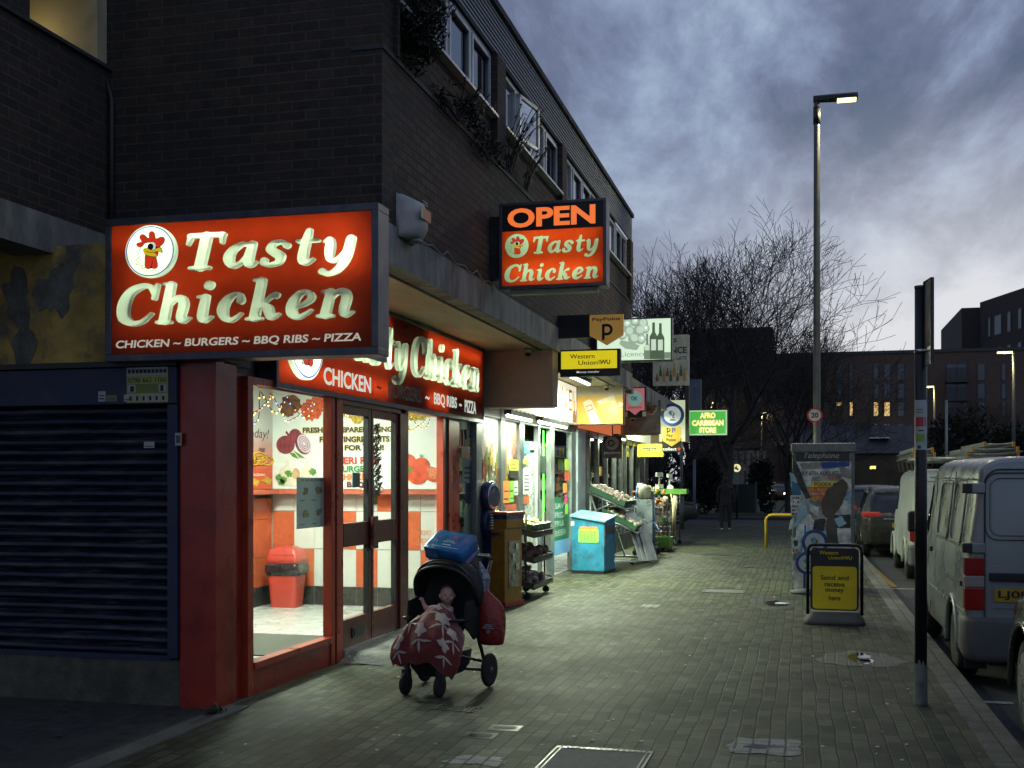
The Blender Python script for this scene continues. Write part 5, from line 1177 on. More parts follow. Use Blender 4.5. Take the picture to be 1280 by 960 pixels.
put(P, 0, 0, w, h, M('maroon_face', (.02, .003, .01), .4), t, 'sign_box', -.05, 0); disc(P, w * .48, h * .68, w * .36, M('grey_disc', (.16, .17, .17), .4), t, 'roundel', 0, .003); disc(P, w * .43, h * .68, w * .19, blk, t, 'roundel', .003, .004, n=24); disc(P, w * .43, h * .68, w * .10, M('grey_disc', (.16, .17, .17), .4), t, 'roundel', .004, .005, n=20); put(P, w * .60, h * .66, w * .72, h * .70, blk, t, 'roundel', .003, .005)
text('payzone', P, (w * .06, h * .16, w * .94, h * .29), wst, t, d=.001); poly(P, [(w * .75, h * .05), (w * .97, h * .05), (w * .97, h * .35)], M('magenta', (.12, .01, .05), .5), t, 'corner_flash', 0, .0008)
MB().box(P.o.x + w / 2 - .01, P.o.x + w / 2 + .01, Y + .0, Y + .03, P.o.z + h, 3.36).build('hanger', framed, t)
Y = 29.0; P, w, h = pframe(Y, 797, 555, 829, 571)
t = thing('transfer_sign', 'wide yellow sign with black strip low under the far canopy', 'shop sign', P.at(w/2, 0, 0))
put(P, 0, 0, w, h, glow('yellow_face2', (.58, .52, .012), .7), t, 'lit_face', -.05, 0); put(P, w * .09, h * .45, w * .91, h * .72, blk, t, 'sign_strip', 0, .003); text('Western Union WU', P, (w * .12, h * .50, w * .88, h * .66), glow('yellow_face2', (.58, .52, .012), .7), t, d=.004)
MB().box(P.o.x + w / 2 - .01, P.o.x + w / 2 + .01, Y + .0, Y + .03, P.o.z + h, 3.36).build('hanger', framed, t)
t = thing('fascia_sign', 'pale cream lit fascia of the last shop before the park', 'shop sign', (FX + .1, 28.6, 2.6))
PW = Plane((FX + .12, 26.01, 2.62), (0, 1, 0), UP); put(PW, 0, 0, 5.1, .70, glow('pale_lit_fascia', (.58, .66, .42), .8), t, 'lit_face', -.06, 0)
put(PW, .05, .1, 2.0, .22, glow('green_print', (.2, .5, .15), .6), t, 'printed_band', 0, .004)
Y = 30.9; P, w, h = pframe(Y, 824, 500, 861, 552)
t = thing('box_sign', 'tall cream lit box at the far end of the shop canopy', 'shop sign', P.at(w/2, 0, 0)); put(P, 0, 0, w * .88, h, glow('cream_face_dim', (.62, .66, .42), .62), t, 'lit_face', -.2, 0); put(P, w * .88, -.02, w, h * 1.6, framed, t, 'sign_frame', -.2, .01)
Y = 27.4; P, w, h = pframe(Y, 826, 504, 855, 533)
blu = M('roundel_blue', (.02, .06, .22), .4)
def lotto(P, cx_, cy_, r, par, arm=None):
 disc(P, cx_, cy_, r, blu, par, 'roundel_rim', -.08, 0); disc(P, cx_, cy_, r * .74, glow('roundel_white', (.42, .46, .48), .5) if arm else M('roundel_pale', (.42, .46, .48), .4), par, 'roundel_face', 0, .004)
 poly(P, [(cx_ - r * .35, cy_ + r * .22), (cx_ - .05 * r, cy_ + r * .42), (cx_ - .08 * r, cy_ + r * .12), (cx_ + .02 * r, cy_ - .1 * r), (cx_ - r * .22, cy_ + .02 * r)], M('emblem_cyan', (.02, .28, .50), .4), par, 'emblem', .004, .006)
 b = MB()
 for k in range(3): b.tube([P.at(cx_ + r * (.0 + .12 * k), cy_ + r * (.35 - .1 * k), .008), P.at(cx_ + r * (.1 + .06 * k), cy_ + r * .1, .008), P.at(cx_ + r * .02, cy_ - r * .15, .008), P.at(cx_ + r * (.22 - .1 * k), cy_ - r * .3, .008)], r * .022, 4)
 b.rect(P, cx_ - r * .22, cy_ - r * .50, cx_ + r * .26, cy_ - r * .44, .004, .006); b.rect(P, cx_ - r * .18, cy_ - r * .42, cx_ + r * .2, cy_ - r * .37, .004, .006); b.build('emblem', navy, par)
t = thing('round_sign', 'round blue rimmed sign with pale face above the collect sign', 'shop sign', P.at(w/2, 0, 0)); lotto(P, w / 2, h / 2, w / 2, t, True)
MB().box(UX, P.o.x + .02, Y + .02, Y + .06, P.o.z + h * .4, P.o.z + h * .6).build('sign_arm', blu, t)
Y = 27.3; P, w, h = pframe(Y, 827.5, 533.5, 851.5, 565)
t = thing('collect_sign', 'gold shield over black panel reading collect on a bracket', 'shop sign', P.at(w/2, 0, 0))
put(P, 0, 0, w, h * .55, blk, t, 'lower_panel', -.05, 0); gd = glow('gold_face', (.46, .32, .05), .6)
poly(P, [(w * .03, h), (w * .03, h * .45), (w * .5, h * .22), (w * .97, h * .45), (w * .97, h)], gd, t, 'shield', -.05, .004)
text('Pay', P, (w * .22, h * .58, w * .56, h * .71), navy, t, d=.005, bold=.02); text('Point', P, (w * .22, h * .42, w * .72, h * .55), navy, t, d=.005, bold=.02); pee(P, w * .24, h * .73, h * .24, navy, t, .005); pee(P, w * .52, h * .76, h * .21, M('print_indigo', (.05, .05, .25), .5, var=0), t, .005)
text('collect', P, (w * .04, h * .06, w * .76, h * .18), glow('white_print', (.7, .7, .7), .6), t, d=.001, bold=.02); b = MB(); b.rect(P, w * .80, h * .1, w * .97, h * .14, 0, .002); b.rect(P, w * .86, h * .05, w * .91, h * .19, 0, .0022); b.build('emblem', glow('red_print', (.6, .06, .02), .5), t)
Y = 31.5; P, w, h = pframe(Y, 861, 512.5, 908.5, 544)
t = thing('projecting_sign', 'green lit sign for an Afro Caribbean store with yellow edged letters', 'shop sign', P.at(w/2, 0, 0))
put(P, 0, 0, w, h, glow('pale_green_edge', (.42, .60, .36), .8), t, 'sign_box', -.14, 0); put(P, w * .03, h * .05, w * .97, h * .95, glow('green_face', (.07, .42, .06), .85), t, 'lit_face', 0, .004)
for s, y0, x0, x1 in (('AFRO', .68, .30, .70), ('CARIBBEAN', .38, .09, .91), ('STORE', .09, .28, .72)):
 text(s, P, (w * x0 - .01, h * y0 - .01, w * x1 + .01, h * (y0 + .22) + .01), glow('yellow_outline', (.75, .62, .02), .9), t, d=.005, bold=.09); text(s, P, (w * x0, h * y0, w * x1, h * (y0 + .22)), glow('white_letters', (.85, .8, .6), 1), t, d=.008, bold=.02)
P, w, h = pframe(31.7, 850, 512, 861, 527); put(P, 0, 0, w, h, framed, t, 'sign_arm', -.05, 0)
Y = 32.6; P, w, h = pframe(Y, 857, 474, 876, 545)
t = thing('box_sign', 'dark blue unlit box sign behind the off licence board', 'shop sign', P.at(w/2, 0, 0))
put(P, 0, h * .32, w, h, M('dark_blue_sign', (.05, .075, .12), .5, var=.3), t, 'sign_box', -.3, 0); put(P, 0, 0, w, h * .32, M('grey_green_panel', (.12, .14, .11), .6), t, 'lower_panel', -.25, 0)
tubem = glow('tube_glow', (.92, 1.0, .86), 6)
def batten(label, p0, p1, power, tilt=0):
 p0, p1 = Vector(p0), Vector(p1); c = (p0 + p1) / 2; L2 = (p1 - p0).length
 t = thing('batten_light', label, 'light', c); d = (p1 - p0).normalized()
 s = d.cross(Vector(UP)).normalized()
 b = MB(); b.obox(c + Vector((0, 0, .045)), d * L2 / 2, s * .05, Vector((0, 0, .03)))
 for k in range(6): b.obox(c + Vector((0, 0, .078)) + d * (L2 * (k / 5 - .5) * .9), d * .02, s * .056, Vector((0, 0, .006)))
 b.build('batten_body', framed, t)
 MB().tube([p0, p1], .026, 10).build('tube', tubem, t)
 a_ = area('tube_light', c - Vector((0, 0, .04)), (L2, .06), power, LC, (0, 0, math.atan2(d.y, d.x)), parent=t); return t
batten('lit tube light under the wine shop fascia, nearest the takeaway', (FX + .25, 14.98, 2.52), (FX + .25, 16.35, 2.52), 66)
batten('lit tube light under the wine shop fascia, farther one by the doorway', (FX + .25, 16.9, 2.53), (FX + .25, 18.9, 2.53), 95)
batten('bright tube light fixed high to the soffit above the money transfer sign', (-3.55, 17.7, 3.29), (-3.55, 19.4, 3.29), 400)
batten('tube light under the orange fascia beyond the blue cabinet', (FX + .25, 24.2, 2.55), (FX + .25, 25.5, 2.55), 110)
batten('last tube light under the pale fascia by the garden tools', (FX + .45, 26.8, 3.22), (FX + .45, 28.4, 3.22), 320)
# ================================================================== SHOP 2 and the shops beyond
alu = M('grey_aluminium', (.22, .25, .25), .4, .5, var=.15, vscale=5, dirt=(.14, .15, .15), dscale=2, damt=.6)
alud = M('dark_aluminium', (.06, .065, .065), .4, .4, var=.2)
GL2 = glass('shop_glass_b', (.85, .9, .88))
def yx(u, X=FX): return onX(u, 600, X).y
W2 = thing('wine_shop_front', 'grey framed wine shop front with picture covered windows and a white door', 'shop front', (FX, 17.6, 0))
f_ = MB()
for (a, c) in ((593, 600), (624, 629.5), (647.5, 653.5), (671, 673), (686, 691), (712.5, 718)):
 f_.box(FX - .05, FX + .03, yx(a), yx(c), 0, 2.62)
f_.box(FX - .04, FX + .02, 13.46, 20.5, 2.50, 2.62); f_.box(FX - .04, FX + .02, 13.46, yx(653), .0, .35); f_.build('window_frame', alu, W2, bevel=.004)
MB().box(FX - .06, FX + .06, yx(718.5), yx(728), 0, 2.62).build('column', M('pale_blue_metal', (.33, .40, .44), .4, .3, var=.2, vscale=3), W2)
MB().box(FX - .04, FX - .02, yx(691), yx(712.5), .35, 2.5).build('window_pane', GL2, W2)
MB().box(FX - .04, FX - .02, 13.5, yx(593), .35, 2.5).build('window_pane', GL2, W2)
def collage(name, label, u0, u1, z0, z1, base, seed, n=40, X=FX - .01):
 t = thing(name, label, 'poster', (X, yx((u0 + u1) / 2), z0)); y0, y1 = yx(u0), yx(u1); P = Plane((X, y0, z0), (0, 1, 0), UP); w, h = y1 - y0, z1 - z0
 b = MB(); b.rect(P, 0, 0, w, h, -.004, 0); b.build('poster_sheet', base, t)
 r = random.Random(seed); bags = {}
 for k in range(n):
  c = r.choice(['a', 'b', 'c', 'd', 'e']); b = bags.setdefault(c, MB())
  x, y = w * (.1 + .8 * r.random()), h * (.03 + .55 * r.random()); ww = .05 + .05 * r.random(); hh = .14 + .25 * r.random(); d = .001 + .0004 * k
  b.prism(P, [(max(0, x - ww), y), (min(w, x + ww), y), (min(w, x + ww), y + hh * .6), (min(w, x + ww * .35), y + hh * .78), (min(w, x + ww * .35), min(h, y + hh)), (max(0, x - ww * .35), min(h, y + hh)), (max(0, x - ww * .35), y + hh * .78), (max(0, x - ww), y + hh * .6)], d, d + .0003)
 cc = {'a': (.45, .30, .06), 'b': (.30, .07, .03), 'c': (.12, .17, .05), 'd': (.50, .50, .42), 'e': (.16, .08, .04)}
 for c, b in bags.items(): b.build('printed_pictures', M('print_' + c, cc[c], .35, var=.3, vscale=15), t)
 return t
collage('bottle_poster', 'tall window poster of brown drinks and fruit, left of the wine shop window pair', 601, 623.5, 1.05, 2.5, M('poster_pink_grey', (.36, .30, .28), .3, var=.15, vscale=2), 3)
collage('bottle_poster', 'tall window poster of spirit bottles, right of the wine shop window pair', 630, 647, 1.0, 2.5, M('poster_salmon', (.42, .22, .18), .3, var=.2, vscale=2), 8, 46)
low = MB(); low.box(FX - .045, FX - .025, yx(600), yx(624), .35, 1.05); low.box(FX - .045, FX - .025, yx(629), yx(648), .35, 1.0); low.build('lower_panel', M('panel_maroon', (.20, .05, .035), .4, var=.3), W2)
flo = [M('note_orange', (.80, .28, .04), .6), M('note_green', (.25, .62, .06), .6), M('note_yellow', (.75, .68, .06), .6), M('note_pink', (.72, .06, .22), .6), wst, M('note_white', (.6, .63, .6), .6), M('note_teal', (.05, .22, .30), .6), M('note_red', (.5, .08, .05), .6)]
def note(label, u0, v0, u1, v1, m, X=FX + .034, lines=2, word=None, wm=None):
 a, c = onX(u0, v1, X), onX(u1, v0, X); P = Plane((X, a.y, a.z), (0, 1, 0), UP); w, h = c.y - a.y, c.z - a.z
 t = thing('notice', label, 'notice', (X, a.y + w / 2, a.z)); b = MB(); b.rect(P, 0, 0, w, h, -.002, 0); b.build('notice_sheet', m, t)
 if word: text(word, P, (w * .12, h * .4, w * .88, h * .66), wm or navy, t, d=.001)
 elif lines: b = MB(); [b.rect(P, w * .15, h * (.15 + .7 * k / lines), w * .8, h * (.15 + .7 * k / lines) + min(.02, h * .08), 0, .001) for k in range(lines)]; b.build('print', M('print_grey', (.05, .06, .08), .5), t)
note('yellow notice high in the wine shop window above a black one', 637, 575, 648, 588, flo[2]); note('black notice below the yellow one in the wine shop window', 637, 588.5, 648, 597.5, blk, lines=1)
note('orange note taped to the wine shop window frame', 629, 601, 637, 629, flo[0]); note('tall green note beside the orange note on the window', 637.5, 601, 642, 628, flo[1]); note('small white note with writing beside the green note', 642.5, 601, 647.5, 619, flo[5])
note('red card low in the wine shop window', 630, 630, 645, 640, flo[7], lines=1)
note('white card hanging inside the narrow window by the red pillar', 584, 524, 597, 550, flo[5], FX - .06, 1); note('pale notice with blue print in the narrow window', 578, 575, 593, 610, flo[5], FX - .06, 4); note('dark shelf edge card in the narrow window', 582, 602, 594, 630, M('note_navy', (.03, .05, .12), .5), FX - .05, 1); note('cream sheet low in the narrow window', 580, 632, 597, 668, M('note_cream', (.42, .44, .38), .6), FX - .06, 0)
note('small brown box sign jutting at the red end pillar', 577, 559, 587, 573, redd, FX + .05, 0)
D2 = thing('shop_door', 'white framed shop door covered with notices next to the cash machine', 'door', (FX, 17.3, 0)); y0, y1 = yx(654), yx(670.5)
b = MB(); b.box(FX - .04, FX + .02, y0, y1, 0, .5); b.box(FX - .04, FX + .02, y0, y0 + .12, .5, 2.24); b.box(FX - .04, FX + .02, y1 - .14, y1, .5, 2.24); b.box(FX - .04, FX + .02, y0 + .12, y1 - .14, 2.12, 2.24)
b.build('door_frame', M('white_door', (.50, .55, .53), .4, var=.1), D2); MB().box(FX - .02, FX - .01, y0 + .11, y1 - .13, .5, 2.13).build('door_pane', M('door_inner', (.35, .40, .38), .3), D2)
note('blue notice with white words at the top of the white door', 654.5, 552, 662.5, 567, flo[6], word='we do\ntoo', wm=wst); note('yellow green price card on the white door', 654, 574, 660, 580, M('note_lime', (.5, .55, .1), .6), lines=1); note('long white printed notice on the white door', 654, 586, 663.5, 618, flo[5], lines=5); note('photo of oranges on the white door', 654.5, 619.5, 661.5, 630, M('note_orange_dark', (.45, .12, .03), .6), lines=0); note('red strip low on the white door', 654.5, 644.5, 662, 655, flo[7], lines=0)
A = thing('cash_machine', 'wall cash machine in a niche glowing green', 'cash machine', (FX - .2, 18.2, 0)); y0, y1 = yx(673), yx(686.5)
MB().box(FX - .5, FX - .44, y0, y1 + .1, 0, 2.5).build('niche_back', M('atm_green_panel', (.06, .14, .06), .4), A)
MB().box(FX - .43, FX - .12, y0, y1, 0, 1.28).build('cabinet', M('atm_grey', (.12, .13, .13), .4, var=.2), A)
MB().box(FX - .43, FX - .05, y0 - .02, y1, 1.75, 2.05).build('hood', M('atm_dark_green', (.03, .045, .03), .4), A)
b = MB(); b.quad((FX - .42, y0, 1.74), (FX - .42, y1, 1.74), (FX - .12, y1, 1.29), (FX - .12, y0, 1.29)); b.build('fascia_panel', M('atm_face', (.05, .055, .055), .3), A)
b = MB(); b.quad((FX - .36, y0 + .3, 1.67), (FX - .36, y1 - .2, 1.67), (FX - .27, y1 - .2, 1.53), (FX - .27, y0 + .3, 1.53)); b.build('screen', glow('atm_screen', (.4, .6, .5), .5), A)
MB().box(FX - .44, FX - .40, y0 - .03, y1 + .08, 2.06, 2.09).build('green_led_strip', glow('green_led', (.15, 1, .12), 4), A); MB().box(FX - .44, FX - .40, y0 + .0, y1 + .08, 1.69, 1.72).build('green_led_strip', glow('green_led', (.15, 1, .12), 4), A)
MB().box(FX - .12, FX - .10, y1 + .03, y1 + .06, .9, 2.48).build('green_led_strip', glow('green_led', (.15, 1, .12), 4), A)
area('green_light', (FX - .25, (y0 + y1) / 2, 2.3), (.3, .8), 9, (.15, 1, .12), (0, math.radians(-25), 0), parent=A)
G = thing('window_poster', 'large green window vinyl with white capitals behind the blue cabinet', 'poster', (FX - .0, 19.7, .4)); X = FX - .015; a, c = onX(690.5, 706, X), onX(712, 622, X); P = Plane((X, a.y, .35), (0, 1, 0), UP); w, h = c.y - a.y, 1.0
b = MB(); b.rect(P, 0, .25, w, h, 0, .003); b.build('poster_sheet', glow('green_vinyl', (.015, .12, .055), .6), G); b = MB(); b.rect(P, 0, 0, w, .25, 0, .003); b.build('poster_sheet', glow('blue_vinyl', (.12, .30, .48), .5), G)
for s, q in (('SAVE', .80), ('FRESH', .64), ('FRUIT', .49), ('BEER', .33)): text(s, P, (w * .12, h * q, w * .8, h * (q + .10)), M('vinyl_white', (.35, .45, .42), .4), G, d=.004, bold=.02)
for k, (u0, v0, u1, v1, m, nm) in enumerate(((706, 574, 712, 588, M('note_olive', (.3, .42, .05), .6), 'olive note topmost on the aluminium post'), (706, 589, 709.5, 601, flo[7], 'red note second down on the post'), (709.5, 589, 713, 601, M('note_rust', (.5, .15, .05), .6), 'rust note beside the red one on the post'), (704, 604, 708.5, 616, flo[0], 'orange note third down on the post'), (706, 618, 709, 630, flo[3], 'bright pink oval note on the post'), (706.5, 630, 710, 643, flo[1], 'lime green note lowest on the post'))):
 note(nm, u0, v0, u1, v1, m, FX + .04, 0)
W3 = thing('grocer_front', 'dark glazed grocer shop front behind the display stands', 'shop front', (FX, 23.5, 0))
f_ = MB(); 
for u in (735, 746, 757, 768, 776): f_.box(FX - .05, FX + .03, yx(u), yx(u) + .12, 0, 2.62)
f_.box(FX - .04, FX + .02, 21.8, 31.2, 2.5, 2.62); f_.box(FX - .045, FX + .015, 21.8, 31.2, 0, .4)
for y in (27.2, 28.3, 29.5, 30.6): f_.box(FX - .05, FX + .03, y, y + .1, 0, 2.62)
f_.build('window_frame', alud, W3); MB().box(FX - .03, FX - .02, 21.8, 31.2, .4, 2.5).build('window_pane', GL2, W3)
sg = MB()
for k in range(30): sg.box(FX - .02, FX + .0, 29.5, 31.2, .1 + k * .08, .17 + k * .08)
sg.build('shutter', M('dim_shutter', (.05, .05, .045), .6), W3)
ng = thing('neon_sign', 'small red orange neon sign inside the dark grocer window', 'sign', (FX - .1, 22.5, 2.0))
b = MB(); q = [(FX - .1, yx(731) + .12 * math.sin(k * .9) + .14, 2.28 - .035 * k) for k in range(11)]; b.tube(q, .02, 6); b.build('neon_tube', glow('neon_orange', (1, .16, .03), 4), ng)
shm_ = [M('stock_red', (.25, .05, .03), .5), M('stock_green', (.06, .14, .05), .5), M('stock_amber', (.35, .22, .05), .5), M('stock_white', (.4, .4, .38), .5), M('stock_blue', (.05, .08, .2), .5)]
def shelves(label, x, y0, y1, z0=.3, z1=2.2, step=.38, seed=0, d=.35):
 t = thing('shelf_unit', label, 'shelves', (x, (y0 + y1) / 2, 0)); b = MB(); z = z0; r = random.Random(seed); st = {}
 while z < z1:
  b.box(x - d, x, y0, y1, z - .02, z); y = y0 + .02
  while y < y1 - .08:
   w = .05 + .06 * r.random(); h = .12 + .18 * r.random(); k = r.randrange(5); st.setdefault(k, MB()).box(x - .25, x - .01 - .03 * r.random(), y, y + w, z + .001, z + h); y += w + .006
  z += step
 b.box(x - d - .02, x - d, y0, y1, 0, z1 + .2); b.build('shelf_boards', M('shelf_grey', (.25, .26, .25), .5), t)
 for k, m in st.items(): tag(m.build('stock', shm_[k], t), kind='stuff')
shelves('stocked shelves glimpsed behind the narrow window by the red pillar', FX - .55, 13.55, 14.4, seed=1)
shelves('stocked shelves in the depth of the wine shop behind its dark pane', FX - 1.3, 16, 21.5, seed=2)
shelves('stocked shelves in the depth of the grocer shop', FX - 1.4, 22, 31, seed=3)
slab('shop_floor', -7, FX - .05, 14.6, 31.2, -.1, .02, floor_t)
slab('shop_wall', -7.2, FX - .06, 13.36, 13.46, 0, 3.3, concrete)
slab('shop_wall', -7.1, -7.0, 13.5, 31.3, 0, 3.3, concrete)
area('shop_ceiling_light', (FX - 1.0, 14.4, 2.55), (.8, .8), 40, (1, .98, .9)); area('shop_ceiling_light', (FX - .9, 19.8, 3.2), (.8, 1.6), 60, (.9, 1, .95)); area('shop_ceiling_light', (FX - 1.2, 24.5, 3.2), (.8, 1.6), 110, (.9, 1, .9))
yelm = M('mustard_paint', (.36, .18, .02), .45, var=.2, vscale=5, dirt=(.12, .07, .02), dscale=3, damt=.6)
bgl = M('blue_moulding', (.014, .028, .11), .25, var=.15)
chrome = M('chrome_ring', (.45, .47, .5), .2, .9, var=0)
ma = thing('coin_machine', 'yellow coin machine with two bulging blue heads outside the wine shop', 'amusement machine', (-3.86, 14.62, 0), math.radians(-18)); ma.scale = (.74, .85, 1.0)
L = dict(local=True)
MB().box(-.10, .26, -.22, .28, .06, 1.02).build('cabinet', yelm, ma, local=True, bevel=.015)
MB().box(-.12, .29, -.25, .31, 0, .07).build('base', redm, ma, local=True, bevel=.01)
MB().box(-.11, .28, -.20, .30, 1.02, 1.20).build('upper_cabinet', yelm, ma, local=True, bevel=.01)
MB().box(-.13, .30, -.22, .32, 1.20, 1.235).build('lid', M('red_orange_lid', (.50, .10, .03), .4), ma, local=True, bevel=.008)
MB().box(-.112, .282, -.202, .302, 1.14, 1.20).build('trim_band', bgl, ma, local=True)
b = MB(); b.box(.262, .275, -.12, .2, .25, .85); b.build('front_panel', M('clear_panel', (.35, .33, .22), .15, var=.4, vscale=9), ma, local=True)
b = MB(); [b.box(.276, .30, -.05 + .1 * (k % 2), .02 + .1 * (k % 2), .35 + .13 * k, .43 + .13 * k) for k in range(4)]; b.build('coin_slots', chrome, ma, local=True)
b = MB().lathe([(.02, -.20), (.12, -.16), (.19, -.05), (.205, .04), (.19, .10), (.17, .11)], (-.16, -.12, 1.44), 24, 'x'); b.build('upper_head', bgl, ma, local=True)
b = MB(); b.lathe([(.170, .108), (.170, .125), (.14, .125)], (-.16, -.12, 1.44), 24, 'x'); b.build('head_ring', chrome, ma, local=True); MB().lathe([(.14,.126),(.14,.13)], (-.16, -.12, 1.44), 24, 'x').build('head_lens', bgl, ma, local=True)
b = MB(); b.lathe([(.02, -.20), (.13, -.16), (.19, -.05), (.19, .06), (.17, .09)], (-.17, -.12, 1.10), 24, 'x'); b.build('lower_head', bgl, ma, local=True)
b = MB()
for k in range(7): b.tube([(-.10, -.24, 1.02 + k * .035), (.0, -.20, 1.02 + k * .035), (.03, -.08, 1.02 + k * .035)], .012, 6)
b.build('chrome_ribs', chrome, ma, local=True)
MB().box(-.28, -.12, -.18, -.04, .0, 1.0).build('stem', bgl, ma, local=True, bevel=.02)
b = MB(); b.quad((-.12, -.30, .985), (.16, -.30, .965), (.16, -.05, .965), (-.12, -.05, .985)); b.box(-.12, .16, -.30, -.05, .94, .962); b.build('tray', bgl, ma, local=True, bevel=.008)
MB().box(-.10, -.02, -.235, -.222, .55, .99).build('blue_edge', bgl, ma, local=True)
rk_ = thing('wheeled_rack', 'black wheeled rack of three sloping shelves outside the wine shop', 'rack', (-3.96, 15.95, 0))
rkm = M('rack_metal', (.06, .06, .055), .45, .5, var=.2)
b = MB()
for (x, y) in ((-.02, -.62), (-.02, .55), (.30 - .02, -.62), (.28, .55)):
 b.tube([(x - .0, y, .10), (x, y, 1.18 if x > .1 else 1.28)], .013, 6)
b.build('uprights', rkm, rk_, local=True)
for k, z in enumerate((.22, .58, .93)):
 b = MB(); P0 = lambda x, y, dz=0: (x, y, z + dz - (x + .05) * .28 + .06)
 x0, x1 = -.08, .40
 for (ax, ay, bx, by) in ((x0, -.66, x1, -.66), (x0, .58, x1, .58), (x1, -.66, x1, .58), (x0, -.66, x0, .58)):
  b.tube([P0(ax, ay, .07), P0(bx, by, .07)], .011, 6); b.tube([P0(ax, ay, 0), P0(bx, by, 0)], .011, 6)
 b.quad(P0(x0, -.66, 0), P0(x1, -.66, 0), P0(x1, .58, 0), P0(x0, .58, 0)); b.quad(P0(x1, -.66, 0), P0(x1, .58, 0), P0(x1, .58, .07), P0(x1, -.66, .07)); b.quad(P0(x0, -.66, 0), P0(x0, -.66, .07), P0(x1, -.66, .07), P0(x1, -.66, 0))
 b.build('shelf', rkm, rk_, local=True, solid=.004)
for (x, y) in ((.0, -.62), (.0, .55), (.30, -.62), (.30, .55)):
 w = MB().lathe([(.02, -.015), (.05, -.012), (.05, .012), (.02, .015)], (x, y, .05), 14, 'y'); w.box(x - .012, x + .012, y - .025, y + .025, .05, .11); w.build('wheel', M('rubber', (.015, .015, .015), .8, var=.2), rk_, local=True)
gcr = M('green_crate', (.02, .09, .045), .45, var=.2)
def crate(label, c, ax, ay, n, w, l, h, mat=gcr, group=None):   # c = corner, ax across slope, ay along, n up
 t = thing('produce_crate', label, 'crate', c, 0, group); o, ax, ay, n = map(Vector, (c, ax, ay, n)); ax.normalize(); ay.normalize(); n.normalize()
 b = MB()
 def slab_(p, a, bb, cc): b.obox(p + a / 2 + bb / 2 + cc / 2, a / 2, bb / 2, cc / 2)
 th = .012
 slab_(o, ax * w, ay * l, n * th); slab_(o + n * th, ax * th, ay * l, n * h); slab_(o + n * th + ax * (w - th), ax * th, ay * l, n * h); slab_(o + n * th + ax * th, ax * (w - 2 * th), ay * th, n * h); slab_(o + n * th + ay * (l - th) + ax * th, ax * (w - 2 * th), ay * th, n * h)
 slab_(o + n * (h + th) - ax * .008 , ax * .03, ay * l, n * .012); slab_(o + n * (h + th) + ax * (w - .02), ax * .03, ay * l, n * .012)
 for k in range(4): slab_(o + ax * (w - .001) + ay * (l * (.12 + .24 * k)) + n * .03, ax * .006, ay * .01, n * (h - .02))
 b.build('crate_body', mat, t); return o, ax, ay, n
fid = [0]
def fruit(o, ax, ay, n, w, l, h, mat, name, label, cat, group, count, r0, seed, el=(1, 1, 1)):
 r = random.Random(seed); first = None; cols_ = max(1, int(w / (r0 * 1.9))); rows_ = max(1, int(l / (r0 * 1.9))); cells = [(i, j) for i in range(cols_) for j in range(rows_)]; r.shuffle(cells)
 for k in range(min(count, len(cells))):
  i, j = cells[k]; p = o + ax * ((i + .5) * w / cols_ + (r.random() - .5) * r0 * .5) + ay * ((j + .5) * l / rows_ + (r.random() - .5) * r0 * .5) + n * (h + r0 * (.2 + .7 * r.random()))
  if first is None:
   b = MB().ball((0, 0, 0), (r0 * el[0], r0 * el[1], r0 * el[2]), 10, 7); first = b.build(name, mat, None, local=True); q = first
   tag(q, label, cat, group)
  else: q = first.copy(); COL.objects.link(q)
  q.location = p; q.rotation_euler = (r.random() * 6, r.random() * 6, r.random() * 6)
rl = Vector((-3.96, 15.95, 0))
ca_ = crate('green plastic crate of pale fruit on the top shelf of the wheeled rack, near half', rl + Vector((-.06, -.63, 1.02)), (.96, 0, -.27), (0, 1, 0), (.27, 0, .96), .42, .58, .11)
fruit(*ca_, .42, .58, .07, M('pale_apple', (.52, .50, .20), .4, var=.3, vscale=12), 'apple', 'pale yellow green apple piled in the crates of the wheeled rack', 'fruit', 'apples in the rack crates', 40, .036, 5)
cb2 = crate('green plastic crate of pale fruit on the top shelf of the wheeled rack, far half', rl + Vector((-.06, -.02, 1.02)), (.96, 0, -.27), (0, 1, 0), (.27, 0, .96), .42, .58, .11)
fruit(*cb2, .42, .58, .07, _m['pale_apple'], 'apple', 'pale yellow green apple piled in the crates of the wheeled rack', 'fruit', 'apples in the rack crates', 40, .036, 6)
ymm = M('yam_brown', (.10, .055, .04), .8, var=.5, vscale=14, bump=.6)
def pile(label, name, cat, c, ax, ay, n, w, l, mat, group, cnt, seed, r0=.06):
 fruit(Vector(c), Vector(ax).normalized(), Vector(ay), Vector(n).normalized(), w, l, 0, mat, name, label, cat, group, cnt, r0, seed, (1, 2.0, .9))
pile('long brown yam lying on the middle shelf of the wheeled rack', 'yam', 'yam', rl + Vector((-.06, -.6, .68)), (.96, 0, -.27), (0, 1, 0), (.27, 0, .96), .42, 1.1, ymm, 'yams on the middle shelf', 14, 7)
pile('dark wrapped root vegetable lying on the bottom shelf of the wheeled rack', 'root_vegetable', 'vegetable', rl + Vector((-.06, -.6, .32)), (.96, 0, -.27), (0, 1, 0), (.27, 0, .96), .42, 1.1, M('netted_roots', (.14, .11, .11), .35, var=.6, vscale=30), 'roots on the bottom shelf', 14, 8)
bc = thing('blue_cabinet', 'scuffed light blue metal cabinet with sloping lid and green note', 'cabinet', (-3.62, 20.25, 0), math.radians(-7))
blp = M('sky_blue_paint', (.028, .22, .36), .45, var=.2, vscale=4, dirt=(.02, .06, .08), dscale=5, damt=.7)
b = MB(); w2, d2 = .30, .34
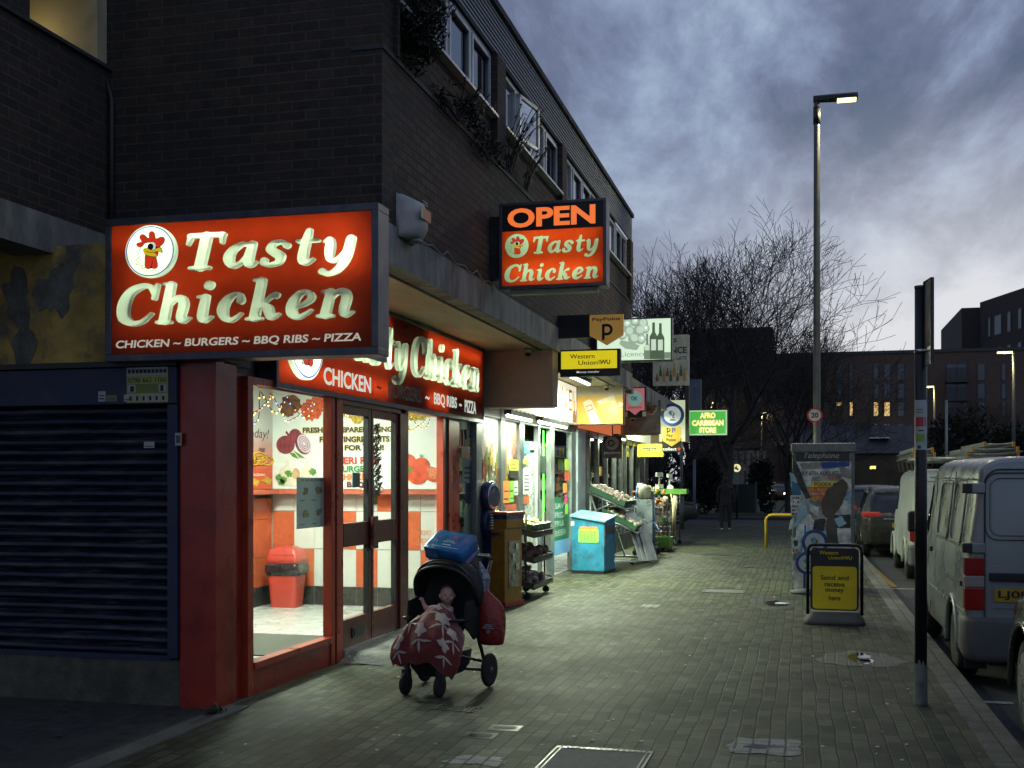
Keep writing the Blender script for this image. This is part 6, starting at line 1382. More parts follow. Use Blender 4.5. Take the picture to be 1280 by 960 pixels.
b.add([(-w2, -d2, .05), (w2, -d2, .05), (w2, d2, .05), (-w2, d2, .05), (-w2, -d2, .98), (w2, -d2, .90), (w2, d2, .98), (-w2, d2, 1.06)], [(0, 3, 2, 1), (4, 5, 6, 7), (0, 1, 5, 4), (1, 2, 6, 5), (2, 3, 7, 6), (3, 0, 4, 7)]); b.build('cabinet_body', blp, bc, local=True, bevel=.008)
b = MB(); b.add([(-w2 - .03, -d2 - .03, 1.00), (w2 + .03, -d2 - .03, .90), (w2 + .03, d2 + .02, .98), (-w2 - .03, d2 + .02, 1.08), (-w2 - .03, -d2 - .03, 1.035), (w2 + .03, -d2 - .03, .935), (w2 + .03, d2 + .02, 1.015), (-w2 - .03, d2 + .02, 1.115)], [(0, 3, 2, 1), (4, 5, 6, 7), (0, 1, 5, 4), (1, 2, 6, 5), (2, 3, 7, 6), (3, 0, 4, 7)]); b.build('lid', M('pale_blue_lid', (.16, .34, .42), .4, var=.2, dirt=(.05, .12, .16), dscale=4, damt=.6), bc, local=True, bevel=.006)
MB().box(-.28, .3, -.36, .38, 0, .05).build('plinth', blk, bc, local=True)
b = MB(); b.box(w2, w2 + .012, -d2 + .02, -d2 + .10, .5, .87); b.box(w2, w2 + .014, -.3, .3, .7, .84); b.build('worn_side_plate', M('worn_dark_plate', (.07, .075, .075), .6, var=.5, vscale=12), bc, local=True)
PBc = PY(0, -d2 - .002, 0); 
b = MB(); b.rect(PBc, -.17, .55, .20, .78, 0, .003); b.build('paper_note', M('note_green2', (.30, .58, .10), .6), bc, local=True)
st = []; 
for k in range(25): st.append((-.15 + .33 * k / 24, .80 + (.045 if k % 2 else .005)))
b = MB(); b.prism(PBc, [(-.15, .775)] + st + [(.18, .775)], .003, .005); b.build('paper_star', flo[0], bc, local=True)
b = MB(); r = random.Random(2)
for k in range(6):
 for q in range(5): b.rect(PBc, -.14 + q * .062, .735 - k * .03, -.14 + q * .062 + .03 + .02 * r.random(), .742 - k * .03, .003, .005)
b.build('handwriting', navy, bc, local=True)
b = MB(); b.rect(PBc, -.31, .84, -.25, .92, 0, .004); b.build('lock_plate', wst, bc, local=True)
ds = thing('display_stand', 'pale metal greengrocer stand with two steep shelves beyond the blue cabinet', 'stand', (-3.62, 23.0, 0))
gal = M('galvanised', (.32, .36, .38), .4, .6, var=.25)
b = MB()
for y in (-.75, .75):
 b.tube([(-.42, y, 0), (-.42, y, 1.42)], .025, 6); b.tube([(-.42, y, 1.35), (.05, y, .05), (.30, y, .05)], .022, 6); b.tube([(-.42, y, .06), (.45, y, .06)], .022, 6); b.tube([(-.42, y, .55), (.30, y, .82)], .018, 6); b.tube([(-.42, y, 1.0), (.12, y, 1.25)], .018, 6)
b.tube([(-.42, -.75, .06), (-.42, .75, .06)], .02, 6); b.tube([(.45, -.75, .06), (.45, .75, .06)], .02, 6); b.build('stand_frame', gal, ds, local=True)
for k, (x0, z0, x1, z1) in enumerate(((-.45, 1.43, .28, 1.10), (-.20, .98, .50, .64))):
 b = MB(); b.tube([(x0, -.80, z0 - .02), (x1, -.80, z1 - .02)], .02, 4); b.tube([(x0, .80, z0 - .02), (x1, .80, z1 - .02)], .02, 4); b.tube([(x1, -.80, z1 - .02), (x1, .80, z1 - .02)], .02, 4); b.quad((x0, -.8, z0 - .02), (x1, -.8, z1 - .02), (x1, .8, z1 - .02), (x0, .8, z0 - .02)); b.build('shelf', gal, ds, local=True)
for (x, y) in ((.40, -.7), (.40, .7), (-.38, -.7), (-.38, .7)):
 MB().lathe([(.02, -.015), (.05, -.012), (.05, .012), (.02, .015)], (x, y, .05), 12, 'y').build('wheel', _m['rubber'], ds, local=True)
dl = Vector((-3.62, 23.0, 0)); veg = M('pale_veg', (.55, .52, .36), .5, var=.4, vscale=15)
for k in range(3):
 cc = crate(('nearest', 'middle', 'farthest')[k] + ' dark green crate on the upper shelf of the pale metal stand', dl + Vector((-.45, -.79 + .53 * k, 1.44)), (.91, 0, -.41), (0, 1, 0), (.41, 0, .91), .76, .5, .10)
 fruit(*cc, .76, .5, .075, M('pale_pink_veg', (.52, .42, .34), .5, var=.4, vscale=15), 'garlic_bulb', 'pale vegetable heaped in the upper crates of the metal stand', 'vegetable', 'vegetables in the upper crates', 22, .045, 20 + k)
 cc = crate(('nearest', 'middle', 'farthest')[k] + ' dark green crate on the lower shelf of the pale metal stand', dl + Vector((-.20, -.79 + .53 * k, .99)), (.90, 0, -.44), (0, 1, 0), (.44, 0, .90), .74, .5, .10)
 fruit(*cc, .74, .5, .07, veg, 'turnip', 'round cream vegetable heaped in the lower crates of the metal stand', 'vegetable', 'vegetables in the lower crates', 16, .05, 30 + k)
lb_ = M('pale_grey_board', (.34, .38, .40), .5, var=.25, vscale=4)
for k, (dx, dy, h, ln) in enumerate(((.50, .0, .95, .28), (.56, .12, .86, .26), (.63, .25, .80, .24))):
 y = 22.45 + dy; P = Plane((-3.62 + dx + .02, y, .05), (.25, .95, 0), (-ln, 0, h)); b = MB(); b.rect(P, 0, 0, .50, (h * h + ln * ln) ** .5, -.008, .008)
 tag(b.build('leaning_board', lb_), ('front', 'middle', 'rear')[k] + ' grey board of three leaning on the metal stand', 'board')
sk = thing('sack_truck', 'blue framed trolley holding a silver panel and a dusty drum', 'trolley', (-3.30, 24.6, 0)); bf = M('blue_frame_paint', (.03, .09, .25), .4)
b = MB()
for x in (-.16, .20): b.tube([(x, 0, .12), (x, .02, 1.32), (x, .1, 1.50)], .022, 6)
for z in (.3, .8, 1.25): b.tube([(-.16, 0, z), (.20, 0, z)], .016, 6)
b.tube([(.20, .0, .75), (.34, -.3, .62), (.42, -.6, .60)], .022, 6); b.build('trolley_frame', bf, sk, local=True)
for x in (-.2, .24): MB().lathe([(.03, -.02), (.11, -.015), (.11, .015), (.03, .02)], (x, .05, .11), 14, 'x').build('wheel', _m['rubber'], sk, local=True)
pl = thing('sheet_board', 'tall shiny sheet metal panel held by the blue trolley', 'panel', (-3.3, 24.55, .5)); MB().box(-.15, .19, -.03, -.01, .0, .72).build('panel_sheet', M('sheet_metal', (.45, .52, .56), .3, .6, var=.1), pl, local=True)
dm = thing('dusty_drum', 'dusty cream drum standing on top of the blue trolley panel', 'drum', (-3.28, 24.6, 1.25)); MB().lathe([(.11, 0), (.135, .03), (.135, .22), (.09, .29), (.0005, .30)], (0, 0, 0), 18).build('drum_body', M('dusty_cream', (.36, .36, .27), .5, var=.3, vscale=8), dm, local=True)
wire = M('cage_wire', (.18, .19, .18), .4, .6, var=.2)
def cage(name, label, x, y, w, d, h, mat=wire):
 t = thing(name, label, 'rack', (x, y, 0)); b = MB()
 for (a, c) in ((-w, -d), (w, -d), (w, d), (-w, d)): b.tube([(a, c, .1), (a, c, h)], .014, 5)
 n = int(h / .12)
 for k in range(n):
  z = .12 + k * .12
  for (p, q) in (((-w, -d, z), (w, -d, z)), ((w, -d, z), (w, d, z)), ((-w, d, z), (w, d, z))): b.tube([p, q], .007, 4, False)
 for z in (.15, .62, 1.05): 
  if z < h: b.box(-w, w, -d, d, z - .01, z)
 b.build('cage_frame', mat, t, local=True)
 for (a, c) in ((-w, -d), (w, -d), (w, d), (-w, d)): MB().lathe([(.02, -.015), (.05, -.012), (.05, .012), (.02, .015)], (a, c, .05), 10, 'y').build('wheel', _m['rubber'], t, local=True)
 return t
cage('roll_cage', 'tall wire roll cage of kitchen goods beyond the blue trolley', -3.38, 25.7, .22, .42, 1.30)
cage('roll_cage', 'wire roll cage of garden tools farther along the shop', -3.42, 27.4, .25, .45, 1.25, M('cage_rust', (.12, .07, .05), .6, var=.3))
cage('roll_cage', 'last wire roll cage of tools beside the dark shutter', -3.36, 29.4, .28, .5, 1.30)
gd_ = [('green_box', 'green toy box heaped at the top of the roll cages', (.03, .20, .05)), ('yellow_toy', 'yellow and black novelty on the roll cages', (.55, .45, .05)), ('wrapped_goods', 'cream wrapped household item on the roll cages', (.5, .47, .34)), ('orange_handle', 'orange tool grip hung on the roll cages', (.65, .14, .03)), ('white_brush', 'white brush head hung on the roll cages', (.55, .55, .5))]
for k, (nm, lb, col) in enumerate(gd_):
 m = M('goods_' + nm, col, .5, var=.3, vscale=20)
 for q in range(11):
  r = random.Random(k * 50 + q); y = [25.7, 27.4, 29.4][q % 3] + (r.random() - .5) * .8; x = -3.38 + (r.random() - .5) * .45; z = r.choice((.66, 1.08, 1.28, 1.3, .2)) ; s = .05 + .06 * r.random()
  b = MB()
  if k == 0: b.box(-s * 1.4, s * 1.4, -s, s, 0, s * 1.1); b.box(-s * 1.5, s * 1.5, -s * 1.1, s * 1.1, s * 1.101, s * 1.3)
  elif k == 1: b.ball((0, 0, s), s, 8, 6); b.lathe([(s * .5, s * 1.6), (s * .7, s * 1.9), (.001, s * 2.4)], (0, 0, 0), 8)
  elif k == 2: b.lathe([(s * .8, 0), (s, s * .5), (s * .9, s * 2), (s * .3, s * 2.4), (.001, s * 2.5)], (0, 0, 0), 8)
  elif k == 3: b.tube([(0, 0, 0), (s, .02, s * 1.2), (s * 2.6, .04, s * 1.0)], [.025, .03, .02], 6)
  else: b.box(-.015, .015, -.015, .015, 0, s * 4); b.box(-s, s, -.03, .03, s * 4 + .001, s * 5)
  o = b.build(nm, m, None, local=True, bevel=.0); o.location = (x, y, z); o.rotation_euler = (0, 0, r.random() * 6)
  tag(o, lb, 'goods', lb.replace(' heaped', 's heaped', 1) if k == 0 else 'pieces: ' + lb)
bt = thing('broom_bundle', 'bundle of pale wooden broom handles in the far roll cage', 'brooms', (-3.15, 28.4, 0)); b = MB()
for k in range(9): r = random.Random(k); b.tube([(.1 * r.random(), .3 * r.random(), .3), (.16 * r.random(), .3 * r.random(), 1.18 + .14 * r.random())], .014, 6)
b.build('handles', M('pale_wood', (.45, .38, .25), .6, var=.2), bt, local=True)
tr = thing('green_tray', 'long green tray of toys sticking out over the farthest roll cage', 'tray', (-3.2, 28.9, 1.30)); b = MB(); b.box(-.25, .42, -.3, .3, 0, .015); b.box(-.25, .42, -.3, -.285, .016, .13); b.box(.405, .42, -.284, .3, .016, .13); b.build('tray_body', M('leaf_green', (.08, .22, .03), .5), tr, local=True)
gc = thing('wheeled_crate', 'green wheeled crate at ground level by the roll cages', 'crate', (-3.12, 26.6, 0)); b = MB(); b.box(-.18, .18, -.3, .3, .1, .12); [b.box(-.18, .18, s * .3 - .01, s * .3 + .01, .121, .34) for s in (-1, 1)]; [b.box(s * .18 - .01, s * .18 + .01, -.289, .289, .121, .34) for s in (-1, 1)]; b.build('crate_body', M('leaf_green', (.08, .22, .03), .5), gc, local=True)
for (x, y) in ((-.15, -.25), (.15, -.25), (.15, .25)): MB().lathe([(.02, -.015), (.05, -.012), (.05, .012), (.02, .015)], (x, y, .05), 10, 'x').build('wheel', _m['rubber'], gc, local=True)
# ================================================================== STREET FURNITURE
polem = M('lamp_column_paint', (.085, .09, .08), .5, .3, var=.2, vscale=4, dirt=(.07, .07, .06), dscale=2, damt=.5)
blackp = M('black_pole_paint', (.012, .012, .013), .4, .2, var=.3, vscale=6)
LY = 20.5; lx = onY(1021, 300, LY).x; lt = onY(1021, 125, LY).z
la = thing('street_lamp', 'tall grey street lamp post with a lit flat head behind the telephone kiosk', 'street lamp', (lx, LY, 0))
MB().tube([(lx, LY, 0), (lx, LY, 1.6)], [.095, .095], 16).build('base_section', polem, la)
MB().tube([(lx, LY, 1.6), (lx, LY, 1.66), (lx, LY, lt - .25), (lx, LY, lt)], [.095, .066, .052, .05], 16).build('pole', polem, la)
MB().tube([(lx, LY, lt - .42), (lx, LY, lt - .12)], .062, 14).build('collar', blackp, la)
b = MB(); b.add(*loft([[(lx + x, LY + sy * w, lt + z) for (sy, z) in ((-1, -.03), (1, -.03), (1, .03), (.5, .07), (-.5, .07), (-1, .03))] for x, w in ((-.06, .05), (.02, .07), (.30, .11), (.62, .11), (.68, .07))], smooth=False)); b.build('lamp_head', blackp, la, bevel=.006)
MB().box(lx + .34, lx + .65, LY - .085, LY + .085, lt - .055, lt - .031).build('lens', glow('street_led', (1.0, 1.0, .30), 3.4), la)
area('street_light', (lx + .48, LY, lt - .08), (.3, .15), 170, (1, .9, .55), parent=la)
s20 = thing('speed_sign', 'round red rimmed speed limit sign reading 20 on the lamp post', 'road sign', (lx, LY - .1, 2.75)); P = PY(0, LY - .12, 0); q = onY(1018.5, 519, LY - .12)
disc(P, q.x, q.z, .13, M('sign_red', (.45, .03, .03), .4), s20, 'sign_rim', -.004, 0); disc(P, q.x, q.z, .10, M('sign_white', (.50, .50, .48), .4), s20, 'sign_face', 0, .002)
text('20', P, (q.x - .062, q.z - .045, q.x + .062, q.z + .045), blk, s20, d=.003, bold=.03)
kx0, kx1, ky0, ky1, kh = -.145, .735, 17.4, 18.3, 2.19
K = thing('telephone_kiosk', 'battered telephone kiosk covered in torn layered posters', 'phone box', ((kx0 + kx1) / 2, (ky0 + ky1) / 2, 0))
kg = M('kiosk_frame', (.20, .22, .19), .45, .4, var=.3, vscale=6, dirt=(.09, .09, .06), dscale=4, damt=.7)
b = MB(); fw = .055
for (x, y) in ((kx0, ky0), (kx1 - fw, ky0), (kx0, ky1 - fw), (kx1 - fw, ky1 - fw)): b.box(x, x + fw, y, y + fw, 0, kh - .14)
b.build('posts', kg, K, bevel=.008)
MB().box(kx0 - .02, kx1 + .02, ky0 - .02, ky1 + .02, kh - .14, kh).build('roof', kg, K, bevel=.02)
MB().box(kx0 + fw, kx1 - fw, ky0 + .012, ky0 + .03, .10, kh - .14).build('front_panel', M('kiosk_panel', (.46, .48, .44), .5, var=.3, vscale=5, dirt=(.16, .15, .11), dscale=3, damt=.8), K)
MB().box(kx0 + .012, kx0 + .03, ky0 + fw, ky1 - fw, .10, kh - .14).build('side_panel', _m['kiosk_panel'], K)
MB().box(kx1 - .03, kx1 - .012, ky0 + fw, ky1 - fw, .10, kh - .14).build('side_panel', _m['kiosk_panel'], K)
MB().box(kx0 + fw, kx1 - fw, ky1 - .03, ky1 - .012, .10, kh - .14).build('back_panel', _m['kiosk_panel'], K)
b = MB(); b.box(kx0 + .001, kx1 - .001, ky0 - .004, ky0 + .014, .02, .12); b.build('kick_plate', kg, K)
PK = PY(kx0, ky0 + .006, 0); kw = kx1 - kx0
def pk_(u, v): p = onY(u, v, ky0); return (p.x - kx0, p.z)
kb = M('kiosk_black', (.03, .032, .03), .4, var=.2)
a, c = pk_(995, 577), pk_(1062, 564); b = MB(); b.rect(PK, a[0], a[1], c[0], c[1], 0, .006); b.build('title_panel', kb, K)
a, c = pk_(1005, 575), pk_(1049, 565.5)
text('Telephone', PK, (a[0], a[1], c[0], c[1]), M('title_silver', (.42, .43, .37), .4), K, name='title_lettering', d=.008, shear=.3)
pp = {'white': M('paper_white', (.62, .66, .62), .7, var=.35, vscale=9), 'grey': M('paper_grey', (.32, .32, .28), .8, var=.4, vscale=8), 'brown': M('torn_board', (.11, .095, .07), .85, var=.25, vscale=6), 'blue': M('paper_blue', (.05, .16, .24), .7, var=.3, vscale=6), 'lb': M('paper_light_blue', (.32, .52, .60), .7, var=.25, vscale=6), 'red': M('paper_red', (.60, .10, .04), .7, var=.2), 'yel': M('paper_yellow', (.70, .58, .08), .7, var=.15), 'roy': M('paper_royal', (.03, .08, .25), .7), 'dark': M('paper_dark', (.05, .055, .055), .7, var=.6, vscale=15)}
lay = [0]
def torn(pts, m, nm='poster_layer', rg=.35, seed=None):
 lay[0] += 1; r = random.Random(lay[0] * 7 if seed is None else seed); out = []
 for i in range(len(pts)):
  p, q = pts[i], pts[(i + 1) % len(pts)]; n = max(2, int(math.hypot(q[0] - p[0], q[1] - p[1]) / 2.2))
  for k in range(n):
   t = k / n; out.append(pk_(p[0] + (q[0] - p[0]) * t + (r.random() - .5) * 2 * rg, p[1] + (q[1] - p[1]) * t + (r.random() - .5) * 2 * rg))
 b = MB(); d = .006 + .0006 * lay[0]; b.prism(PK, out, d, d + .0015); return b.build(nm, pp[m], K)
def ktext(s, u0, v0, u1, v1, m):
 a, c = pk_(u0, v1), pk_(u1, v0); text(s, PK, (a[0], a[1], c[0], c[1]), m, K, d=.0085 + .0006 * lay[0], bold=.02)
torn([(996, 577), (1064, 577), (1064, 690), (995, 690)], 'white', rg=.1)
torn([(1000, 579), (1040, 577), (1046, 590), (1020, 596), (1004, 590)], 'grey', rg=.8); torn([(1026, 578), (1062, 577), (1062, 583), (1040, 585), (1030, 588), (1027, 583)], 'roy')
torn([(998, 587), (1058, 585), (1060, 596), (998, 596)], 'white', rg=.2); ktext('DAY 6TH AUGUST', 998, 589, 1048, 594.5, navy)
torn([(1014, 596), (1052, 592), (1052, 602), (1014, 606)], 'grey', rg=.8); ktext('RSVP', 1035, 595, 1051, 599.5, M('print_red2', (.35, .04, .04), .5))
torn([(1015, 602), (1048, 601), (1048, 610), (1015, 610)], 'yel', rg=.2); ktext('FOODS 4', 1018, 603, 1044, 607.5, navy)
torn([(1007, 609), (1040, 608), (1034, 620), (1024, 627), (1014, 623)], 'red', rg=.3); ktext('RICE / ROAST', 1008, 610.5, 1036, 614, pp['yel']); ktext('CHINA / TEA', 1010, 615.5, 1034, 619, pp['white']); ktext('LAND /', 1013, 620.5, 1027, 624, pp['yel'])
torn([(1006, 624), (1028, 626), (1030, 648), (1018, 652), (1010, 640)], 'grey', rg=1); torn([(1012, 630), (1024, 634), (1022, 645), (1013, 640)], 'white', rg=1)
torn([(987, 590), (1002, 600), (1004, 622), (990, 620)], 'lb', rg=.5); torn([(989, 600), (1000, 606), (1002, 620), (990, 620)], 'blue', rg=.6)
torn([(988, 619), (1002, 619), (1000, 645), (989, 645)], 'white', rg=.3)
for k in range(5): ktext(('JAM', 'T A', 'READ', 'MY F', 'BTI')[k], 990, 621 + 5 * k, 999 + (k % 2), 624.4 + 5 * k, blk)
torn([(1045, 612), (1064, 614), (1064, 626), (1048, 624)], 'lb', rg=.4); torn([(1048, 627), (1064, 626), (1064, 642), (1050, 640)], 'white', rg=.3)
torn([(1038, 644), (1063, 643), (1063, 660), (1040, 660)], 'dark', rg=.5); torn([(1042, 648), (1052, 645), (1058, 655), (1048, 659)], 'lb', rg=.8)
torn([(1042, 661), (1063, 660), (1063, 680), (1043, 680)], 'white', rg=.2); ktext('- - - - - - -', 1052, 623.0, 1063, 624.2, blk)
torn([(1018, 650), (1032, 648), (1030, 664), (1016, 662)], 'dark', rg=.9)
torn([(1026, 628), (1034, 612), (1050, 600), (1057, 598), (1060, 610), (1052, 632), (1042, 645), (1046, 660), (1048, 680), (1036, 684), (1032, 660), (1034, 648), (1028, 642)], 'brown', rg=.5)
torn([(991, 574), (997, 580), (1006, 604), (1013, 622), (1008, 624), (998, 606), (992, 590)], 'dark', rg=.3)
torn([(1004, 621), (1010, 640), (1000, 652), (992, 660), (998, 640)], 'lb', rg=.3); torn([(1003, 622), (1005.5, 622), (1004, 631), (1002, 631)], 'white', rg=.2)
torn([(1048, 582), (1062, 586), (1064, 600), (1052, 596)], 'grey', rg=.5); torn([(1052, 596), (1064, 599), (1064, 612), (1058, 603)], 'white', rg=.4)
torn([(989, 672), (1000, 670), (1001, 690), (990, 692)], 'white', rg=.8); ktext('ES', 991, 686, 998, 690, M('print_red2', (.35, .04, .04), .5)); torn([(992, 676), (998, 675), (997, 683), (993, 684)], 'dark', rg=.9)
torn([(988, 650), (993, 646), (992, 660), (986, 662)], 'white', rg=.5)
torn([(990, 700), (1064, 698), (1064, 735), (992, 736)], 'white', rg=1.0)
for (u, v, r, lb) in ((1018.5, 678, .185, 'upper round blue rimmed advertising disc fixed in front of the kiosk'), (1009, 704, .165, 'lower round blue disc partly hidden behind the yellow pavement sign')):
 Y = 17.2; q = onY(u, v, Y); t = thing('advert_disc', lb, 'sign', (q.x, Y, q.z - r)); P = PY(q.x, Y, q.z); lotto(P, 0, 0, r, t)
MB().tube([(.03, 17.25, .0), (.03, 17.25, 1.0)], .02, 8).build('disc_post', M('blue_frame_paint', (.03, .09, .25), .4), t)
MB().lathe([(.2, 0), (.2, .04), (.05, .07)], (.03, 17.25, 0), 20).build('disc_base', M('grey_rubber', (.09, .09, .09), .8), t)
ab = thing('pavement_sign', 'swinging yellow and black pavement sign in a black hoop frame', 'pavement sign', (.36, 13.74, 0), math.radians(-2))
blk2 = M('black_tube', (.010, .010, .011), .3, .3, var=.1)
b = MB(); hw = .30; pts = [(-hw, 0, .10)] + [(-hw, 0, .80)] + [(-hw + .07 * (1 - math.cos(a)), 0, .83 + .07 * math.sin(a)) for a in [PI / 2 * k / 5 for k in range(1, 6)]] + [(hw - .07 * (1 - math.cos(a)), 0, .83 + .07 * math.sin(a)) for a in [PI / 2 * (1 - k / 5) for k in range(0, 5)]] + [(hw, 0, .80), (hw, 0, .10)]
b.tube(pts, .019, 10); b.build('hoop_frame', blk2, ab, local=True)
MB().add(*loft([rrect(.68, .44, 0, .1), rrect(.66, .42, .05, .1), rrect(.56, .26, .11, .08), rrect(.54, .2, .13, .06)])).build('weighted_base', M('grey_rubber', (.09, .09, .09), .8, var=.2, bump=.2), ab, local=True)
PAb = PY(0, -.02, 0)
def rr2(x0, y0, x1, y1, r, n=5): return [(cx_ + r * math.cos(math.radians(a0 + 90 * k / n)), cy_ + r * math.sin(math.radians(a0 + 90 * k / n))) for (cx_, cy_, a0) in ((x1 - r, y1 - r, 0), (x0 + r, y1 - r, 90), (x0 + r, y0 + r, 180), (x1 - r, y0 + r, 270)) for k in range(n + 1)]
b = MB(); b.prism(PAb, rr2(-.268, .15, .268, .865, .05), -.03, 0); b.build('sign_panel', M('panel_black', (.02, .02, .02), .4), ab, local=True)
b = MB(); b.prism(PAb, rr2(-.245, .165, .245, .655, .035), 0, .004); b.build('yellow_panel', M('sign_yellow', (.80, .62, .012), .45, var=.12, vscale=6, dirt=(.28, .21, .01), dscale=3, damt=.4), ab, local=True)
ym = _m['sign_yellow']
text('Western', PAb, (-.17, .79, .04, .835), ym, ab, d=.003, bold=.01, local=True); text('Union', PAb, (-.07, .735, .075, .775), ym, ab, d=.003, bold=.01, local=True); text('WU', PAb, (.095, .735, .19, .775), ym, ab, d=.003, bold=.03, local=True)
b = MB(); [b.prism(PAb, [(x, .735), (x + .005, .735), (x - .003, .775), (x - .008, .775)], .002, .005) for x in (.082, .090)]; b.build('emblem', ym, ab, local=True)
for k, s in enumerate(('Send and', 'receive', 'money', 'here')): w = (.155, .11, .10, .065)[k]; text(s, PAb, (-w, .50 - k * .078, w, .555 - k * .078), blk, ab, d=.006, bold=.01, local=True)
sx_, sy_ = .846, 8.94
SP = thing('sign_post', 'black signpost at the kerb with a plate seen nearly edge on', 'sign post', (sx_, sy_, 0))
MB().tube([(sx_, sy_, 0), (sx_, sy_, 3.06)], .0435, 20).build('pole', blackp, SP)
MB().lathe([(.044, 3.06), (.046, 3.062), (.046, 3.08), (.001, 3.085)], (sx_, sy_, 0), 18).build('cap', polem, SP)
r = random.Random(5); vs = []; n = 28
for k in range(n + 1): pass
b = MB(); ring0 = [(.0465 * math.cos(2 * PI * k / n), .0465 * math.sin(2 * PI * k / n), 0.0) for k in range(n)]; ring1 = [(.0462 * math.cos(2 * PI * k / n), .0462 * math.sin(2 * PI * k / n), .30 + .035 * r.random() * (1 if k % 3 else -1)) for k in range(n)]
b.add([(x + sx_, y + sy_, z) for x, y, z in ring0 + ring1], [(k, (k + 1) % n, n + (k + 1) % n, n + k) for k in range(n)], True); b.build('worn_sleeve', M('bare_worn_paint', (.22, .25, .23), .7, var=.4, vscale=9, dirt=(.06, .06, .06), dscale=9, damt=.9), SP)
pe = onY(1165.5, 361, 8.70)
P = Plane((sx_ + .02, sy_ - .02, 0), (pe.x - sx_ - .02, 8.70 - sy_ + .02, 0), UP); wpl = math.hypot(pe.x - sx_ - .02, 8.70 - sy_ + .02)
z0p = onY(1160, 455, 8.75).z
b = MB(); b.rect(P, .02, z0p, wpl, 3.10, -.004, .004); b.build('sign_plate', M('grey_plate', (.32, .34, .31), .5, .2, var=.3, vscale=5, dirt=(.09, .09, .08), dscale=4, damt=.5), SP)
b = MB(); b.rect(P, .018, z0p - .002, .04, 3.102, -.012, .012); b.rect(P, wpl - .012, z0p - .002, wpl, 3.102, -.012, .012); b.rect(P, .041, 3.092, wpl - .013, 3.102, -.012, .012); b.build('plate_edge', blackp, SP)
zb = onX(1150, 450, sx_).z if False else 2.57
for zz in (2.60,): MB().lathe([(.0445, zz - .012), (.049, zz - .011), (.049, zz + .011), (.0445, zz + .012)], (sx_, sy_, 0), 20).build('clamp', chrome, SP); b = MB(); b.rect(P, .0, zz - .012, wpl * .98, zz + .012, .0045, .014); b.build('clamp', chrome, SP)
def wrap(z0, z1, m, nm, a0=-150, a1=-30, r=.0442, par=None):
 b = MB(); n = 14; vs = []
 for z in (z0, z1):
  for k in range(n + 1): a = math.radians(a0 + (a1 - a0) * k / n); vs.append((sx_ + r * math.cos(a), sy_ + r * math.sin(a), z))
 b.add(vs, [(k, k + 1, n + 2 + k, n + 1 + k) for k in range(n)], True); return b.build(nm, m, par)
ST = thing('pole_sticker', 'tall white sticker with red and green panels wrapped on the black signpost', 'sticker', (sx_, sy_ - .045, 1.92))
ztop = CAMZ + (600 - 505) * 8.87 / 1435; zbot = CAMZ + (600 - 564) * 8.87 / 1435
wrap(zbot, ztop, M('sticker_pale', (.40, .44, .42), .5, var=.15), 'sticker_sheet', -165, -30, .0442, ST); wrap(zbot + .17, zbot + .24, M('sticker_red', (.42, .03, .05), .5), 'sticker_panel', -150, -70, .0446, ST); wrap(zbot + .06, zbot + .115, M('sticker_grn', (.18, .36, .04), .5), 'sticker_panel', -150, -60, .0446, ST)
wrap(zbot + .17, zbot + .24, M('sticker_red', (.42, .03, .05), .5), 'sticker_panel', -60, -45, .0446, ST); wrap(zbot + .008, zbot + .03, navy, 'sticker_print', -125, -95, .0446, ST); [wrap(zbot + .27 + .02 * k, zbot + .28 + .02 * k, M('sticker_green_text', (.1, .3, .1), .5), 'sticker_print', -140, -80, .0446, ST) for k in range(2)]; wrap(zbot + .135, zbot + .145, blk, 'sticker_print', -120, -70, .0446, ST)
yb = thing('barrier_rail', 'low yellow painted hoop barrier at the pavement edge beside the kiosk', 'barrier', (-.4, 28.5, 0)); yp = M('yellow_paint', (.48, .33, .01), .4, var=.15)
for dy, nm in ((0, 'rail'), (.55, 'rail')):
 b = MB(); b.tube([(-.46, dy, 0), (-.46, dy, .70), (-.40, dy, .78), (-.3, dy, .80), (1.1, dy, .80), (1.18, dy, .76), (1.2, dy, .7), (1.2, dy, 0)], .03, 8); b.build(nm, yp, yb, local=True)
MB().tube([(-.44, 0, .74), (-.44, .55, .74)], .025, 8).build('cross_rail', yp, yb, local=True)
fp = onG(853, 661); pl2 = thing('sign_post', 'plain grey post by the dark parked car at the end of the shops', 'sign post', (fp.x, 38.9, 0)); fx = onY(852, 600, 38.9).x - fp.x
MB().tube([(fx, 0, 0), (fx, 0, 3.4)], .05, 10).build('pole', polem, pl2, local=True); MB().tube([(fx, 0, 0), (fx, 0, 1.1)], .085, 10).build('base_section', polem, pl2, local=True)
q = onY(921, 585, 50); bk = thing('lit_beacon', 'small round lit yellow traffic beacon with blue arrow across the side street', 'traffic sign', (q.x, 50, 0)); P = PY(q.x, 49.9, q.z)
MB().tube([(q.x, 50, 0), (q.x, 50, q.z)], .04, 8).build('pole', blackp, bk); disc(P, 0, 0, .17, glow('beacon_yellow', (.85, .75, .35), 1), bk, 'beacon_face', -.05, 0); poly(P, [(-.11, -.03), (.0, .12), (.02, 0), (.10, -.04), (.05, -.11), (-.02, -.06)], M('beacon_blue', (.02, .2, .5), .4), bk, 'beacon_arrow', 0, .004)
MB().box(q.x - .32, q.x + .12, 49.92, 49.97, q.z - .70, q.z - .14).build('white_plate', M('dull_plate', (.2, .22, .22), .6), bk)
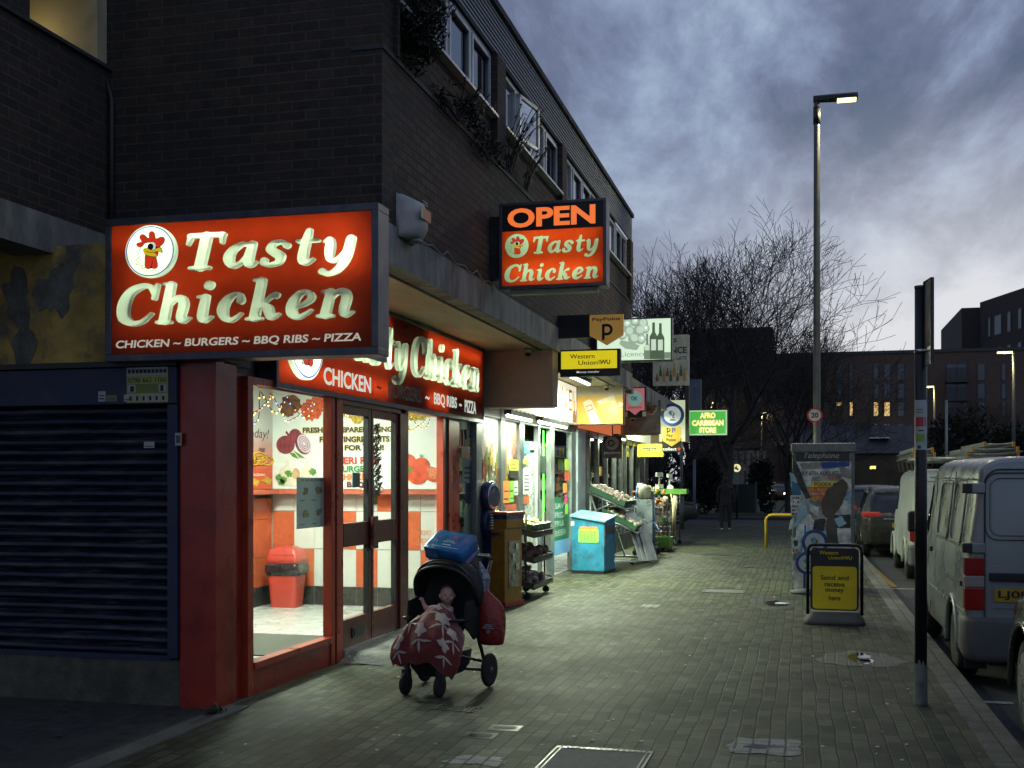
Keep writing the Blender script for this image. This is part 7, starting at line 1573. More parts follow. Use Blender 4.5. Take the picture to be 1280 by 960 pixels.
for (u, v0, v1, Y, lb) in ((1183, 500, 575, 62, 'thin pale blue grey pole in front of the dark flats'), (868, 574, 635, 52, 'thin grey post among the shrubs left of the walking person')):
 a, c = onY(u, v1, Y), onY(u, v0, Y); t = thing('pole', lb, 'pole', (a.x, Y, 0)); MB().tube([(0, 0, 0), (0, 0, c.z)], .07, 8).build('pole_shaft', M('blue_grey_pole', (.14, .19, .24), .5), t, local=True)
def far_lamp(u, v, Y, lb, pu, s=1.0, pw=0):
 h = onY(u, v, Y); px = onY(pu, v, Y).x
 t = thing('street_lamp', lb, 'street lamp', (px, Y, 0)); MB().tube([(px, Y, 0), (px, Y, h.z)], [.09, .06], 10).build('pole', polem, t)
 dxx = 1 if h.x > px else -1; a_, c_ = min(px, h.x + .3 * s * dxx), max(px, h.x + .3 * s * dxx)
 MB().box(a_, c_, Y - .1, Y + .1, h.z + .02, h.z + .12).build('lamp_head', blackp, t); MB().box(h.x - .32 * s, h.x + .32 * s, Y - .12, Y + .12, h.z - .06, h.z + .018).build('lens', glow('street_led_far', (1.0, .92, .36), 1.6), t)
 point('lamp_light', (h.x, Y, h.z - .2), 160, (1, .85, .4), .1, parent=t)
far_lamp(1256, 440, 57, 'lit street lamp at the right edge in front of the tall flats', 1267, 1); far_lamp(1160.5, 483, 76, 'lit street lamp nearer the middle of the dark flats', 1168, 1); far_lamp(1120, 548, 95, 'short lit lamp behind the white van roof', 1118, .8); far_lamp(956, 516, 105, 'distant lamp seen as a small light through the bare branches', 952, .5); far_lamp(891, 503, 110, 'faintest distant lamp glinting above the green store sign', 889, .4)
q = onY(1091, 588, 70); t = thing('lit_bollard', 'small yellow lit bollard light above the dark car roof', 'bollard', (q.x, 70, 0)); MB().tube([(0, 0, 0), (0, 0, q.z - .3)], .08, 8).build('bollard_post', blackp, t, local=True); MB().tube([(0, 0, q.z - .3), (0, 0, q.z + .25)], [.14, .17], 10).build('lamp', glow('bollard_yellow', (1, .72, .15), 2.5), t, local=True)
# ================================================================== VEHICLES
def dense(st, ky=5, kj=4):
 rows = []
 for (y, hw, zb, zt_, zr, tum) in st:
  h = zr - zt_
  rows.append([(0, y, zb), (hw * .86, y, zb), (hw * .975, y, zb + .10), (hw, y, .5 * (zb + zt_)), (hw * .985, y, zt_), (hw * (.985 - tum * .5), y, zt_ + h * .5), (hw * (1 - tum), y, zt_ + h * .84), (hw * (1 - tum) * .8, y, zr - .02), (0, y, zr)])
 def interp(seq, k):
  out = []
  for i in range(len(seq) - 1):
   p0, p1, p2, p3 = seq[max(i - 1, 0)], seq[i], seq[i + 1], seq[min(i + 2, len(seq) - 1)]
   for j in range(k):
    t = j / k; m1, m2 = (p2 - p0) * .5, (p3 - p1) * .5; lim = 1.2
    out.append((2 * t**3 - 3 * t**2 + 1) * p1 + (t**3 - 2 * t**2 + t) * m1 * .7 + (-2 * t**3 + 3 * t**2) * p2 + (t**3 - t**2) * m2 * .7)
  out.append(seq[-1]); return out
 R = interp([np.array(r, float) for r in rows], ky); return [interp(list(r), kj) for r in R]
def vehicle(name, label, cat, loc, st, paint, wheels, wr, glassf=None, ww=.2, group=None, arch=.07, rim='plain', ky=5, body_name='body'):
 t = thing(name, label, cat, loc, 0, group); G = dense(st, ky); n = len(G[0]); bm, gl = MB(), {}; vs = []
 full = [list(r) + [np.array((-p[0], p[1], p[2])) for p in reversed(r[1:-1])] for r in G]; m = len(full[0]); vs = [tuple(p) for r in full for p in r]
 bf_, gf = [], []
 for i in range(len(full) - 1):
  for k in range(m):
   q = (i * m + k, i * m + (k + 1) % m, (i + 1) * m + (k + 1) % m, (i + 1) * m + k); c = np.mean([vs[a] for a in q], axis=0)
   if abs(c[0]) > st[2][1] * .62 and any((c[1] - wy) ** 2 + (c[2] - wr) ** 2 < (wr + arch) ** 2 for wy in wheels): continue
   bf_.append(q[::-1])
   if glassf and glassf(abs(c[0]), c[1], c[2]): gf.append(q)
 bf_ += [tuple(range(m)), tuple(reversed(range((len(full) - 1) * m, len(full) * m)))]
 bm.add(vs, bf_, True); o = bm.build(body_name, paint, t, local=True)
 for q in gf:
  p = [Vector(vs[a]) for a in q]; nn = (p[1] - p[0]).cross(p[3] - p[0]); nn = -nn.normalized() if nn.length else Vector(UP)
  c = sum(p, Vector()) / 4
  if nn.dot(c - Vector((0, c.y, .8))) < 0: nn = -nn
  gl.setdefault(0 if abs(c.x) < st[2][1] * .75 and c.z > st[2][3] and (c.y < .5 or c.y > 2.5) and abs(c.x) < .72 else (1 if c.x > 0 else -1), {}).setdefault(c.y > 2.6 if abs(c.x) < .72 else 0, MB()).add([a + nn * .006 for a in p], [(0, 3, 2, 1)], True)
 for g1 in gl.values():
  for g2 in g1.values(): g2.build('window', M('car_glass', (.006, .008, .009), .04, var=0, spec=1), t, local=True)
 hw = st[2][1]; dk = MB()
 for wy in wheels:
  for s in (-1, 1):
   x = s * (hw - ww / 2 - .015)
   w = MB().lathe([(wr * .62, -ww / 2), (wr * .9, -ww / 2), (wr, -ww / 2 + .03), (wr, ww / 2 - .03), (wr * .9, ww / 2), (wr * .62, ww / 2)], (x, wy, wr), 28, 'x').build('wheel', _m['rubber'], t, local=True)
   r_ = MB(); xo = s * (hw - .02)
   if rim == 'alloy':
    for k in range(5):
     for dd in (-.16, .16):
      a = 2 * PI * k / 5 + dd * .6; a2 = 2 * PI * k / 5 + dd * 1.7
      r_.add([(xo - s * .02, wy + .05 * math.cos(a - .3), wr + .05 * math.sin(a - .3)), (xo - s * .02, wy + .05 * math.cos(a + .3), wr + .05 * math.sin(a + .3)), (xo, wy + wr * .62 * math.cos(a2 + .06), wr + wr * .62 * math.sin(a2 + .06)), (xo, wy + wr * .62 * math.cos(a2 - .06), wr + wr * .62 * math.sin(a2 - .06))], [(0, 1, 2, 3)])
    r_.lathe([(wr * .60, 0), (wr * .66, 0), (wr * .66, s * .012)], (xo - s * .01, wy, wr), 28, 'x'); r_.lathe([(.001, s * .02), (.06, s * .01), (.06, -s * .02)], (xo - s * .02, wy, wr), 14, 'x')
    r_.build('rim', M('alloy', (.35, .36, .37), .3, .8, var=.1), w, local=True, solid=.012)
    MB().lathe([(.001, 0), (wr * .62, 0)], (xo - s * .06, wy, wr), 24, 'x').build('brake_disc', blk, w, local=True)
   else:
    r_.lathe([(.001, 0), (.07, s * .012), (.09, -s * .02), (wr * .45, -s * .03), (wr * .60, s * .006), (wr * .66, s * .006)], (xo - s * .01, wy, wr), 24, 'x'); r_.build('rim', M('steel_wheel', (.16, .17, .17), .5, .5, var=.3), w, local=True)
   lip = MB(); pts = [(s * (hw + .002), wy + (wr + arch + .012) * math.cos(a), wr + (wr + arch + .012) * math.sin(a)) for a in [PI * k / 16 - .12 for k in range(17)] + [PI + .12]]; lip.tube(pts, .026, 6); lip.build('wheel_arch', paint, t, local=True)
  dk.box(-hw + .25, hw - .25, wy - wr - .1, wy + wr + .1, wr * .5, wr * 2.1)
 dk.box(-hw + .2, hw - .2, .3, st[-1][0] - .3, st[2][2] - .02, st[2][2] + .25); dk.build('underbody', blk, t, local=True)
 return t
def vbox(t, nm, m, *b, bevel=0): return MB().box(*b).build(nm, m, t, local=True, bevel=bevel)
silver = M('silver_van_paint', (.235, .262, .258), .32, .35, var=.08, vscale=2, dirt=(.22, .23, .21), dscale=1.6, damt=.35)
grey_pl = M('grey_bumper_plastic', (.10, .11, .115), .6, var=.15, dirt=(.05, .05, .05), dscale=3, damt=.5)
V = vehicle('silver_van', 'dirty silver panel van parked at the kerb with its red tail light towards us', 'van', (2.18, 10.28, -.12),
 [(0, .80, .30, 1.1, 1.88, .14), (.05, .845, .28, 1.1, 1.94, .13), (.35, .855, .26, 1.1, 1.98, .13), (2.9, .855, .26, 1.1, 2.0, .13), (3.45, .85, .26, 1.1, 1.93, .16), (3.95, .83, .26, 1.08, 1.45, .2), (4.35, .78, .28, .95, 1.08, .2), (4.6, .70, .32, .7, .85, .15)],
 silver, (.82, 3.55), .32, lambda x, y, z: (x > .55 and 1.18 < z < 1.72 and (3.0 < y < 3.62)) or (y > 3.5 and z > 1.15 and x < .68), ww=.18)
lx_ = -.855
for nm, m, z0, z1 in (('tail_light', M('tail_red', (.30, .015, .012), .15, var=.1), .97, 1.12), ('tail_light', M('tail_clear', (.32, .30, .26), .15, var=.1), .87, .968), ('tail_light', _m['tail_red'], .68, .868)): vbox(V, nm, m, -.862, -.70, -.018, .10, z0, z1, bevel=.01)
b = MB(); b.add(*loft([[(x * s_, y, z) for (x, y) in ((-.86, .42), (-.875, .20), (-.86, .02), (-.78, -.07), (-.4, -.10), (0, -.105), (.4, -.10), (.78, -.07), (.86, .02), (.875, .20), (.86, .42))] for z, s_ in ((.26, .97), (.32, 1.0), (.58, 1.0), (.62, .985))], smooth=True)); b.build('bumper', grey_pl, V, local=True)
PR = PY(0, -.012, 0); seam = M('panel_seam', (.03, .033, .035), .6, var=0)
def outline(t, P, pts, r, m, nm='seam'): return MB().tube([P.at(x, y, 0) for x, y in pts + [pts[0]]], r, 4, False).build(nm, m, t, local=True)
outline(V, PR, rr2(-.70, 1.27, .70, 1.83, .10), .006, seam); outline(V, PY(0, -.006, 0), rr2(-.66, 1.31, .66, 1.79, .08), .010, silver, 'pressed_edge'); outline(V, PR, rr2(-.705, .45, .705, 1.86, .12), .007, seam)
vbox(V, 'handle_strip', blk, -.67, .3, -.035, 0, .925, .995, bevel=.008); vbox(V, 'plate_recess', M('silver_shadow', (.22, .24, .25), .5), -.65, -.02, -.010, 0, .70, .915); pl_ = vbox(V, 'number_plate', M('plate_yellow', (.42, .27, .02), .4), -.63, -.11, -.022, -.011, .755, .865)
text('LJ08', PY(0, -.0225, 0), (-.60, .772, -.36, .848), blk, V, d=.0005, bold=.02, local=True, name='plate_lettering')
for z in (1.70, 1.20): vbox(V, 'hinge', M('hinge_metal', (.25, .27, .27), .4, .4), -.84, -.70, -.03, .02, z - .045, z + .045, bevel=.012); vbox(V, 'hinge', blk, -.88, -.80, -.035, .03, z - .04, z + .04, bevel=.008)
b = MB(); b.tube([(-.23 + .065 * math.cos(a), -.02, 1.07 + .05 * math.sin(a)) for a in [2 * PI * k / 20 for k in range(21)]], .008, 6, False); b.tube([(-.23 + .03 * math.cos(a), -.02, 1.07 + .05 * math.sin(a)) for a in [2 * PI * k / 16 for k in range(17)]], .006, 6, False); b.build('badge', chrome, V, local=True)
PSd = Plane((-.852, 0, 0), (0, -1, 0), UP)
def sidel(pts, r, m, nm): MB().tube([(-.857 + (max(0, z - 1.1) * .115 if z > 1.1 else 0), y, z) for (y, z) in pts], r, 4, False).build(nm, m, V, local=True)
for (a, c) in ((.40, 1.15), (1.35, 2.2)): q = rr2(a, 1.22, c, 1.74, .09); sidel(q + [q[0]], .012, silver, 'pressed_edge'); q = rr2(a - .025, 1.195, c + .025, 1.765, .1); sidel(q + [q[0]], .005, seam, 'seam')
sidel([(1.25, .32), (1.25, 1.85)], .006, seam, 'seam'); sidel([(2.75, .32), (2.75, 1.85)], .006, seam, 'seam'); sidel([(.05, 1.88 - .1), (3.4, 1.80)], .010, silver, 'gutter'); vbox(V, 'door_runner', seam, -.868, -.85, .22, 1.22, .86, .90); sidel([(.02, .66), (4.2, .66)], .008, silver, 'crease'); vbox(V, 'door_handle', seam, -.872, -.85, 2.58, 2.70, 1.02, 1.07)
vbox(V, 'mirror', blk, -1.02, -.86, 3.45, 3.55, 1.18, 1.42, bevel=.03)
vbox(V, 'mud_flap', blk, -.80, -.62, .46, .47, .12, .34)
wp = M('white_van_paint', (.42, .46, .43), .4, var=.08, vscale=2, dirt=(.28, .28, .25), dscale=1.5, damt=.6)
V2 = vehicle('white_van', 'white panel van with a loaded roof rack parked beyond the silver van', 'van', (2.70, 20.7, -.12), [(0, .86, .30, 1.1, 1.88, .12), (.05, .90, .28, 1.1, 1.93, .11), (.35, .91, .28, 1.1, 1.96, .11), (3.0, .91, .28, 1.1, 1.98, .11), (3.6, .9, .28, 1.1, 1.88, .16), (4.2, .86, .28, 1.08, 1.4, .2), (4.7, .78, .3, .9, 1.05, .2)], wp, (1.15, 3.75), .32,
 lambda x, y, z: (x > .6 and 1.2 < z < 1.7 and 2.9 < y < 3.7) or (y > 3.7 and z > 1.15 and x < .7))
vbox(V2, 'tail_light', _m['tail_red'], -.915, -.80, -.02, .08, .72, 1.0, bevel=.01); vbox(V2, 'bumper', grey_pl, -.93, .93, -.08, .35, .30, .66, bevel=.04); sidel_ = MB().box(-.004, .004, -.012, 0, .6, 1.86).build('seam', seam, V2, local=True); MB().box(-.80, .80, -.012, 0, 1.74, 1.748).build('seam', seam, V2, local=True)
rkm2 = M('rack_steel', (.17, .18, .17), .4, .6, var=.3)
rr_ = thing('roof_rack', 'grey steel roof rack with a roller bar fixed on the white van', 'roof rack', (2.70, 20.7, 1.86)); b = MB()
for y in (.3, 1.2, 2.1, 3.0): b.tube([(-.85, y, -.06), (-.88, y, .16), (.88, y, .16), (.85, y, -.06)], .02, 6)
for x in (-.88, .88): b.tube([(x, .1, .17), (x, 3.2, .17)], .02, 6); b.tube([(x, .1, .27), (x, 3.2, .27)], .015, 6)
for k in range(12): b.tube([(-.88, .1 + k * .28, .17), (-.88, .1 + k * .28, .27)], .01, 4)
b.tube([(-.95, .05, .13), (.95, .05, .13)], .055, 10); b.build('rack_frame', rkm2, rr_, local=True)
def ladder(lb, x0, w, z, y0, y1, m):
 t = thing('ladder', lb, 'ladder', (2.70, 20.7, 1.86)); b = MB()
 for x in (x0, x0 + w): b.box(x - .015, x + .015, y0, y1, z, z + .075)
 n = int((y1 - y0) / .27)
 for k in range(n): b.tube([(x0, y0 + .1 + k * .27, z + .035), (x0 + w, y0 + .1 + k * .27, z + .035)], .016, 6)
 b.build('ladder_frame', m, t, local=True)
 [MB().box(x - .02, x + .02, y0 - .02, y0 + .04, z - .004, z + .08).build('end_cap', M('cap_orange', (.5, .25, .03), .5), t, local=True) for x in (x0, x0 + w)]
alu2 = M('ladder_aluminium', (.30, .31, .27), .4, .5, var=.2)
ladder('lowest wide ladder of the pile on the right of the white van rack', .02, .80, .19, .1, 3.1, alu2); ladder('second ladder of the pile on the right side of the rack', .08, .70, .27, -.1, 3.0, alu2); ladder('topmost ladder of the pile on the right side of the rack', .28, .45, .355, .0, 2.9, alu2)
ladder('lower ladder on the left side of the white van rack', -.84, .34, .19, .2, 3.2, alu2); ladder('upper ladder on the left side of the white van rack', -.82, .30, .275, .3, 3.3, alu2)
dkp = M('dark_car_paint', (.045, .045, .038), .25, .4, var=.1, dirt=(.08, .08, .07), dscale=2, damt=.4)
mpv = [(0, .74, .34, .86, .95, .12), (.06, .84, .30, .92, 1.08, .14), (.34, .90, .27, .95, 1.48, .22), (.75, .92, .25, .95, 1.60, .22), (2.4, .92, .24, .95, 1.62, .22), (3.1, .91, .24, .93, 1.35, .26), (3.6, .88, .25, .88, 1.02, .2), (4.4, .78, .28, .75, .86, .15)]
mg = lambda x, y, z: (z > 1.02 and x > .5 and .7 < y < 3.0 and z < 1.47) or (y < .42 and z > 1.02 and z < 1.47 and x < .70) or (z > 1.0 and y > 2.75 and x < .62 and z < 1.5)
V3 = vehicle('dark_car', 'dark people carrier with red rear lights parked beyond the white van', 'car', (2.22, 27.2, -.12), mpv, dkp, (.85, 3.5), .33, mg)
for s in (-1, 1): vbox(V3, 'rear_light', glow('rear_lamp_red', (.35, .02, .015), .25), s * .90, s * .50, .0, .26, .93, 1.05, bevel=.03)
vbox(V3, 'number_plate', _m['plate_yellow'], -.26, .26, -.03, -.01, .70, .80); vbox(V3, 'chrome_strip', chrome, -.45, .45, -.02, .0, .88, .905); MB().tube([(-.6, .35, 1.49), (.6, .35, 1.49)], .03, 8).build('spoiler', dkp, V3, local=True)
def clone(src, lb, loc, rz=0, paint=None):
 c = copy_tree(src); c['label'] = lb; c.location = loc; c.rotation_euler = (0, 0, rz); return c
c4 = clone(V3, 'second dark car partly hidden in front of the people carrier', (1.98, 33.6, -.12)); c5 = clone(V3, 'dark parked car half hidden behind the grey post at the end of the shops', (-8.3, 44.6, -.12), math.radians(-90))
q = onG(972, 623); V5 = vehicle('oncoming_car', 'distant car with bright headlight coming along the side road', 'car', (q.x - .1, 93.5, -.12), mpv, dkp, (.85, 3.5), .33, mg); V5.rotation_euler = (0, 0, PI); V5.location = (q.x + .2, 98, -.12)
for s in (-1, 1): MB().ball((s * .62, 4.42, .70), (.10, .04, .08), 10, 6).build('headlight', glow('headlamp' if s < 0 else 'headlamp_dim', (1, .82, .45), 14 if s < 0 else 1.2), V5, local=True)
q = onG(957, 622); V6 = clone(V3, 'far parked car showing a red rear lamp beside the oncoming car', (q.x - .6, 99.5, -.12))
sp_ = M('suv_paint', (.060, .065, .060), .22, .6, var=.06)
suv = [(0, .80, .4, 1.0, 1.1, .1), (.1, .90, .32, 1.02, 1.3, .14), (.5, .93, .30, 1.05, 1.62, .2), (2.5, .94, .30, 1.03, 1.66, .2), (3.2, .93, .30, 1.0, 1.35, .22), (3.6, .93, .30, .96, 1.08, .16), (4.2, .90, .32, .88, .98, .14), (4.5, .80, .36, .74, .86, .12)]
V7 = vehicle('suv', 'dark grey SUV cut by the right edge with its front wheel showing', 'car', (2.37, 4.72, -.12), suv, sp_, (.85, 3.62), .36, lambda x, y, z: (z > 1.08 and x > .5 and .6 < y < 3.1 and z < 1.5) or (y > 2.7 and z > 1.1 and x < .7), rim='alloy', ww=.22)
vbox(V7, 'headlight', M('headlamp_glass', (.25, .26, .26), .08, .3, var=.1), -.86, -.50, 4.12, 4.40, .76, .87, bevel=.04)
# ================================================================== PUSHCHAIR, BABY AND SHOPPING
fab = M('black_fabric', (.012, .012, .013), .8, var=.25, vscale=9, bump=.25, bscale=120); plb = M('black_frame', (.014, .015, .017), .35, var=.15)
pr_loc, pr_rz = (-2.76, 8.62, 0), math.radians(-10.5)
PRM = thing('pushchair', 'black pushchair with raised hood standing outside the takeaway', 'pushchair', pr_loc, pr_rz)
b = MB()
for s in (-1, 1):
 b.tube([(s * .15, -.27, .36), (s * .20, .0, .50), (s * .25, .25, .78), (s * .25, .40, 1.0)], .014, 8); b.tube([(s * .27, .28, .13), (s * .25, .16, .40), (s * .24, .05, .56)], .015, 8); b.tube([(s * .15, -.27, .34), (s * .26, .26, .20)], .012, 8)
b.tube([(-.25, .40, 1.0), (-.2, .45, 1.03), (.2, .45, 1.03), (.25, .40, 1.0)], .018, 8); b.tube([(-.15, -.27, .345), (.15, -.27, .345)], .012, 8); b.tube([(-.28, .28, .13), (.28, .28, .13)], .012, 8); b.build('chassis', plb, PRM, local=True)
for s in (-1, 1):
 b = MB(); b.lathe([(.03, -.022), (.07, -.02), (.085, -.012), (.085, .012), (.07, .02), (.03, .022)], (s * .148, -.29, .085), 18, 'x'); b.lathe([(.012, -.03), (.012, .03)], (s * .148, -.29, .085), 10, 'x'); w = b.build('front_wheel', _m['rubber'], PRM, local=True)
 b = MB(); b.tube([(s * .148, -.29, .15), (s * .148, -.27, .24), (s * .148, -.265, .36)], [.028, .024, .018], 10); b.box(s * .148 - .03, s * .148 + .03, -.31, -.25, .12, .20); b.build('swivel_fork', plb, PRM, local=True, bevel=.006)
 b = MB(); b.lathe([(.105, -.018), (.125, -.016), (.135, -.006), (.135, .006), (.125, .016), (.105, .018)], (s * .29, .28, .135), 26, 'x'); w = b.build('rear_wheel', _m['rubber'], PRM, local=True)
 b = MB(); [b.tube([(s * .295, .28, .135), (s * .295, .28 + .105 * math.cos(a), .135 + .105 * math.sin(a))], .009, 5) for a in [2 * PI * k / 5 for k in range(5)]]; b.lathe([(.001, -.02), (.025, -.018), (.025, .018), (.001, .02)], (s * .295, .28, .135), 12, 'x'); b.build('spokes', grey_pl, w, local=True)
MB().add(*loft([rrect(.26, .36, .13, .06), rrect(.34, .44, .20, .06), rrect(.36, .46, .31, .05)])).build('basket', fab, PRM, local=True)
b = MB(); secs = []
for (y, z, w) in ((-.20, .40, .16), (-.05, .43, .18), (.06, .47, .20), (.15, .62, .215), (.24, .78, .22), (.30, .92, .19)):
 secs.append([(-w, y - .03, z + .13), (-w - .02, y + .02, z), (-w * .5, y + .05, z - .03), (w * .5, y + .05, z - .03), (w + .02, y + .02, z), (w, y - .03, z + .13), (w - .02, y - .02, z + .10), (w * .5, y + .0, z + .02), (-w * .5, y + .0, z + .02), (-w + .02, y - .02, z + .10)])
b.add(*loft(secs)); b.build('seat', fab, PRM, local=True, sub=1)
def hood(rx, ry, rz_, a0, a1, cy_, cz_, flat=0):
 vs, n, m = [], 14, 26
 for i in range(n + 1):
  a = a0 + (a1 - a0) * i / n
  for k in range(m + 1):
   t = PI * k / m; x = rx * math.cos(t); s_ = abs(math.sin(t)) ** .55; rip = 1 + .012 * math.sin(i * 2.2) * math.sin(t)
   vs.append((x * (1 + .03 * math.sin(a)), cy_ - ry * s_ * math.cos(a) * rip, cz_ + rz_ * s_ * math.sin(a) * rip))
 return vs, [(i * (m + 1) + k, i * (m + 1) + k + 1, (i + 1) * (m + 1) + k + 1, (i + 1) * (m + 1) + k) for i in range(n) for k in range(m)], True
MB().add(*hood(.265, .27, .36, math.radians(58), math.radians(178), .12, .665)).build('hood', fab, PRM, local=True, solid=.012)
b = MB(); b.tube([(.27 * math.cos(PI * k / 24), .12 - .27 * abs(math.sin(PI * k / 24)) ** .55 * math.cos(math.radians(58)) - .004, .665 + .36 * abs(math.sin(PI * k / 24)) ** .55 * math.sin(math.radians(58))) for k in range(25)], .013, 8); b.tube([(.255 * math.cos(PI * k / 24), .10 - .27 * abs(math.sin(PI * k / 24)) ** .55 * math.cos(math.radians(66)) , .68 + .37 * abs(math.sin(PI * k / 24)) ** .55 * math.sin(math.radians(66))) for k in range(25)], .009, 8); b.build('hood_piping', plb, PRM, local=True)
for s in (-1, 1):
 b = MB(); b.add(*loft([[(s * .262, y, z) for (y, z) in ((-.06, .70), (.12, .72), (.30, .76), (.30, .55), (.08, .40), (-.08, .52))], [(s * .245, y, z) for (y, z) in ((-.06, .70), (.12, .72), (.30, .76), (.30, .55), (.08, .40), (-.08, .52))]], smooth=False)); b.build('side_panel', fab, PRM, local=True)
 MB().tube([(s * .25, -.02, .56), (s * .25, -.14, .57), (s * .18, -.20, .575)], .015, 8).build('bumper_bar', plb, PRM, local=True)
bl = bpy.data.materials.new('rose_blanket'); bl.use_nodes = True; N_, K_ = bl.node_tree.nodes, bl.node_tree.links; bs = N_['Principled BSDF']; bs.inputs['Roughness'].default_value = .95; bs.inputs['Sheen Weight'].default_value = .4
b1 = N_.new('ShaderNodeTexNoise'); b1.inputs['Scale'].default_value = 70; tcx = N_.new('ShaderNodeTexCoord'); K_.new(tcx.outputs['Object'], b1.inputs['Vector']); rp_ = N_.new('ShaderNodeValToRGB'); K_.new(b1.outputs['Fac'], rp_.inputs[0]); rp_.color_ramp.elements[0].color = (.09, .009, .008, 1); rp_.color_ramp.elements[1].color = (.19, .020, .015, 1); K_.new(rp_.outputs[0], bs.inputs['Base Color'])
bpn = N_.new('ShaderNodeBump'); bpn.inputs['Strength'].default_value = .5; bpn.inputs['Distance'].default_value = .004; K_.new(b1.outputs['Fac'], bpn.inputs['Height']); K_.new(bpn.outputs[0], bs.inputs['Normal'])
def lerp(tab, s):
 for (a, *A), (c, *C_) in zip(tab[:-1], tab[1:]):
  if s <= c: t = (s - a) / (c - a); return [p + (q - p) * t for p, q in zip(A, C_)]
 return list(tab[-1][1:])
BT = [(0, -.02, .665, .13), (.15, -.09, .655, .17), (.35, -.19, .615, .205), (.55, -.29, .545, .235), (.72, -.355, .445, .26), (.86, -.39, .345, .265), (1, -.385, .25, .25)]
def bpt(s, t, off=0):
 y, z, w = lerp(BT, s); dr = abs(t) ** 2.4 * (.05 + .14 * (1 - s)); f = .009 * math.sin(13 * t + 5 * s) + .010 * math.sin(7 * s + 9 * t * t) + .012 * math.exp(-((t - .2) / .22) ** 2) + .02 * math.exp(-((t + .3) / .2) ** 2 - ((s - .55) / .2) ** 2)
 if t > .3: dr += .05 * (t - .3)
 return (t * w * (1.5 if t > 0 else .98) * (1 - .20 * s ** 3 * abs(t) ** 3) + .01, y - off - .010 * math.sin(8 * t + 2 * s) * s - .03 * t * t * s, z - dr + f + off - .04 * s * max(0, t) ** 1.5 + .045 * s ** 3 * t ** 4)
ns, nt = 34, 34; vs = [bpt(i / ns, -1 + 2 * j / nt) for i in range(ns + 1) for j in range(nt + 1)]
BLK = thing('blanket', 'dark red fleece blanket with white flowers draped over the pushchair seat', 'blanket', pr_loc, pr_rz)
MB().add(vs, [(i * (nt + 1) + j, (i + 1) * (nt + 1) + j, (i + 1) * (nt + 1) + j + 1, i * (nt + 1) + j + 1) for i in range(ns) for j in range(nt)], True).build('fleece', bl, BLK, local=True, solid=.014)
fm = MB(); r = random.Random(12)
def petal(s0, t0, a, ln, wd):
 pts = []; ca, sa = math.cos(a), math.sin(a); n = 5; rows_ = []
 for i in range(n + 1):
  u = i / n; hw_ = wd * math.sin(PI * min(1, u * .9 + .08)) ; row = []
  for v in (-1, 0, 1):
   ds_, dt_ = u * ln, v * hw_
   s_, t_ = s0 + (ds_ * ca - dt_ * sa) * .95, t0 + (ds_ * sa + dt_ * ca) * 2.0; row.append(bpt(min(.99, max(.01, s_)), min(.97, max(-.97, t_)), .0105))
  rows_.append(row)
 fm.add([p for q in rows_ for p in q], [(3 * i + j, 3 * i + j + 1, 3 * i + 4 + j, 3 * i + 3 + j) for i in range(n) for j in range(2)], True)
for (s0, t0, k_, sc_) in ((.38, .40, 6, 1.1), (.62, -.05, 5, .9), (.50, .72, 5, .9), (.42, -.55, 5, 1.0), (.75, -.68, 4, .9), (.22, .15, 4, .7), (.72, .55, 4, .8)):
 for k in range(k_): petal(s0, t0, 2 * PI * k / k_ + r.random() * .5, .10 * sc_, .040 * sc_)
 for k in range(3): petal(s0 + .10, t0 + .05, .2 + 1.1 * (k - 1), .17 * sc_, .014)
fm.build('flower_print', M('cream_fleece', (.44, .36, .31), .95, var=.1), BLK, local=True)
def skinfig(name, nodes, links, mat, par, sub=2, root=0):
 me = bpy.data.meshes.new(name); me.from_pydata([n[:3] for n in nodes], links, []); o = bpy.data.objects.new(name, me); COL.objects.link(o); o.parent = par
 m = o.modifiers.new('skin', 'SKIN'); m.use_smooth_shade = True
 for i, n in enumerate(nodes): me.skin_vertices[0].data[i].radius = (n[3], n[3]) if len(n) < 5 else (n[3], n[4])
 for i in range(len(nodes)): me.skin_vertices[0].data[i].use_root = (i == root)
 s = o.modifiers.new('sub', 'SUBSURF'); s.levels = s.render_levels = sub; me.materials.append(mat); return o
def bake(o):   # freeze the skinned surface into a plain mesh
 bpy.context.view_layer.update(); dg = bpy.context.evaluated_depsgraph_get(); me = bpy.data.meshes.new_from_object(o.evaluated_get(dg)); me.materials.clear(); me.materials.append(o.data.materials[0]); old = o.data; o.modifiers.clear(); o.data = me
 me.polygons.foreach_set('use_smooth', [True] * len(me.polygons)); return o
skinm = M('skin', (.55, .33, .25), .5, var=.06, vscale=20); pj = M('pink_babygrow', (.55, .36, .33), .9, var=.12, vscale=30)
BB = thing('person', 'baby in pale pink lying under the blanket with one hand raised to the mouth', 'baby', pr_loc, pr_rz)
nd = [(.0, .02, .50, .06), (.015, .03, .60, .065), (.03, .045, .665, .03), (.04, .04, .705, .048, .052), (.042, .035, .745, .052, .055), (.042, .04, .775, .03),
  (-.055, .0, .635, .026), (-.10, -.04, .63, .021), (-.125, -.05, .675, .016), (-.133, -.055, .70, .017),
  (.085, .0, .63, .026), (.11, -.055, .62, .021), (.075, -.075, .655, .016), (.052, -.072, .672, .016)]
lk = [(0, 1), (1, 2), (2, 3), (3, 4), (4, 5), (1, 6), (6, 7), (7, 8), (8, 9), (1, 10), (10, 11), (11, 12), (12, 13)]
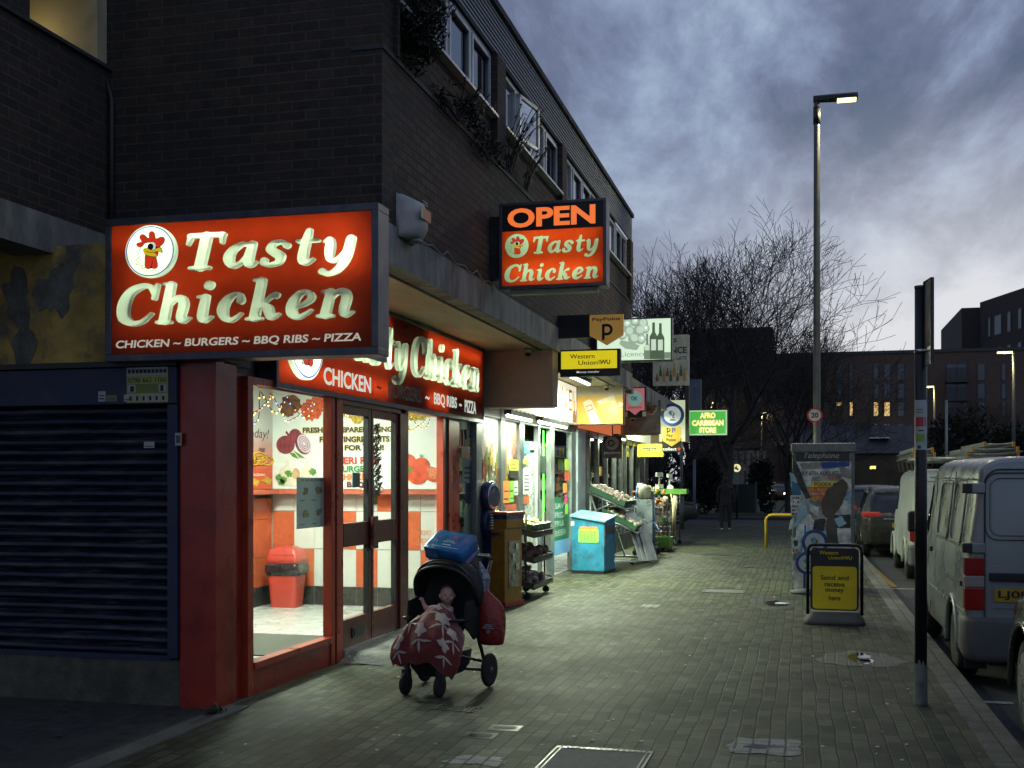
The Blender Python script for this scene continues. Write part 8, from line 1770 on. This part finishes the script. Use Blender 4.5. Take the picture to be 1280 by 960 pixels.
def fingers(nd, lk, base, dirs, ln=.02, r=.0052):
 for k, (dx, dy, dz, l) in enumerate(dirs):
  b0 = nd[base]; d = Vector((dx, dy, dz)).normalized(); p1 = Vector(b0[:3]) + d * (b0[3] * .8); p2 = p1 + d * ln * l * .55; p3 = p2 + (d + Vector((0, -.5, -.2))).normalized() * ln * l * .45
  i0 = len(nd); nd += [(*p1, r * 1.1), (*p2, r), (*p3, r * .8)]; lk += [(base, i0), (i0, i0 + 1), (i0 + 1, i0 + 2)]
fingers(nd, lk, 9, [(-.9, -.2, .5, .9), (-.5, -.3, .9, 1), (.0, -.35, 1, 1.05), (.45, -.3, .9, .95), (.9, -.5, .1, .8)])
fingers(nd, lk, 13, [(-.9, -.1, .6, .95), (-.9, -.2, .2, 1), (-.8, -.2, -.2, .95), (-.7, -.2, -.6, .8), (.1, -.6, .9, .8)])
bake(skinfig('body', nd, lk, skinm, BB))
def turn(m, a=.62):
 c, s = math.cos(a), math.sin(a); m.v = [(.042 + c * (x - .042) - s * (y - .03), .03 + s * (x - .042) + c * (y - .03), z) for x, y, z in m.v]; return m
hd = MB(); hd.ball((.042, .03, .742), (.058, .062, .066), 20, 14)
hd.ball((.040, -.030, .733), (.0085, .010, .008), 10, 7); hd.ball((.018, -.015, .722), (.022, .018, .018), 12, 8); hd.ball((.064, -.013, .722), (.022, .018, .018), 12, 8); hd.ball((.041, -.016, .702), (.018, .014, .012), 12, 8); hd.ball((-.017, .035, .738), (.007, .014, .018), 8, 6); hd.ball((.101, .035, .738), (.007, .014, .018), 8, 6)
turn(hd).build('face', skinm, BB, local=True)
b = MB(); [b.ball((x, -.0255, .747), (.0075, .005, .0050), 10, 6) for x in (.022, .060)]; turn(b).build('eyes', M('eye_dark', (.02, .015, .012), .1, var=0), BB, local=True); b = MB(); [b.tube([(x - .011, -.0225, .758), (x, -.026, .762), (x + .011, -.0225, .758)], .0015, 4) for x in (.022, .060)]; turn(b).build('eyebrows', M('brow', (.12, .07, .05), .8), BB, local=True)
turn(MB().ball((.041, -.0295, .712), (.010, .004, .004), 10, 5)).build('mouth', M('lips', (.35, .08, .07), .5), BB, local=True)
hb = MB(); hb.ball((.044, .060, .765), (.057, .056, .058), 18, 12); turn(hb).build('hair', M('baby_hair', (.09, .055, .035), .8), BB, local=True)
s1 = [(.0, .02, .50, .075), (.015, .028, .59, .078), (.02, .03, .645, .05), (-.055, .0, .637, .032), (-.10, -.04, .632, .027), (-.122, -.049, .665, .021), (.085, .0, .632, .032), (.11, -.055, .622, .027), (.085, -.072, .645, .021)]
bake(skinfig('babygrow', s1, [(0, 1), (1, 2), (2, 3), (3, 4), (4, 5), (2, 6), (6, 7), (7, 8)], pj, BB))
b = MB(); [b.ball((x, -.33, .325), (.028, .05, .03), 10, 7) for x in (-.03, .09)]; b.build('feet', M('maroon_socks', (.10, .02, .025), .9), BB, local=True)
pk = thing('blue_pack', 'shrink wrapped blue multipack balanced on top of the pushchair hood', 'pack', (-2.73, 8.80, 1.115), math.radians(-18)); pk.rotation_euler = (math.radians(30), math.radians(7), math.radians(-14))
MB().add(*loft([rrect(.34, .25, -.055, .02), rrect(.36, .27, -.045, .025), rrect(.36, .27, .045, .025), rrect(.345, .255, .055, .02)])).build('pack_wrap', M('blue_plastic_wrap', (.02, .14, .34), .15, var=.35, vscale=8, bump=.4, bscale=22), pk, local=True)
PP = PY(0, -.1205, 0); PT = Plane((0, 0, .0555), (1, 0, 0), (0, 1, 0))
b = MB(); [b.rect(PT, x0, y0, x1, y1, 0, .002) for (x0, y0, x1, y1) in ((-.04, -.06, .04, -.05), (-.05, -.02, .06, -.014), (-.03, 0, .04, .006), (-.12, -.09, .13, -.084))]; b.build('print', M('print_pale', (.45, .55, .65), .3), pk, local=True); b = MB(); b.prism(PT, [(0, .03), (.02, .05), (.03, .03), (.04, .055), (.05, .03), (.035, .075), (.01, .07)], 0, .002); b.build('print', M('print_pinkred', (.5, .08, .12), .4), pk, local=True)
MB().add(*loft([rrect(.33, .24, -.10, .02, dx=.012), rrect(.35, .26, -.093, .025, dx=.012), rrect(.35, .26, -.065, .025, dx=.012), rrect(.33, .24, -.057, .02, dx=.012)])).build('second_pack', M('lilac_wrap', (.12, .14, .34), .2, var=.4, vscale=8), pk, local=True)
def crumple(name, lb, cat, loc, prof, mat, seed, nn=22, amp=.12, local=True):
 r = random.Random(seed); ph = [(r.random() * 6, r.randint(2, 9), r.random()) for _ in range(6)]; vs = []
 for i, (rx_, ry_, z, dx) in enumerate(prof):
  for k in range(nn):
   a = 2 * PI * k / nn; q = 1 + amp * sum(w * math.sin(f * a + p + i * 1.3) for p, f, w in ph) / 2
   vs.append((dx + rx_ * q * math.cos(a), ry_ * q * math.sin(a), z))
 n = len(prof); fs = [(i * nn + k, i * nn + (k + 1) % nn, (i + 1) * nn + (k + 1) % nn, (i + 1) * nn + k) for i in range(n - 1) for k in range(nn)] + [tuple(reversed(range(nn)))]
 t = thing(name, lb, cat, loc, pr_rz); MB().add(vs, fs, True).build('bag_body', mat, t, local=True, sub=1); return t
rb = crumple('red_bag', 'bulging red woven carrier bag hanging from the pushchair handle', 'bag', (-2.40, 8.80, .34), [(.09, .06, 0, 0), (.125, .09, .02, 0), (.135, .105, .14, 0), (.13, .10, .27, -.01), (.10, .07, .35, -.02), (.05, .035, .41, -.06), (.02, .02, .50, -.10)], M('red_bag_plastic', (.26, .022, .014), .4, var=.25, vscale=10, bump=.6, bscale=30), 4)
b = MB(); P = PY(.03, -.108, .10); [b.rect(P, -.05 + .01 * k, .045 + .013 * k, .05 - .01 * k, .049 + .013 * k, 0, .002) for k in range(3)]; b.tube([P.at(.012 * math.cos(a), .012 * math.sin(a) + .02, .004) for a in [2 * PI * k / 9 for k in range(10)]], .0028, 4, False); b.build('print', M('print_pale', (.45, .55, .65), .3), rb, local=True)
crumple('plastic_bag', 'crumpled clear grey plastic bag hung between the hood and red bag', 'bag', (-2.47, 8.82, .70), [(.03, .03, -.05, 0), (.055, .05, .03, 0), (.045, .04, .10, 0), (.06, .05, .17, .01), (.03, .03, .24, -.01), (.01, .01, .30, -.03)], M('clear_grey_plastic', (.30, .32, .36), .12, .2, var=.5, vscale=30, bump=1, bscale=40), 8, amp=.3)
crumple('cloth_bundle', 'greyish cloth bundle in the pushchair basket', 'cloth', (-2.66, 8.46, .13), [(.05, .04, 0, 0), (.09, .06, .05, 0), (.08, .05, .12, 0), (.02, .02, .16, 0)], M('grey_cloth', (.20, .22, .24), .9, var=.3), 9)
# ================================================================== WALKING PERSON
wk = onG(907, 663); PN = thing('person', 'person in dark coat and light shoes walking away down the pavement', 'person', (wk.x, wk.y, 0))
dkc = M('dark_clothes', (.018, .018, .02), .9, var=.2)
nd = [(0, 0, .95, .14, .10), (0, 0, 1.2, .15, .10), (0, 0, 1.42, .17, .10), (0, 0, 1.52, .06), (0, 0, 1.60, .075), (0, 0, 1.72, .07),
  (-.10, 0, .88, .10), (-.12, .06, .50, .07), (-.12, -.06, .10, .05), (-.12, .04, .05, .045), (.10, 0, .88, .10), (.12, .12, .50, .07), (.11, .18, .10, .05), (.11, .28, .05, .045),
  (-.22, 0, 1.38, .065), (-.27, .03, 1.12, .055), (-.25, .10, .88, .042), (.22, 0, 1.38, .065), (.28, -.03, 1.12, .055), (.27, .02, .88, .042)]
lk = [(0, 1), (1, 2), (2, 3), (3, 4), (4, 5), (0, 6), (6, 7), (7, 8), (8, 9), (0, 10), (10, 11), (11, 12), (12, 13), (2, 14), (14, 15), (15, 16), (2, 17), (17, 18), (18, 19)]
bake(skinfig('body', nd, lk, dkc, PN)); b = MB(); [b.ball((x, y, .045), (.05, .13, .045), 10, 6) for x, y in ((-.12, .0), (.11, .24))]; b.build('shoes', M('pale_trainers', (.35, .35, .33), .7), PN, local=True); MB().ball((0, .01, 1.64), (.085, .10, .12), 12, 8).build('hair', M('dark_hair', (.02, .015, .012), .8), PN, local=True)
# ================================================================== TREES, PLANTS AND THE FAR SIDE
bark = M('bark', (.045, .038, .034), .9, var=.3, vscale=8); twg = M('twigs', (.030, .026, .026), .9, var=.2)
def tree_mesh(seed, H, spread, depth=7):
 r = random.Random(seed); tk, cr = MB(), MB()
 def grow(p, d, ln, rad, lev):
  seg = 3; pts = [p]; rs = [rad]; q = p.copy(); dd = d.copy()
  for k in range(seg):
   dd = (dd + Vector((r.random() - .5, r.random() - .5, (r.random() - .36) * .6)) * .22).normalized(); q = q + dd * ln / seg; pts.append(q.copy()); rs.append(max(.0085, rad * (1 - .26 * (k + 1) / seg)))
  (tk if lev < 2 else cr).tube(pts, rs, 7 if lev < 2 else (4 if lev < 4 else 3), False, lev < 3)
  if lev >= depth: return
  n = (5 if lev == 0 else 3) if lev < 4 else (3 if r.random() < .35 else 2)
  for k in range(n):
   t = 1.0 if k == 0 else (.45 + .55 * r.random()); i = min(seg, max(1, int(round(t * seg)))); ax = Vector((r.random() - .5, r.random() - .5, r.random() - .5)).normalized()
   ang = (.25 if k == 0 else .45 + .45 * r.random()) * (1.15 if lev == 0 else 1); nd_ = (Matrix.Rotation(ang * spread, 3, dd.cross(ax).normalized()) @ dd); nd_.z += .13; nd_.normalize()
   grow(pts[i], nd_, ln * (.72 + .18 * r.random()), rs[i] * (.80 if k == 0 else .62), lev + 1)
 grow(Vector((0, 0, 0)), Vector((.03, 0, 1)), H * .26, H * .020, 0); return tk, cr
def tree(label, x, y, H, seed, spread=1.0, depth=7):
 t = thing('bare_tree', label, 'tree', (x, y, -.02), 0, 'bare winter trees'); tk, cr = tree_mesh(seed, H, spread, depth); tk.build('trunk', bark, t, local=True); cr.build('crown', twg, t, local=True); return t
TA_ = tree('largest bare tree, standing alone in the middle beyond the shops', onY(905, 640, 47).x, 47, 12.0, 5, 1.2, 8)
TB_ = tree('bare tree rising directly behind the end of the brick building', onY(822, 640, 50).x, 50, 10.6, 12, 1.15, 8)
def tcopy(src, lb, u, Y, s, rz): c = copy_tree(src); c['label'] = lb; c.location = (onY(u, 640, Y).x, Y, -.02); c.scale = (s, s, s); c.rotation_euler = (0, 0, rz); return c
tcopy(TB_, 'slim bare tree just left of the largest tree', 858, 62, 1.05, 2.1); tcopy(TA_, 'bare tree at the left, mostly hidden by the brick building', 792, 58, .95, 4.0); tcopy(TB_, 'lower bare tree right of the largest, behind the lamp post', 985, 60, .9, .7); tcopy(TA_, 'small distant bare tree in front of the flats on the right', 1225, 82, .62, 1.3)
def leafy(name, lb, cat, c, rx, ry, rz, n, s, mat, seed, stems=True, group=None, stuff=False):
 r = random.Random(seed); t = thing(name, lb, cat, c, 0, group); b = MB(); st = MB(); lobes = [(Vector(((r.random() - .5) * 1.4 * rx, (r.random() - .5) * 1.4 * ry, (r.random() - .3) * rz)), .35 + .4 * r.random()) for _ in range(9)]
 for k in range(n):
  lc, lr = r.choice(lobes); d = Vector((r.gauss(0, 1), r.gauss(0, 1), r.gauss(0, 1))); d.normalize(); d *= r.random() ** .5 * lr; p = lc + Vector((d.x * rx, d.y * ry, d.z * rz))
  a = Vector((r.random() - .5, r.random() - .5, r.random() - .5)).normalized(); e_ = a.cross(Vector((r.random(), r.random(), r.random() + .1))).normalized(); L1 = s * (.6 + .8 * r.random())
  b.add([p - a * L1, p + e_ * L1 * .3, p + a * L1, p - e_ * L1 * .3], [(0, 1, 2, 3)])
 b.build('leaves', mat, t, local=True)
 if stems:
  for lc, lr in lobes: st.tube([Vector((0, 0, -rz * .5)), lc * .5 + Vector((0, 0, -rz * .2)), lc], [.012, .008, .004], 4, False)
  st.build('stems', twg, t, local=True)
 return t
shr = M('dark_shrub_leaf', (.018, .026, .014), .7, var=.4, vscale=5); wee = M('weed_leaf', (.05, .06, .025), .7, var=.5, vscale=9)
leafy('wall_shrub', 'dense dark shrub growing over the brick corner at the top of the picture', 'plant', (UX + .15, 9.0, 5.35), .32, .62, .55, 3600, .030, shr, 1)
leafy('wall_shrub', 'leafy trailing plant on the wall ledge just right of the dense corner shrub', 'plant', (UX + .10, 10.0, 5.02), .16, .45, .20, 420, .028, shr, 2)
leafy('wall_shrub', 'low patch of weeds on the brick ledge below the first windows', 'plant', (UX + .08, 11.1, 4.95), .15, .55, .18, 380, .028, wee, 3)
def twigplant(lb, c, n, h, seed, out=.35):
 r = random.Random(seed); t = thing('wall_weed', lb, 'plant', c); st, lf = MB(), MB()
 for k in range(n):
  d = Vector((out * (.2 + r.random()), (r.random() - .5) * .9, .5 + r.random())).normalized(); p = Vector((0, (r.random() - .5) * .3, 0)); pts = [p.copy()]
  for q in range(6): d = (d + Vector((.05, (r.random() - .5) * .3, (r.random() - .62) * .35))).normalized(); p = p + d * h * (.5 + .6 * r.random()) / 6; pts.append(p.copy())
  st.tube(pts, .005, 4, False)
  for q in pts[2:]:
   for w in range(4):
    a = Vector((r.random() - .5, r.random() - .5, -.3 - .5 * r.random())).normalized() * (.05 + .05 * r.random()); e_ = a.cross(Vector((1, 0, .3))).normalized() * .012; lf.add([q, q + a * .5 + e_, q + a, q + a * .5 - e_], [(0, 1, 2, 3)])
 st.build('stems', twg, t, local=True); lf.build('leaves', wee, t, local=True)
twigplant('tall straggly weed with hanging leaves in front of the second window group', (UX + .03, 12.1, 5.0), 11, .85, 4); twigplant('shorter straggly weed beside the tall one on the brick ledge', (UX + .03, 12.9, 5.0), 7, .6, 6); twigplant('small weed drooping from the ledge above the alarm box', (UX + .03, 10.4, 5.0), 7, .5, 9)
leafy('wall_weed', 'small green weed growing where the pillar meets the paving', 'plant', (-4.03, 7.30, .03), .07, .09, .05, 130, .022, wee, 15)
hl = M('hedge_leaf', (.012, .020, .012), .85, var=.4, vscale=2)
for k, (u0, u1, Y, z1, n) in enumerate(((775, 868, 55, 2.7, 4200), (866, 912, 55.5, 2.2, 2600), (936, 962, 58, 2.2, 1500))):
 a, c = onY(u0, 640, Y).x, onY(u1, 640, Y).x; leafy('hedge', ('dark evergreen bushes beyond the side street at the far left', 'dark hedge directly behind the walking person', 'small dark hedge right of the green hoarding')[k], 'hedge', ((a + c) / 2, Y, z1 / 2), (c - a) * .62, .8, z1 * .62, n, .16, hl, 20 + k, False)
gh = thing('hoarding', 'dark green hoarding panel in the park behind the walking person', 'hoarding', (onY(932, 640, 56.5).x, 56.5, 0)); P, w, h = pframe(56.5, 911, 605, 945, 641); put(P, 0, 0, w, h, M('hoarding_green', (.012, .035, .028), .7), gh, 'panel', -.05, 0); put(P, -.05, 0, .05, h + .1, polem, gh, 'post', -.06, .02); put(P, w - .05, 0, w + .05, h + .1, polem, gh, 'post', -.06, .02)
fb = tiled('far_brick', (.085, .055, .045), (.12, .075, .06), (.07, .065, .06), .23, .08, ms=.01, rough=.9, bump=0, dirt=(.05, .04, .036), dscale=.1, damt=.6); fb2 = tiled('far_brick_dark', (.030, .023, .022), (.042, .032, .030), (.04, .04, .04), .23, .08, ms=.01, rough=.9, bump=0)
litw = glow('lit_window', (1, .62, .22), .75); dimw = glow('dim_window', (.16, .30, .34), .35); fgl = M('far_glass', (.06, .085, .11), .2, var=.2, vscale=.6, spec=.5); ffr = M('far_frame', (.03, .033, .04), .5)
def flats(label, u0, u1, vt, Y, mat, wins, dep=14, zb=0, bal=()):
 a, c = onY(u0, vt, Y), onY(u1, vt, Y); t = thing('apartment_block', label, 'building', ((a.x + c.x) / 2, Y, 0)); MB().box(a.x, c.x, Y, Y + dep, -.1, c.z).build('wall', mat, t); MB().box(a.x - .15, c.x + .15, Y - .12, Y + dep, c.z, c.z + .25).build('roof_edge', ffr, t)
 for (ua, ub, va, vb, k) in wins:
  p, q = onY(ua, vb, Y), onY(ub, va, Y); w_ = MB().box(p.x - .07, q.x + .07, Y - .04, Y + .02, p.z - .07, q.z + .07).build('window', ffr, t); n = max(1, round((q.x - p.x) / .9)); m = MB()
  for j in range(n): m.box(p.x + (q.x - p.x) * j / n + .03, p.x + (q.x - p.x) * (j + 1) / n - .03, Y - .06, Y - .041, p.z, q.z)
  m.build('pane', (fgl, litw, dimw)[k], w_)
 for (ua, ub, vz) in bal:
  p, q = onY(ua, vz, Y), onY(ub, vz, Y); MB().box(p.x, q.x, Y - 1.2, Y, p.z - .15, p.z).build('balcony_slab', ffr, t); m = MB(); [m.box(p.x + (q.x - p.x) * j / 24 - .02, p.x + (q.x - p.x) * j / 24 + .02, Y - 1.18, Y - 1.14, p.z, p.z + 1.0) for j in range(25)]; m.box(p.x, q.x, Y - 1.2, Y - 1.12, p.z + 1.001, p.z + 1.06); m.build('balcony_rail', ffr, t)
 return t
W_ = []
for va, vb in ((455, 475), (480, 498), (503, 520), (530, 546)):
 lit_ = {(503, 1092): 1, (503, 1105): 1, (503, 1045): 1, (503, 1062): 1}
 for ua, ub in ((1045, 1052), (1062, 1066), (1092, 1098), (1105, 1112.5), (1122, 1130), (1154, 1160), (1222, 1231), (1252, 1257)): W_.append((ua, ub, va, vb, lit_.get((va, ua), 0)))
 W_.append((1183, 1208, va, vb, 0)); 
W_ += [(1185, 1189, 533, 537, 2), (1192, 1197, 535, 538, 2), (1176, 1182, 563, 570, 2), (1187, 1193, 563, 570, 2)]
flats('long brown brick block of flats with a few lit windows across the background', 958, 1300, 437, 105, fb, W_, bal=((1181, 1210, 477), (1181, 1210, 500), (1181, 1210, 522)))
flats('dark flat roofed block behind the largest bare tree', 862, 964, 412, 112, fb2, [(u, u + 7, v, v + 12, 0) for u in (880, 900, 925, 945) for v in (430, 460, 490)])
tb = thing('tower_block', 'tallest block of flats at the right edge with slit windows', 'building', (onY(1260, 400, 92).x, 92, 0)); a = onY(1202, 385, 118); q0 = onY(1228, 382, 118); hh_ = a.z
MB().box(a.x, a.x + 40, 118, 135, 0, hh_).build('wall', fb2, tb)
p0, p1 = onY(1222, 385, 119), onY(1283, 350, 109); X0 = p0.x; b = MB(); xs = onY(1300, 350, 88).x
b.add([(X0, 117.5, 0), (p1.x, 109, 0), (p1.x + 30, 109, 0), (X0 + 30, 117.5, 0), (X0, 117.5, hh_ + .4), (p1.x, 109, hh_ + .4), (p1.x + 30, 109, hh_ + .4), (X0 + 30, 117.5, hh_ + .4)], [(0, 3, 2, 1), (4, 5, 6, 7), (0, 1, 5, 4), (1, 2, 6, 5), (2, 3, 7, 6), (3, 0, 4, 7)]); b.build('wall', fb2, tb)
PT_ = Plane((X0, 117.5, 0), (p1.x - X0, 109 - 117.5, 0), UP); LT = math.hypot(p1.x - X0, 8.5)
for k in range(4):
 for j, (x0, x1) in enumerate(((.06, .13), (.20, .26), (.34, .50), (.62, .70), (.84, .92))):
  z = hh_ - 3.2 - k * 3.0; w_ = MB().rect(PT_, x0 * LT, z, x1 * LT, z + 1.9, 0, .05).build('window', ffr, tb); MB().rect(PT_, x0 * LT + .1, z + .1, x1 * LT - .1, z + 1.8, .051, .07).build('pane', fgl, w_)
def house(label, u0, u1, ve, vr, Y, mat, rm, wins=(), gable=False, dep=9, chim=True, sky=()):
 a, c, rg_ = onY(u0, ve, Y), onY(u1, ve, Y), onY(u1, vr, Y); t = thing('house', label, 'house', ((a.x + c.x) / 2, Y, 0)); MB().box(a.x, c.x, Y, Y + dep, -.1, a.z).build('wall', mat, t); b = MB(); y1 = Y + dep / 2; zr_ = CAMZ + (600 - vr) / 1435 * y1 * 1.0
 b.add([(a.x - .3, Y - .3, a.z - .05), (c.x + .3, Y - .3, a.z - .05), (c.x + .3, Y + dep + .3, a.z - .05), (a.x - .3, Y + dep + .3, a.z - .05), (a.x - .3, y1, zr_), (c.x + .3, y1, zr_)], [(0, 1, 5, 4), (2, 3, 4, 5), (0, 4, 3), (1, 2, 5), (0, 3, 2, 1)]); rf = b.build('roof', rm, t)
 if chim: MB().box(a.x + .6, a.x + 1.5, y1 - .4, y1 + .4, zr_ - .6, zr_ + 1.1).build('chimney', mat, rf)
 for (ua, ub, va, vb) in wins: p, q = onY(ua, vb, Y), onY(ub, va, Y); w_ = MB().box(p.x, q.x, Y - .05, Y, p.z, q.z).build('window', ffr, t); MB().box(p.x + .08, q.x - .08, Y - .07, Y - .051, p.z + .08, q.z - .08).build('pane', fgl, w_)
 for (ua, ub, va, vb) in sky: 
  f = .45; p = Vector((onY(ua, va, Y + 2).x, Y - .3 + f * (dep / 2 + .3), a.z + f * (zr_ - a.z) + .12)); w_ = MB().box(p.x, p.x + 1.4, p.y - .6, p.y + .5, p.z - .02, p.z + .05); w_.build('skylight', M('skylight_glass', (.3, .35, .4), .05, .6, var=0), rf)
slate = M('slate_roof', (.025, .027, .032), .7, var=.3, vscale=.8)
house('low dark brick house with skylight in front of the flats', 1066, 1142, 566, 535, 84, M('dull_brick', (.07, .055, .04), .9, var=.3, vscale=.4), slate, sky=((1086, 1098, 525, 530),)); house('second dark house with chimney left of the skylight house', 1030, 1064, 562, 528, 88, M('dull_brick', (.07, .055, .04), .9), slate)
wl2 = M('pale_render', (.16, .17, .19), .8, var=.25, vscale=.4)
house('pale terraced house with tall narrow windows across the park, left one', 917, 944, 560, 545, 110, wl2, slate, [(922, 925, 566, 580), (930, 933, 566, 580), (938, 940, 566, 580), (922, 925, 588, 604), (930, 933, 588, 604)]); house('pale terraced house across the park, right one next to the road', 945, 972, 560, 546, 110, wl2, slate, [(949, 952, 566, 580), (957, 960, 566, 580), (965, 968, 566, 580), (949, 952, 588, 604), (958, 961, 588, 604)])
house('red brick terraced house beside the oncoming car', 973, 990, 556, 541, 104, M('red_brick_far', (.08, .03, .022), .9, var=.3, vscale=.4), slate, [(976, 979, 566, 582), (983, 986, 566, 582)]); house('dark house between the kiosk and the flats', 992, 1028, 556, 536, 96, M('dull_brick', (.07, .055, .04), .9), slate)
tag(MB().box(onY(1066, 600, 60).x, onY(1066, 600, 60).x + 30, 60, 60.3, -.1, 2.2).build('garden_wall', M('old_wall', (.07, .065, .04), .9, var=.4, vscale=1, dirt=(.03, .03, .025), dscale=.6, damt=.6)), 'low dark brick wall beyond the parked cars on the right', 'wall')
for k, (u, Y) in enumerate(((1215, 70), (1262, 74))): leafy('hedge', ('dark leafy tree mass in front of the right flats', 'dark leafy mass at the right edge below the street lamp')[k], 'tree', (onY(u, 560, Y).x, Y, 2.6), 2.6, 1.5, 2.8, 3000, .22, hl, 60 + k, False)
